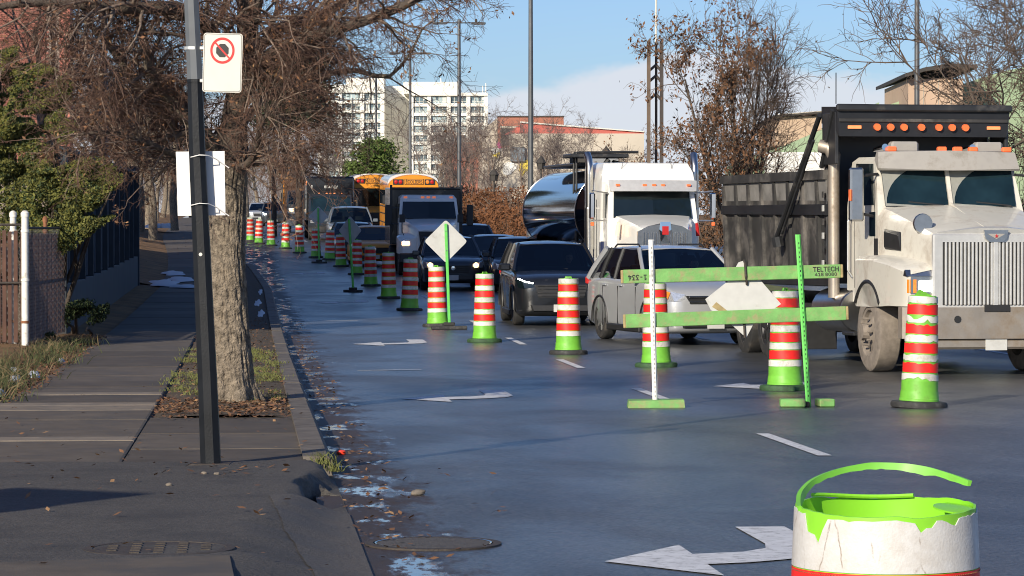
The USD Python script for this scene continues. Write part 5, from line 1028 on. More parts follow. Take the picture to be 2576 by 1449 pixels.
for s_ in (-1, 1): O(dt, 'canopy_bracket', [cbox((s_ * 1.27, 2.45, 3.3), (.05, .7, .75), .01), cyl((s_ * 1.3, 2.2, 3.7), (s_ * 1.3, 2.8, 2.9), .04, n=6)], 'black_steel')
for x_ in (-.70, -.50, -.30, -.04, .22, .42, .62): O(dt, 'amber_marker', cyl((x_, 1.985, 3.45), (x_, 2.06, 3.46), .05, .05, n=10), 'lamp_amber')
for x_ in (-1.03, 1.05): O(dt, 'clearance_lamp', cbox((x_, 2.03, 3.45), (.2, .03, .05), .012), 'lamp_amber_dim')
O(dt, 'aerial', cyl((-1.2, 2.4, 3.8), (-1.2, 2.4, 4.25), .008, n=5), 'black_steel')
for k in range(6): O(dt, 'reflector_tape', cbox((-1.272, 2.82, 1.5 + .2 * k), (.012, .1, .09), .002), 'sign_back' if k % 2 == 0 else 'dump_steel')
O(dt, 'mudflap', [cbox((s_ * .95, 4.25, .55), (.6, .03, .7), .006) for s_ in (-1, 1)], 'black_plastic')

# ---- tanker tractor with polished tank trailer
x, y = at(1672, 69.0)
tk = T('tank_truck', 'white long nosed tractor with chrome stacks pulling a mirror polished tank', 'truck', (x, y, zr(y)), .03, slope(y))
for s_ in (-1, 1):
    wheel(tk, s_ * 1.02, 1.1, .52, .3, s_, spokes=8)
    for yy_ in (5.4, 6.7): wheel(tk, s_ * 1.0, yy_, .52, .5, s_, spokes=8)
    for yy_ in (16.2, 17.5): wheel(tk, s_ * 1.0, yy_, .52, .5, s_, spokes=8)
    O(tk, 'fender', hull([(s_ * x_, y_, z_) for x_, y_, z_ in ((.7, .2, 1.1), (1.18, .3, 1.1), (1.2, .6, 1.32), (.7, .3, 1.35), (1.2, 1.8, 1.3), (1.2, 2.1, 1.0), (.7, 2.1, 1.3))]), 'paint_truckwhite', smooth=30)
    O(tk, 'headlight', cbox((s_ * .98, .22, 1.25), (.36, .12, .26), .04), 'chrome'); O(tk, 'side_panel', cbox((s_ * 1.1, 3.6, 1.15), (.12, 2.6, .9), .02), 'paint_navy')
    O(tk, 'exhaust', tube([(s_ * 1.29, 3.3, .9), (s_ * 1.29, 3.3, 3.2), (s_ * 1.29, 3.31, 3.38), (s_ * 1.29, 3.42, 3.58), (s_ * 1.31, 3.56, 3.70)], [.095, .095, .09, .09, .09], 14), 'chrome_dull', smooth=40)
    O(tk, 'heat_shield', mv(lathe([(.105, -.5), (.11, -.48), (.11, .48), (.105, .5)], 14), (s_ * 1.29, 3.3, 1.9)), 'chrome_dull', smooth=40)
    m_ = O(tk, 'mirror', cbox((s_ * 1.45, 1.75, 2.45), (.13, .14, .62), .05), 'chrome'); O(m_, 'mirror_arm', [cyl((s_ * 1.05, 1.9, 2.75), (s_ * 1.45, 1.75, 2.8), .02, n=6), cyl((s_ * 1.05, 1.9, 2.1), (s_ * 1.45, 1.75, 2.1), .02, n=6)], 'chrome_dull'); O(m_, 'marker', cbox((s_ * 1.45, 1.68, 2.02), (.08, .05, .09), .02), 'lamp_amber')
    O(tk, 'grab_rail', cyl((s_ * 1.16, 2.9, 1.2), (s_ * 1.16, 2.9, 2.6), .025, n=6), 'chrome')
    O(tk, 'hood_lamp', cyl((s_ * .93, 1.0, 2.05), (s_ * .97, 1.05, 1.75), .04, .05, n=8), 'lens_red' if s_ > 0 else 'lamp_warm_soft')
O(tk, 'hood', loft([hood_sec(.05, .62, .9, 1.95), hood_sec(.3, .68, .9, 2.02), hood_sec(1.0, .82, .9, 2.14), hood_sec(1.75, .96, .9, 2.24)]), 'paint_truckwhite', smooth=35)
g_ = O(tk, 'grille', hull([(s_ * x_, y_, z_) for s_ in (-1, 1) for x_, y_, z_ in ((.62, .02, .8), (.64, .0, 1.85), (.4, -.02, 1.98), (.1, -.04, 2.02), (.62, .1, .8), (.64, .1, 1.85), (.1, .1, 2.04))]), 'chrome_dull')
for k, x_ in enumerate(np.linspace(-.5, .5, 17)):
    if abs(x_) > .08: O(g_, 'grille_slat', cbox((x_, -.035, 1.35), (.022, .03, .98), .006), 'chrome')
O(g_, 'emblem', hull([(-.12, -.06, 2.08), (.12, -.06, 2.08), (.14, -.07, 1.9), (.09, -.07, 1.62), (-.09, -.07, 1.62), (-.14, -.07, 1.9), (0, -.02, 1.9), (0, -.08, 1.8)]), 'chrome'); O(g_, 'emblem_plate', cbox((0, -.085, 1.88), (.15, .012, .2), .02), 'lens_red')
O(tk, 'bumper', cbox((0, -.12, .62), (2.4, .12, .5), .03), 'chrome')
O(tk, 'cab', hull([(s_ * x_, y_, z_) for s_ in (-1, 1) for x_, y_, z_ in ((1.08, 1.7, .9), (1.08, 3.1, .9), (1.08, 1.75, 2.1), (1.02, 2.0, 2.95), (1.08, 3.1, 3.0))]), 'paint_truckwhite', smooth=20)
O(tk, 'sleeper', hull([(s_ * x_, y_, z_) for s_ in (-1, 1) for x_, y_, z_ in ((1.17, 2.6, .9), (1.17, 4.9, .9), (1.17, 2.6, 2.9), (1.17, 4.9, 3.3), (1.12, 2.35, 3.02), (1.10, 2.5, 3.25), (1.02, 2.75, 3.47), (1.02, 4.9, 3.52), (1.16, 4.9, 3.42))]), 'paint_truckwhite', smooth=30)
O(tk, 'windshield', hull([(s_ * x_, y_, z_) for s_ in (-1, 1) for x_, y_, z_ in ((.94, 1.70, 2.17), (.90, 1.93, 2.84), (.94, 1.8, 2.17), (.9, 2.0, 2.84))] + [(0, 1.58, 2.19), (0, 1.80, 2.84)]), 'glass_dark')
v_ = O(tk, 'sun_visor', hull([(s_ * x_, y_, z_) for s_ in (-1, 1) for x_, y_, z_ in ((1.03, 1.62, 2.80), (1.06, 1.75, 3.05), (1.0, 2.05, 3.06), (1.03, 1.66, 2.78))] + [(0, 1.44, 2.80), (0, 1.6, 3.06)]), 'bright_trim', smooth=30)
for x_ in (-.85, -.22, 0, .22, .85): O(v_, 'marker', cbox((x_, 1.53 + .12 * abs(x_), 2.94), (.1, .06, .05), .015), 'lamp_amber')
for s_ in (-1, 1): O(tk, 'side_window', cbox((s_ * 1.075, 2.28, 2.45), (.03, .62, .6), .05), 'glass_dark')
O(tk, 'roof_aerial', [cyl((s_ * .62, 2.6, 3.3), (s_ * .55, 2.6, 3.62), .006, n=4) for s_ in (-1, 1)], 'black_steel')
# tank trailer
Rt = 1.13
tz = 2.28
O(tk, 'tank', mv(lathe([(0, -.28), (.5, -.24), (.9, -.1), (1.05, 0), (Rt, .08), (Rt, 11.0), (1.05, 11.1), (.9, 11.2), (.5, 11.32), (0, 11.36)], 48), (0, 6.9, tz), rotm(rx=-PI / 2)), 'tank_steel', smooth=40)
for yy_ in (6.99, 17.85): O(tk, 'tank_band', mv(lathe([(Rt + .002, -.05), (Rt + .012, -.045), (Rt + .012, .045), (Rt + .002, .05)], 48), (0, yy_, tz), rotm(rx=-PI / 2)), 'chrome_dull', smooth=40)
O(tk, 'catwalk', [cbox((-.15, 11.5, tz + Rt + .12), (1.5, 7, .08), .02), cbox((-.45, 8.0, tz + Rt + .32), (1.5, 1.5, .1), .02)], 'black_steel')
O(tk, 'rail_frame', [cyl((-1.0, yy_, tz + .2), (-1.0, yy_, tz + Rt + .40), .03, n=6) for yy_ in (7.6, 8.1)] + [cyl((-1.0, 7.6, tz + Rt + .4), (.6, 7.6, tz + Rt + .42), .04, n=6), cyl((-1.0, 8.1, tz + Rt + .4), (.6, 8.1, tz + Rt + .42), .03, n=6), cyl((-1.0, 7.6, .9), (-1.0, 7.6, tz + .3), .04, n=6)], 'black_steel')
O(tk, 'hose', tube([(-.2, 7.4, tz + Rt + .22), (-.6, 7.3, tz + .85), (-.85, 7.2, tz + .3), (-.9, 7.2, tz - .6), (-.8, 7.2, tz - 1.2)], .07, 8), 'black_plastic', smooth=40); O(tk, 'hatch_box', [cbox((.15, 7.5, tz + Rt - .1), (.5, .5, .45), .03, (.3, .2, .3)), cbox((-.25, 7.6, tz + Rt + .08), (1.0, .5, .14), .03)], 'black_steel')
O(tk, 'trailer_frame', [cbox((s_ * .5, 12.2, 1.0), (.12, 11.5, .25), .01) for s_ in (-1, 1)], 'black_steel'); O(tk, 'tractor_frame', [cbox((s_ * .42, 4.2, .8), (.1, 7.5, .25), .01) for s_ in (-1, 1)], 'black_steel')
O(tk, 'valve_cabinet', cbox((0, 7.3, 1.25), (1.9, .6, .7), .03), 'black_steel'); O(tk, 'landing_gear', [cyl((s_ * .8, 9.0, .05), (s_ * .8, 9.0, 1.1), .06, n=8) for s_ in (-1, 1)], 'black_steel')

# ---- white lorry with a black box
x, y = at(1087, 102)
wl = T('box_lorry', 'white nosed lorry with a black box body and lit headlight', 'truck', (x, y, zr(y)), 0, slope(y))
for s_ in (-1, 1):
    wheel(wl, s_ * .98, 1.0, .48, .28, s_, spokes=8); wheel(wl, s_ * .98, 5.2, .48, .5, s_, spokes=8)
    fn = loft([np.array([(s_ * .5, y_, .75), (s_ * w_, y_, .75), (s_ * w_, y_, zt_ - .1), (s_ * (w_ - .12), y_, zt_), (s_ * .5, y_, zt_ + .1)]) for y_, w_, zt_ in ((.12, 1.0, 1.2), (.35, 1.14, 1.32), (1.0, 1.16, 1.42), (1.7, 1.14, 1.4))])
    O(wl, 'fender', fn, 'paint_truckwhite', smooth=35)
    h_ = O(wl, 'headlight', mv(lathe([(0, -.02), (.13, 0), (.16, .05), (.1, .1)], 16), (s_ * .9, .16, 1.1), (-PI / 2, 0, 0)), 'lens')
    if s_ < 0: O(h_, 'lamp', cbox((s_ * .9, .12, 1.1), (.26, .03, .13), .03), 'lamp_warm')
    O(wl, 'mirror', [cbox((s_ * 1.42, 1.75, 2.05), (.22, .12, .72), .03), cyl((s_ * 1.05, 1.85, 2.3), (s_ * 1.4, 1.75, 2.3), .02, n=5), cyl((s_ * 1.05, 1.85, 1.75), (s_ * 1.4, 1.75, 1.75), .02, n=5)], 'black_plastic')
    O(wl, 'hood_mirror', [cbox((s_ * 1.0, .55, 1.95), (.2, .06, .28), .02), tube([(s_ * 1.0, .55, 1.9), (s_ * 1.0, .55, 1.5), (s_ * .95, .6, 1.38)], .015, 5)], 'black_plastic')
O(wl, 'hood', loft([hood_sec(.08, .5, .75, 1.55), hood_sec(.3, .62, .75, 1.68), hood_sec(1.0, .8, .75, 1.82), hood_sec(1.8, .98, .75, 1.93)]), 'paint_truckwhite', smooth=35)
g_ = O(wl, 'grille', hull([(s_ * x_, y_, z_) for s_ in (-1, 1) for x_, y_, z_ in ((.36, .03, .85), (.46, .04, 1.5), (.36, .15, .85), (.46, .2, 1.55))]), 'black_plastic'); O(g_, 'grille_bar', [cbox((0, .02, z_), (.8, .02, .02), .006) for z_ in (.95, 1.1, 1.25, 1.4)], 'black_steel')
O(wl, 'bumper', cbox((0, .0, .6), (2.25, .2, .34), .04), 'black_plastic')
O(wl, 'cab', hull([(s_ * x_, y_, z_) for s_ in (-1, 1) for x_, y_, z_ in ((1.05, 1.75, .75), (1.05, 3.2, .75), (1.05, 1.8, 1.85), (.98, 2.15, 2.62), (1.0, 3.2, 2.68), (.9, 2.35, 2.74), (.9, 3.1, 2.76))]), 'paint_truckwhite', smooth=20)
O(wl, 'windshield', hull([(s_ * x_, y_, z_) for s_ in (-1, 1) for x_, y_, z_ in ((.95, 1.76, 1.93), (.89, 2.08, 2.52), (.95, 1.9, 1.93), (.89, 2.2, 2.52))] + [(0, 1.66, 1.94), (0, 2.0, 2.52)]), 'glass_dark')
for s_ in (-1, 1): O(wl, 'side_window', cbox((s_ * 1.03, 2.55, 2.2), (.05, .7, .5), .04), 'glass_dark')
for x_ in (-.8, -.2, 0, .2, .8): O(wl, 'roof_marker', cbox((x_, 2.2, 2.68), (.12, .06, .05), .015), 'lamp_amber_dim')
O(wl, 'box_body', cbox((.02, 6.0, 2.0), (2.5, 5.0, 2.0), .03), 'paint_black'); O(wl, 'box_rail', cbox((.02, 3.5, 2.98), (2.56, .1, .08), .02), 'black_steel'); O(wl, 'box_post', [cbox((s_ * 1.24, 3.47, 2.05), (.08, .08, 2.1), .01) for s_ in (-1, 1)], 'black_steel')
O(wl, 'chassis', [cbox((s_ * .42, 4.6, .72), (.1, 8.2, .22), .01) for s_ in (-1, 1)], 'black_steel')

# ---- school buses
def bus(name, label, loc, sc):
    t = T(name, label, 'school bus', loc, 0.0, slope(loc[1]), s=sc)
    def arc_(hw, zb, zt, y):
        a_ = np.linspace(0, PI, 13); rr_ = .95
        pts = [(hw, zb)] + [(hw * np.sign(math.cos(q)) * abs(math.cos(q)) ** .55, zt - .62 + .62 * abs(math.sin(q)) ** .8) for q in a_] + [(-hw, zb)]
        return np.array([(p[0], y, p[1]) for p in pts])
    O(t, 'body', loft([arc_(1.16, .55, 2.95, 1.7), arc_(1.22, .5, 3.06, 1.85), arc_(1.22, .5, 3.08, 11.4), arc_(1.1, .6, 2.9, 11.55)]), 'paint_bus', smooth=35)
    O(t, 'roof', loft([np.array([(1.235 * np.sign(math.cos(q)) * abs(math.cos(q)) ** .6, y_, 2.64 + .52 * abs(math.sin(q)) ** .7) for q in np.linspace(.02, PI - .02, 13)] + [(-.9, y_, 2.6), (.9, y_, 2.6)]) for y_ in (2.35, 11.3)]), 'paint_busroof', smooth=35)
    cap = O(t, 'front_cap', loft([np.array([(1.235 * math.cos(q) * k, y_, 2.50 + .62 * abs(math.sin(q)) ** .75 * k) for q in np.linspace(0, PI, 15)] + [(-1.0 * k, y_, 2.44), (1.0 * k, y_, 2.44)]) for y_, k in ((1.60, .96), (1.68, 1.0), (2.35, 1.01))]), 'paint_bus', smooth=35)
    O(cap, 'sign_plate', cbox((0, 1.585, 2.80), (.92, .03, .25), .03), 'ink'); O(cap, 'sign_field', cbox((0, 1.57, 2.80), (.88, .02, .215), .025), 'paint_bus'); O(cap, 'lettering', text('ÉCOLIERS', .15, (0, 1.558, 2.80), .006, w=.80), 'ink')
    for s_ in (-1, 1):
        O(cap, 'lamp_panel', cbox((s_ * .76, 1.585, 2.79), (.50, .03, .24), .09), 'ink')
        O(cap, 'warning_lamp', mv(lathe([(0, 0), (.09, 0), (.08, .03), (0, .05)], 14), (s_ * .87, 1.572, 2.79), (PI / 2, 0, 0)), 'lens_red'); O(cap, 'warning_lamp', mv(lathe([(0, 0), (.09, 0), (.08, .03), (0, .05)], 14), (s_ * .65, 1.572, 2.79), (PI / 2, 0, 0)), 'lens_red' if s_ < 0 else 'lens_amber')
        for yy_ in np.arange(2.6, 11.0, .74): O(t, 'side_window', cbox((s_ * 1.215, yy_, 2.1), (.03, .6, .66), .03), 'glass_dark')
        O(t, 'side_rail', [cbox((s_ * 1.228, 6.8, z_), (.02, 9.0, .05), .006) for z_ in (.95, 1.35, 1.68)], 'ink')
        wheel(t, s_ * 1.02, .95, .48, .28, s_, spokes=6); wheel(t, s_ * .98, 8.6, .48, .5, s_, spokes=6)
        O(t, 'mirror', [cbox((s_ * 1.42, 1.5, 2.0), (.2, .1, .4), .04), cyl((s_ * 1.15, 1.75, 2.3), (s_ * 1.42, 1.5, 2.2), .02, n=5)], 'black_plastic'); O(t, 'headlight', mv(lathe([(0, 0), (.1, 0), (.08, .03), (0, .04)], 12), (s_ * .85, .06, 1.05), (PI / 2, 0, 0)), 'lens')
    O(t, 'windshield', hull([(s_ * x_, y_, z_) for s_ in (-1, 1) for x_, y_, z_ in ((1.08, 1.66, 1.55), (1.05, 1.60, 2.42), (1.08, 1.9, 1.55), (1.05, 1.9, 2.42))]), 'glass_dark')
    O(t, 'hood', loft([hood_sec(.05, .8, .6, 1.25), hood_sec(.2, 1.0, .6, 1.35), hood_sec(1.7, 1.15, .6, 1.55)]), 'paint_bus', smooth=35); O(t, 'grille', cbox((0, .04, 1.0), (1.1, .05, .5), .02), 'black_plastic'); O(t, 'bumper', cbox((0, -.05, .6), (2.3, .15, .25), .02), 'black_plastic')
    return t
x, y = at(1046, 142); bus('school_bus', 'nearer yellow school bus rising over the black box of the lorry', (x, y, zr(y)), (1.0, 1.0, 1.09))
x, y = at(945, 159); bus('school_bus', 'second yellow school bus half hidden behind the first', (x, y, zr(y) + .02), (1.0, 1.0, 1.09))

# ---- black lorry with a rounded body, and the brown one behind it
x, y = at(832, 155)
bl = T('black_lorry', 'tall black box lorry with small pale lettering over its cab', 'truck', (x, y, zr(y)), 0, slope(y))
for s_ in (-1, 1):
    wheel(bl, s_ * 1.0, 1.1, .5, .3, s_, spokes=8); wheel(bl, s_ * 1.0, 6.0, .5, .5, s_, spokes=8)
    O(bl, 'headlight', cbox((s_ * .9, -.01, .95), (.3, .06, .16), .03), 'lens'); O(bl, 'mirror', cbox((s_ * 1.38, .3, 1.9), (.16, .12, .6), .03), 'black_plastic'); O(bl, 'corner_post', cbox((s_ * 1.22, 1.52, 2.3), (.1, .08, 1.9), .02), 'grey_metal'); O(bl, 'corner_marker', cbox((s_ * 1.22, 1.47, 2.95), (.08, .03, .22), .01), 'lamp_amber_dim' if s_ < 0 else 'sign_back')
O(bl, 'cab', hull([(s_ * x_, y_, z_) for s_ in (-1, 1) for x_, y_, z_ in ((1.15, 0, .5), (1.15, 1.9, .5), (1.15, .02, 1.5), (1.08, .25, 2.35), (1.1, 1.9, 2.4))]), 'paint_black', smooth=20)
O(bl, 'windshield', hull([(s_ * x_, y_, z_) for s_ in (-1, 1) for x_, y_, z_ in ((1.05, .0, 1.5), (1.0, .22, 2.26), (1.05, .1, 1.5), (1.0, .3, 2.26))]), 'glass_dusty'); O(bl, 'bumper', cbox((0, -.05, .55), (2.35, .15, .35), .03), 'black_steel')
for x_ in (-.6, -.2, 0, .2, .6): O(bl, 'roof_marker', cbox((x_, .28, 2.42), (.1, .05, .05), .015), 'lamp_amber_dim')
O(bl, 'box_body', hull([(s_ * x_, y_, z_) for s_ in (-1, 1) for x_, y_, z_ in ((1.25, 1.5, 1.0), (1.25, 8.5, 1.0), (1.25, 1.5, 3.2), (1.2, 1.55, 3.3), (1.25, 8.5, 3.3), (1.2, 1.4, 2.5), (1.18, 1.42, 3.2))]), 'paint_black', smooth=20)
O(bl, 'lettering', text('energy', .17, (.05, 1.395, 2.78), .006, w=.72), 'sign_back'); O(bl, 'latch', cbox((-.95, 1.39, 2.75), (.06, .02, .2), .006), 'sign_back'); O(bl, 'chassis', cbox((0, 4.5, .75), (.9, 7.5, .25), .02), 'black_steel')
x, y = at(768, 176)
br = T('brown_lorry', 'brown high sided lorry with one headlight glowing behind the black lorry', 'truck', (x, y, zr(y)), 0, slope(y))
for s_ in (-1, 1):
    wheel(br, s_ * 1.0, 1.0, .5, .3, s_, spokes=8); wheel(br, s_ * 1.0, 5.6, .5, .5, s_, spokes=8)
    h_ = O(br, 'headlight', cbox((s_ * .82, -.02, 1.3), (.42, .08, .34), .06), 'lens')
    O(h_, 'lamp', cbox((s_ * .82, -.065, 1.36), (.22, .03, .2), .03), 'lamp_warm'); O(br, 'mirror', cbox((s_ * 1.35, .4, 2.1), (.16, .1, .5), .03), 'black_plastic'); O(br, 'edge_lamp', cbox((s_ * 1.24, 1.9, 2.4), (.06, .06, 1.4), .01), 'paint_bus')
O(br, 'cab', hull([(s_ * x_, y_, z_) for s_ in (-1, 1) for x_, y_, z_ in ((1.1, 0, .5), (1.1, 2, .5), (1.1, .05, 1.7), (1.0, .4, 2.5), (1.05, 2, 2.5))]), 'paint_charcoal', smooth=20); O(br, 'windshield', hull([(s_ * x_, y_, z_) for s_ in (-1, 1) for x_, y_, z_ in ((1.0, .04, 1.7), (.92, .36, 2.42), (1.0, .1, 1.7), (.92, .4, 2.42))]), 'glass_dark')
O(br, 'grille', cbox((0, -.03, 1.1), (1.0, .06, .6), .03), 'black_plastic'); O(br, 'bumper', cbox((0, -.06, .6), (2.2, .14, .4), .03), 'chrome_dull')
O(br, 'box_body', cbox((0, 5.2, 2.1), (2.5, 6.6, 2.3), .03), 'paint_brown'); O(br, 'box_rib', [cbox((s_ * 1.26, y_, 2.1), (.05, .1, 2.2), .01) for s_ in (-1, 1) for y_ in np.arange(2.2, 8.4, .9)], 'black_steel'); O(br, 'chassis', cbox((0, 4.2, .8), (.9, 7.0, .25), .02), 'black_steel')
# ------------------------------------------------------------------ trees and plants
mk('weed_green', (.05, .06, .02), .9, var=.5, scale=4, world=True)
def batch_tubes(P, R, n=3):
    P = np.asarray(P, float); R = np.asarray(R, float); m, k, _ = P.shape
    D = np.gradient(P, axis=1); D /= np.maximum(np.linalg.norm(D, axis=2, keepdims=True), 1e-9)
    ref = np.where(np.abs(D[:, :1, 2:3]) > .9, np.array([1.0, 0, 0]), np.array([0, 0, 1.0])); U = np.cross(D, ref); U /= np.maximum(np.linalg.norm(U, axis=2, keepdims=True), 1e-9); W = np.cross(D, U)
    a = np.arange(n) / n * 2 * PI
    V = P[:, :, None] + R[:, :, None, None] * (np.cos(a)[:, None] * U[:, :, None] + np.sin(a)[:, None] * W[:, :, None])
    i = (np.arange(k - 1)[:, None] * n + np.arange(n)).ravel(); j = (np.arange(k - 1)[:, None] * n + (np.arange(n) + 1) % n).ravel()
    F1 = np.vstack([np.stack([i, i + n, j], 1), np.stack([j, i + n, j + n], 1)])
    return V.reshape(-1, 3), (np.arange(m)[:, None, None] * (k * n) + F1[None]).reshape(-1, 3)
K = 5
def branch(r, p, d, L, R, wander, lift, r_end=.35):
    """K points of a wandering branch, its radii and its end directions."""
    P = [p]; dirs = [d]
    for _ in range(K - 1):
        d = d + r.normal(size=3) * wander + np.array([0, 0, lift]); d = d / np.linalg.norm(d); P.append(P[-1] + d * L / (K - 1)); dirs.append(d)
    return np.array(P), R * np.linspace(1, r_end, K), np.array(dirs)
def spread(r, d, ang):
    u = np.cross(d, r.normal(size=3)); u /= np.linalg.norm(u) + 1e-9
    return d * math.cos(ang) + u * math.sin(ang)
def grow(r, seeds, levels):
    """seeds: (p, d, L, R). levels: dicts n (children per branch), ang, len, rad, wander, lift. Returns a list of levels of (P, R)."""
    out = []; cur = seeds
    for li, lv in enumerate(levels):
        Ps, Rs, nxt = [], [], []
        for (p, d, L, R) in cur:
            P, Q, D = branch(r, p, d, L, R, lv.get('wander', .15), lv.get('lift', 0), lv.get('end', .4)); Ps.append(P); Rs.append(Q)
            if li + 1 < len(levels):
                nl = levels[li + 1]; n = nl['n'] if np.ndim(nl['n']) == 0 else int(r.integers(nl['n'][0], nl['n'][1] + 1))
                for c in range(n):
                    t = r.uniform(nl.get('from', .25), 1.0) * (K - 1); i = min(int(t), K - 2); f = t - i
                    q = P[i] * (1 - f) + P[i + 1] * f; rad = (Q[i] * (1 - f) + Q[i + 1] * f)
                    nxt.append((q, spread(r, D[i + 1], r.uniform(*nl['ang'])), L * nl['len'] * r.uniform(.6, 1.25), max(rad * nl['rad'], nl.get('min', .003))))
        out.append((np.array(Ps), np.array(Rs))); cur = nxt
    return out
def tree(name, label, cat_, loc, seeds, levels, seed, mats=('bark', 'twig'), leaves=None, nthick=2, sides=(10, 6, 4, 3, 3, 3), group=None, trunk=None, rz=0, s=1):
    r = np.random.default_rng(seed); t = T(name, label, cat_, loc, rz, 0, group, s=s)
    lv = grow(r, seeds, levels)
    thick = ([trunk] if trunk is not None else []) + [batch_tubes(P, R, sides[i]) for i, (P, R) in enumerate(lv[:nthick])]
    O(t, 'trunk', thick, mats[0], smooth=True)
    O(t, 'crown', [batch_tubes(P, R, sides[min(i, 5)]) for i, (P, R) in enumerate(lv) if i >= nthick], mats[1], smooth=True)
    if leaves:
        m, n, size, sel = leaves; P = lv[-1][0][:, 2:, :].reshape(-1, 3)
        if sel is not None: P = P[sel(P)]
        if len(P):
            C = P[r.integers(0, len(P), n)] + r.normal(size=(n, 3)) * size * .6; O(t, 'dead_leaves', leafcloud(r, C, size), m, kind='stuff')
    return t

# the big street tree: leaning bark trunk, limbs and drooping reddish twigs
mx, my = at(583, 30.6); mz = zr(my) + .13
r = np.random.default_rng(11)
tp = [(580, 1030, 78), (584, 990, 60), (582, 930, 50), (577, 840, 47), (573, 740, 44), (570, 640, 42), (570, 540, 43), (572, 460, 44), (578, 390, 42), (590, 300, 30), (604, 200, 26), (622, 90, 24), (630, -40, 28), (640, -200, 24)]
def mt(px, py, dy=0.0): return np.array([(px - 583) / FOC * 30.6, dy, ZP(py, 30.6) - mz])
nT = 132; NZ = 170; zs = np.linspace(0, 1, NZ); tpa = np.array(tp, float); ti = np.linspace(0, 1, len(tpa))
cxs, cys, ws = (PchipInterpolator(ti, tpa[:, k])(zs) for k in range(3)); rings = []
aa = np.arange(nT) / nT * 2 * PI
for k in range(NZ):
    c_ = mt(cxs[k], cys[k]); w_ = ws[k] / FOC * 30.6 * 1.06
    tw_ = aa + .25 * math.sin(c_[2] * 1.3); q3 = np.stack([np.cos(tw_) * 9, np.sin(tw_) * 9, np.full(nT, c_[2] * 4.5)], 1)
    ridge = 1 - np.abs(2 * meshkit.fbm(q3, 3, 2) - 1) * 2.0; big_ = meshkit.fbm(q3 * .3, 2, 5) - .5
    rough = 1 + .13 * (ridge - .5) + .12 * big_ + .16 * np.clip((.35 - c_[2]) / .35, 0, 1) * np.sin(aa * 5 + 1)
    rings.append(np.stack([c_[0] + w_ * rough * np.cos(aa), c_[1] + w_ * rough * np.sin(aa), np.full(nT, c_[2])], 1))
rings[0][:, 2] -= .12
split_ = int(np.argmin(np.abs(cys - 400)))
trunk = loft(rings[:split_ + 1]); leader = loft(rings[split_ - 1:])
def limb(pts, r0, r1, dys):
    P = np.array([mt(px, py, dy) for (px, py), dy in zip(pts, dys)]); q = np.linspace(0, 1, len(P)); tt_ = np.linspace(0, 1, 13); return np.stack([PchipInterpolator(q, P[:, k])(tt_) for k in range(3)], 1), np.linspace(r0, r1, 13)
LM = [limb([(570, 440), (520, 390), (440, 330), (375, 262), (330, 190), (285, 118), (230, 60)], .085, .03, [0, .1, .3, .2, -.1, -.3, -.5]),
      limb([(575, 400), (505, 330), (430, 250), (390, 170), (372, 70), (360, -60)], .09, .035, [0, -.1, -.2, -.5, -.6, -.8]),
      limb([(590, 330), (640, 200), (720, 130), (840, 95), (960, 60), (1090, 5), (1200, -60)], .085, .03, [0, -.3, -.6, -.8, -.9, -1.1, -1.3]),
      limb([(600, 240), (560, 120), (480, 40), (330, 45), (190, 40), (60, 60)], .10, .03, [0, -.4, -.9, -1.3, -1.6, -1.9]),
      limb([(585, 360), (640, 260), (700, 215), (790, 180), (880, 165), (960, 185), (1010, 150), (1060, 60)], .05, .012, [0, .3, .5, .7, .8, .7, .6, .5]),
      limb([(575, 420), (620, 420), (655, 390), (670, 340), (690, 300), (720, 300)], .05, .012, [0, -.3, -.6, -.8, -.9, -.9]),
      limb([(610, 180), (700, 60), (800, 20), (900, -60)], .07, .03, [0, .5, .9, 1.2]),
      limb([(600, 260), (650, 90), (690, -40)], .06, .03, [0, -.6, -1.0]),
      limb([(560, 430), (470, 400), (390, 365), (320, 345), (240, 350)], .045, .012, [0, -.5, -.9, -1.1, -1.2])]
big = T('street_tree', 'big leaning street tree with rough pale bark in the kerbside strip', 'tree', (mx, my, mz), -YAW)
O(big, 'trunk', trunk, 'bark', smooth=True); O(big, 'leader', leader, 'bark_dark', smooth=True)  # leader gets a darker bark colour in place of shade from the crown
seeds = []
for k, (P, R) in enumerate(LM):
    O(big, 'limb', tube(P, R, 8), 'bark' if k in (0, 1, 4) else 'bark_dark', smooth=True)  # some limbs coloured in pale bark to read as sunlit
    n_ = {2: 38, 3: 42, 4: 10}.get(k, 40); up_ = {0: .18, 8: .25, 5: .1, 2: .12}.get(k, -.1); lm_ = .65 if k in (2, 8) else 1.0
    for _ in range(n_):
        t_ = r.uniform(.18, 1.0) * 11.99; i = int(t_); d_ = P[i + 1] - P[i]; d_ /= np.linalg.norm(d_)
        seeds.append((P[i] + (P[i + 1] - P[i]) * (t_ - i), spread(r, d_, r.uniform(.5, 1.4)) + np.array([0, 0, up_]), r.uniform(.45, 1.1) * lm_, max(.35 * R[i], .008)))
lv = grow(r, seeds, [dict(wander=.17, lift=-.03, end=.3), dict(n=(5, 8), ang=(.4, 1.1), len=.55, rad=.5, wander=.19, lift=-.06, min=.0038, end=.45), dict(n=(4, 7), ang=(.4, 1.3), len=.5, rad=.6, wander=.2, lift=-.04, min=.0026, end=.5), dict(n=(1, 3), ang=(.4, 1.3), len=.5, rad=.7, wander=.25, lift=-.05, min=.0021, end=.6)])
O(big, 'branches', [batch_tubes(*lv[0], 5)], 'twig_pale', smooth=True)
h1 = len(lv[1][0]) // 2; pk = np.arange(len(lv[1][0])) % 6 == 0; pk2 = np.arange(len(lv[2][0])) % 9 == 0
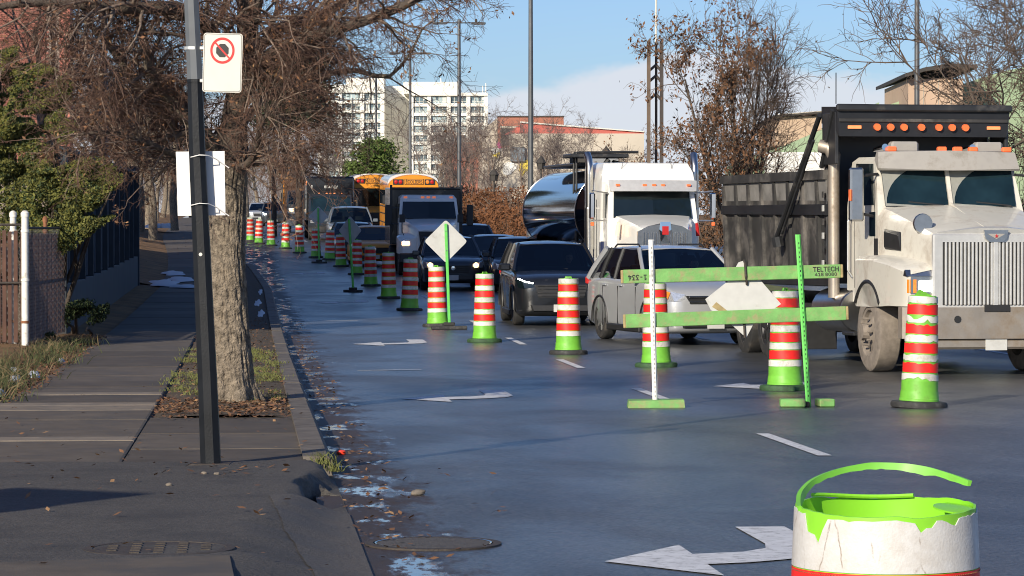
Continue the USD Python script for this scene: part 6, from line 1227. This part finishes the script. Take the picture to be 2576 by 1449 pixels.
O(big, 'pale_twigs', [batch_tubes(lv[1][0][pk], lv[1][1][pk], 3), batch_tubes(lv[2][0][pk2], lv[2][1][pk2], 3)], 'twig_pale')  # branches and every few twigs coloured paler, standing for sun on them
O(big, 'twigs', [batch_tubes(lv[1][0][~pk], lv[1][1][~pk], 3), batch_tubes(lv[2][0][~pk2], lv[2][1][~pk2], 3), batch_tubes(*lv[3], 3)], 'twig_red', smooth=False)
tips = lv[2][0][:, 2:].reshape(-1, 3); C = np.repeat(tips[r.integers(0, len(tips), 1500)], 3, 0) + r.normal(size=(4500, 3)) * .03
O(big, 'dead_leaves', leafcloud(r, C[:700], .045), 'dead_leaf_pale', kind='stuff'); O(big, 'brown_leaves', leafcloud(r, C[700:], .052), 'dead_leaf', kind='stuff')

# bare trees along the left bank: three kinds, repeated
def bare(name, label, seed, h, loc, rz=0, group=None, s=1.0, mats=('bark', 'twig'), up=.05, dens=(6, 9), leaves=None, forks=1, trunk_h=.35, rad=.19, fine=4, tw=.006, spreadang=(.5, 1.15)):
    r_ = np.random.default_rng(seed); sd = []
    for k in range(forks):
        d_ = np.array([r_.normal(0, .03 if forks == 1 else .28), r_.normal(0, .03 if forks == 1 else .28), 1.0]); d_ /= np.linalg.norm(d_); sd.append((np.array([0, 0, -.2]), d_, h * .8, rad / math.sqrt(forks)))
    lvls = [dict(wander=.07, lift=.04, end=.25), dict(n=(9, 12), ang=spreadang, len=.45, rad=.55, wander=.16, lift=up, **{'from': trunk_h}), dict(n=dens, ang=(.4, 1.0), len=.5, rad=.5, wander=.2, lift=up * .6, min=tw * 1.6), dict(n=dens, ang=(.4, 1.1), len=.5, rad=.55, wander=.2, lift=.02, min=tw)]
    if fine > 4: lvls.append(dict(n=(2, 4), ang=(.4, 1.1), len=.55, rad=.6, wander=.2, lift=.0, min=tw * .8))
    return tree(name, label, 'tree', loc, sd, lvls, seed, mats, leaves, 2, group=group, rz=rz, s=s)
TG = 'bare trees on the left bank'
b1 = bare('bank_tree', 'bank tree trunk just past the end of the dark wall', 21, 9.0, G(341, 152, .6), 0, TG, fine=5, dens=(6, 9), rad=.2)
b2 = bare('bank_tree', 'second bank tree past the wall, straight and thick', 22, 9.5, G(353, 160, .55), 1, TG, fine=5, dens=(6, 9), rad=.25, mats=('bark', 'twig_red'))
b3 = bare('bank_tree', 'third bank tree, with snow at the right of its foot', 23, 8.5, G(374, 170, .5), 2, TG, fine=5, dens=(6, 9), rad=.24)
for i, (px, d, lab) in enumerate([(392, 205, 'fourth bank tree trunk, behind the third'), (408, 232, 'fifth bank tree trunk further up the bank'), (424, 262, 'sixth bank tree beyond the fifth on the bank'), (360, 238, 'bank tree seen between the second and third trunks'), (330, 190, 'bank tree half hidden by the end of the dark wall'), (300, 170, 'bank tree rising over the dark wall near its end'), (250, 165, 'bank tree above the wall behind the steel pole'),
                                  (200, 150, 'bank tree in front of the brick building corner'), (440, 300, 'bank tree far up beside the blank board'), (480, 320, 'far bank tree right behind the black post'), (530, 250, 'bank tree behind the big trunk, left of it'), (600, 235, 'bank tree right behind the big street tree trunk'), (655, 270, 'bank tree with brown twigs over the far barrels'), (700, 320, 'far brown tree left of the black lorry'), (560, 330, 'distant tree behind the fork of the big street tree'), (120, 130, 'bare tree before the brick wall at far left'), (270, 112, 'bank tree rising just behind the steel pole'), (225, 120, 'bank tree between the steel pole and the juniper'), (320, 128, 'bank tree over the far corner of the dark wall'), (385, 140, 'bank tree with twigs behind the post and its sign'), (440, 165, 'bank tree in the gap left of the big tree trunk'), (500, 190, 'bank tree seen right behind the blank board'), (180, 105, 'bank tree reddish above the juniper'), (620, 200, 'bank tree whose twigs fill the gap right of the big trunk'), (690, 215, 'bank tree over the farthest barrels')]):
    dup([b1, b2, b3][i % 3], lab, G(px, d, .5 if d < 220 else .1), i * 1.7, 0, TG, s=[1.0, .95, 1.1, 1.0, .9][i % 5] * (1.0 if px < 500 else .92))
# pale bare grove behind the lorries, shrubs by the shed, hedge
GG = 'bare pale trees up the road'
g1 = bare('grove_tree', 'pale bare tree rising behind the black lorry', 31, 9.0, G(780, 262), 0, GG, mats=('twig_pale', 'twig_grey'), fine=5, tw=.012, up=.14, trunk_h=.1, dens=(6, 8), spreadang=(.35, .8), forks=2)
for i, (px, d, s_, lab) in enumerate([(735, 285, 1.05, 'bare tree at the left end of the pale grove'), (830, 300, 1.0, 'bare tree between the black lorry and the conifer'), (760, 320, 1.1, 'paler taller tree at the back of the grove'), (1075, 250, .85, 'bare purple tree right of the second lamp post'), (1120, 262, .95, 'bare tree left of the tallest lamp post'), (1165, 240, .85, 'bare tree directly behind the tallest lamp post'), (1205, 255, .85, 'bare tree before the mural wall'), (1240, 215, .8, 'bare tree in front of the mural above the hedge'), (1150, 300, 1.0, 'bare tree under the right wing of the tower block'), (1330, 230, .78, 'bare shrub tree beside the thick lamp post'), (1375, 215, .8, 'bare shrub tree in front of the long shed'), (1430, 225, .75, 'bare shrub tree at the middle of the shed wall'), (1500, 210, .6, 'low shrub tree over the grey canopy'), (870, 330, .9, 'small bare tree left of the dark conifer')]):
    dup(g1, lab, G(px, d), i * 2.1, 0, GG, s=s_)
def conifer(name, label, loc, h, wr, n, seed, mat='pine_green', size=.22, blobs=26, low=.12):
    r_ = np.random.default_rng(seed); t = T(name, label, 'tree', loc)
    O(t, 'trunk', cyl((0, 0, -.2), (0, 0, h * .95), wr * .09, .03, n=8), 'bark_dark', smooth=True)
    zb_ = r_.uniform(low, 1, blobs) ** .9; an_ = r_.uniform(0, 2 * PI, blobs); rd = wr * (1.08 - zb_) * r_.uniform(.35, .95, blobs)
    C_ = np.stack([rd * np.cos(an_), rd * np.sin(an_), zb_ * h], 1); k_ = r_.integers(0, blobs, n); sc = wr * (.22 + .30 * (1 - zb_[k_]))
    P = C_[k_] + r_.normal(size=(n, 3)) * np.stack([sc, sc, sc * .42], 1)
    O(t, 'crown', leafcloud(r_, P, size, .3), mat); return t
conifer('conifer', 'bushy green conifer in front of the tower block, behind the buses', G(945, 236), 6.2, 2.5, 11000, 41, blobs=34, size=.36)
conifer('conifer', 'low green conifer at the left foot of the bushy one', G(893, 240), 4.6, 1.6, 5000, 44, size=.34)
conifer('dark_conifer', 'dark conifer crown hanging behind the big tree above the road', G(752, 150), 9.6, 2.3, 16000, 42, 'pine_dark', .34, blobs=46, low=.60)
conifer('dark_conifer', 'smaller dark conifer just left of the hanging one, behind the big tree', G(690, 165), 9.5, 1.8, 9000, 47, 'pine_dark', .34, blobs=36, low=.6)
def rtree(lab, px, d, seed, h, **kw): return bare('oak_tree', lab, seed, h, G(px, d, .15), 0, 'oaks across the road', **kw)
rtree('oak with brown clinging leaves behind the steel tower, left of the dump truck', 1862, 96, 57, 8.2, mats=('bark_dark', 'twig'), forks=4, trunk_h=.12, rad=.24, up=.16, fine=5, tw=.009, dens=(6, 8), leaves=('dead_leaf', 6200, .16, lambda P: (P[:, 0] < .6 + .8 * np.sin(P[:, 2] * 2)) & (P[:, 2] < 8.6)), spreadang=(.25, .75), s=(.88, .88, 1.06))
rtree('small leafy oak between the shed and the steel tower', 1612, 120, 52, 4.6, mats=('bark_dark', 'twig'), forks=3, trunk_h=.1, rad=.12, fine=4, tw=.008, leaves=('dead_leaf', 1500, .15, None))
rtree('low brown oak scrub right of the tractor stack', 1790, 108, 53, 3.6, mats=('bark_dark', 'twig'), forks=4, trunk_h=.05, rad=.1, fine=4, tw=.008, leaves=('dead_leaf', 2600, .16, None))
rtree('low brown oak scrub before the green roof', 1985, 104, 54, 3.4, mats=('bark_dark', 'twig'), forks=4, trunk_h=.05, rad=.1, fine=4, tw=.008, leaves=('dead_leaf', 1800, .16, None))
bare('knobbly_tree', 'bare knobbly tree reaching in at the upper right corner', 56, 7.6, G(2585, 66, .15), .5, None, mats=('bark_dark', 'twig'), forks=3, trunk_h=.18, rad=.17, up=.04, fine=5, tw=.010, dens=(6, 9), spreadang=(.6, 1.3), leaves=('bark_dark', 2500, .07, None))
# beech hedge on the median
r = np.random.default_rng(61); HP = []
n_ = 26000; yy = r.uniform(118, 168, n_); u_ = r.uniform(-1, 1, n_); hh = 1.95 + .55 * np.sin(yy * .55) + .3 * np.sin(yy * 1.3 + 2); zz = r.random(n_) ** .7 * hh
HP = np.stack([13.7 + np.array(_c(yy)) + u_ * (.75 + .15 * np.sin(yy)), yy, np.array(_z(yy)) + .15 + zz], 1)
hd = T('beech_hedge', 'rust brown beech hedge along the median behind the cars', 'hedge')
O(hd, 'foliage', leafcloud(r, HP, .17), 'beech', kind='stuff')
st_ = np.stack([13.7 + np.array(_c(yy[:300])), yy[:300], np.array(_z(yy[:300])) + .1], 1); O(hd, 'stems', batch_tubes(np.stack([st_ + np.array([0, 0, .45 * k]) + r.normal(size=(300, 3)) * .1 * k for k in range(5)], 1), np.full((300, 5), .02)), 'twig')

# juniper bush over the fence and the wall's near end
def bush(name, label, lobes, dens, size, mats, seed, loc):
    r_ = np.random.default_rng(seed); t = T(name, label, 'bush', loc); stem, leafA, leafB = [], [], []
    for (px, py, rx, rz_, dy) in lobes:
        c_ = np.array([*at(px, 51.0), ZP(py, 51.0)]) - np.array(loc); c_[1] += dy; k = int(dens * (rx * rz_) ** .8 / 400)
        d_ = rand_dirs(r_, k) * (r_.random((k, 1)) ** .45); P = c_ + d_ * np.array([rx, max(rx, 60) * .7, rz_]) * 51 / FOC
        P += (meshkit.noise(P * 2.2, 3)[:, None] - .5) * .8; P = P[meshkit.noise(P * 3.1 + 9, 8) > .34]; k = len(P)
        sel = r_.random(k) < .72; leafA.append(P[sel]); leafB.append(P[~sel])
        g0 = np.array([c_[0] * .3, 1.0, -.2]); stem.append((np.linspace(g0, c_, K) + r_.normal(size=(K, 3)) * .08, np.linspace(.06, .015, K)))
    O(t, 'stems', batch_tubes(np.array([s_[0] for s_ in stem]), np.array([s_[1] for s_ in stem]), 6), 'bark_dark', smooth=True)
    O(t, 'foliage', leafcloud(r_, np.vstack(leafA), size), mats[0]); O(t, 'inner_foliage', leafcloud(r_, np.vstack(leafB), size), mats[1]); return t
bl_ = [(180, 590, 50, 30, -.5), (235, 560, 34, 24, -.4), (60, 590, 60, 35, -.8), (30, 290, 60, 60, 0), (100, 250, 55, 50, .5), (-40, 420, 80, 80, 0), (60, 400, 75, 60, .2), (140, 330, 50, 45, .4), (120, 470, 80, 60, -.2), (200, 480, 60, 45, -.3), (50, 520, 80, 55, -.5), (170, 545, 55, 40, -.4), (235, 500, 32, 26, -.4), (70, 180, 45, 40, .8), (-20, 200, 60, 60, .5), (20, 130, 40, 25, .9), (110, 575, 60, 30, -.6), (215, 440, 36, 24, 0), (262, 488, 22, 10, -.4), (150, 215, 30, 24, .8)]
bush('juniper_bush', 'sunlit yellow green juniper spilling over the fence at left', bl_, 9500, .062, ('juniper', 'juniper_dark'), 71, (*at(60, 51.0), zr(51)))

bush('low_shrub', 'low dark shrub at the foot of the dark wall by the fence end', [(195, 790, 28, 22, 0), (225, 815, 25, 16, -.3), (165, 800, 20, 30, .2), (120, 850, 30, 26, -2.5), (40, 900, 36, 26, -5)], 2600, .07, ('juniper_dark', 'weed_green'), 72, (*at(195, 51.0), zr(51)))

# weeds, grass tufts, fallen leaves, snow and litter
def tufts(centres, n, h, seed, spread_, mat, name, label, lean=.35, w=.006):
    r_ = np.random.default_rng(seed); C_ = np.array(centres)[r_.integers(0, len(centres), n)]; P = C_ + np.stack([r_.normal(0, spread_, n), r_.normal(0, spread_ * 1.6, n), np.zeros(n)], 1)
    d_ = np.stack([r_.normal(0, lean, n), r_.normal(0, lean, n), np.ones(n)], 1); d_ *= h * r_.uniform(.35, 1.2, (n, 1)); side = np.cross(d_, rand_dirs(r_, n)); side *= w / np.maximum(np.linalg.norm(side, axis=1, keepdims=True), 1e-6)
    mid = P + d_ * .55; tip = P + d_ + np.stack([d_[:, 0], d_[:, 1], -.25 * np.abs(d_[:, 2])], 1) * .5
    V = np.stack([P - side, P + side, mid + side * .7, mid - side * .7, tip], 1).reshape(-1, 3); i = np.arange(n)[:, None] * 5
    p = S(name, (V, np.vstack([i + [0, 1, 2], i + [0, 2, 3], i + [3, 2, 4]])), mat, label, 'grass', 'stuff'); return p
lw = [(x_, y_, zr(y_) + .13) for x_, y_ in np.random.default_rng(81).uniform((-5.2, 30.5), (-2.75, 50), (60, 2))]
tufts(lw, 2200, .26, 82, .18, 'dry_grass', 'dry_weeds', 'dry weeds along the foot of the fence'); tufts(lw, 9000, .20, 83, .22, 'weed_green', 'green_weeds', 'green weeds along the foot of the fence')
wd = [(x_, y_, zr(y_) + .14) for x_, y_ in np.random.default_rng(84).uniform((-.9, 30.6), (.36, 46), (120, 2))]
tufts(wd, 5200, .06, 85, .07, 'grass', 'verge_grass', 'thin grass round the big tree', w=.004)
tufts([(.58, 22.35, .1), (.52, 22.3, .1), (.62, 22.2, .05)], 160, .10, 86, .03, 'grass', 'kerb_weeds', 'green weeds at the broken end of the kerb', w=.004)
r = np.random.default_rng(91)
def scatter_leaves(name, label, regions, size, mat, seed):
    r_ = np.random.default_rng(seed); A = []
    for (x0, x1, y0, y1, n, dz) in regions:
        x_ = r_.uniform(x0, x1, n); y_ = r_.uniform(y0, y1, n); A.append(np.stack([x_, y_, np.array(_z(y_)) + dz + r_.uniform(.004, .02, n)], 1))
    A = np.vstack(A); n = len(A); an = r_.uniform(0, 2 * PI, n); s_ = size * r_.uniform(.6, 1.3, (n, 1)); u = np.stack([np.cos(an), np.sin(an), r_.normal(0, .25, n)], 1) * s_ * .5; w_ = np.stack([-np.sin(an), np.cos(an), r_.normal(0, .25, n)], 1) * s_ * .4
    S(name, quads(A, u, w_), mat, label, 'leaves', 'stuff')
scatter_leaves('fallen_leaves', 'fallen brown leaves on verge, pavement and gutter', [(-.92, .4, 28.4, 60, 1500, .145), (-.9, .38, 28.2, 31.2, 1000, .148), (-.9, .38, 27.6, 28.3, 110, .142), (.62, 1.1, 15.6, 60, 420, .006), (-4.2, -2.35, 30.5, 52, 2600, .16), (-2.6, .5, 14, 34, 110, .142), (-3.2, -2.3, 31, 44, 900, .165), (.7, 1.9, 16, 24, 26, .006), (-.7, .3, 20.4, 21.9, 34, .142), (-12, -2.5, 90, 190, 1600, .45)], .055, 'dead_leaf', 92)
scatter_leaves('pale_leaves', 'fallen pale tan leaves on verge, pavement and gutter', [(-.92, .4, 28.3, 31.0, 500, .15), (-.92, .4, 31, 50, 500, .147), (.62, 1.0, 16, 50, 220, .007), (-3.6, -2.4, 30.5, 48, 450, .152), (-2.6, .5, 14, 30, 60, .143)], .05, 'dead_leaf_pale', 93)
def snow(name, label, pts, dz, seed, h=.05):
    r_ = np.random.default_rng(seed); ms = []
    for (x_, y_, rx, ry) in pts:
        a_ = np.arange(22) / 22 * 2 * PI; q = 1 + .25 * np.sin(a_ * 2 + x_) + .2 * np.sin(a_ * 5 + y_); prof = [(1, -.02), (.9, .35), (.55, .9), (0, 1)]
        V = np.vstack([np.stack([x_ + rx * q * k * np.cos(a_), y_ + ry * q * k * np.sin(a_), np.array(_z(y_ + ry * q * k * np.sin(a_))) + dz + h * z_ + (h * .35 * r_.random(22) if 0 < k < 1 else 0)], 1) for k, z_ in prof])
        n_ = 22; F_ = [];
        for k in range(3):
            i = k * n_ + np.arange(n_); j = k * n_ + (np.arange(n_) + 1) % n_; F_ += [np.stack([i, j, i + n_], 1), np.stack([j, j + n_, i + n_], 1)]
        ms.append((V, np.vstack(F_)))
    S(name, ms, 'snow', label, 'snow', 'stuff', smooth=True)
snow('weed_snow', 'small leftovers of snow among the weeds', [(-3.0, 33.5, .12, .3), (-2.75, 35.5, .08, .5), (-2.95, 38.0, .08, .3), (-2.7, 32.3, .10, .25), (-3.1, 31.4, .3, .2), (-2.55, 41, .05, .2), (-2.62, 36.8, .08, .25)], .14, 1, .06)
snow('wall_snow', 'shaded snow by the far end of the dark wall', [(-2.5, 88, .5, 3), (-2.1, 92, .45, 2.2), (-1.8, 84, .5, .8), (-2.5, 99, .4, 2)], .16, 2, .05)
snow('bank_snow', 'white patch of snow at the foot of the third bank tree', [(*at(405, 168), .75, 2.5)], .42, 3, .2)
snow('gutter_snow', 'grey blue snow crust along the shaded verge', [(.25, 64, .07, 2.2), (.2, 71, .08, 2.4), (.3, 80, .05, 2.5), (-.5, 68, .1, 1.0)], .13, 4, .015)
def pebble(name, label, cat_, x, y, s_, mat, seed, dz=0):
    r_ = np.random.default_rng(seed); m = trimesh.creation.icosphere(2); v = np.array(m.vertices); v *= (1 + .5 * (meshkit.noise(v * 1.7 + seed, seed) - .5))[:, None]; v *= np.array(s_); v[:, 2] += s_[2] * .75
    p = O('/World', name, (v + [x, y, zr(y) + dz], np.array(m.faces)), mat, smooth=True); tag(stage.GetPrimAtPath(p), label, cat_)
x, y = at(1052, 19.9 * 1.03); pebble('stone', 'tan lump of stone lying alone on the road by the gutter', 'stone', x, y, (.05, .04, .022), 'concrete_light', 3)
mk('red_plastic', (.75, .05, .02), .25, var=.2); x, y = at(858, 24.6); pebble('red_litter', 'shiny red scrap of litter in the wet gutter', 'litter', x, y, (.038, .03, .022), 'red_plastic', 5)
for k, (px, d, lab) in enumerate([(513, 20.6, 'small pale stone left of the two in front of the post'), (545, 20.55, 'grey stone directly in front of the post'), (425, 20.2 * .97, 'loose grey stone alone on the asphalt corner')]):
    x, y = at(px, d); pebble('small_stone', lab, 'stone', x, y, (.022, .02, .013), 'concrete_light', 7 + k, PH)

# woods far up the road
r = np.random.default_rng(101); n_ = 90000; px_ = np.where(r.random(n_) < .35, r.uniform(560, 800, n_), r.uniform(240, 1260, n_)); d_ = r.uniform(300, 440, n_); X_ = (px_ - 1288) / FOC * d_; wx = d_ * math.sin(YAW) + X_ * math.cos(YAW); wy = d_ * math.cos(YAW) - X_ * math.sin(YAW)
hh = 5.5 + 3.0 * np.sin(px_ * .021) + 2.0 * np.sin(px_ * .067 + 1) + 1.2 * np.sin(px_ * .15); hh = np.where(px_ > 760, hh * .55, hh * 1.25)
C_ = np.stack([wx, wy, np.array(_z(wy)) + r.random(n_) ** .8 * np.maximum(hh, 2)], 1); u_ = rand_dirs(r, n_) * np.array([.5, .5, 1]); w_ = np.cross(u_, rand_dirs(r, n_)); 
keep = (np.abs(wx - np.array(_c(wy)) - 6) > 8.5) | (d_ > 375)
S('far_woods', quads(C_[keep], (u_ * .8)[keep], (w_ * .05)[keep]), 'twig_grey', 'brown leafless woods closing the far end of the street', 'woods', 'stuff')
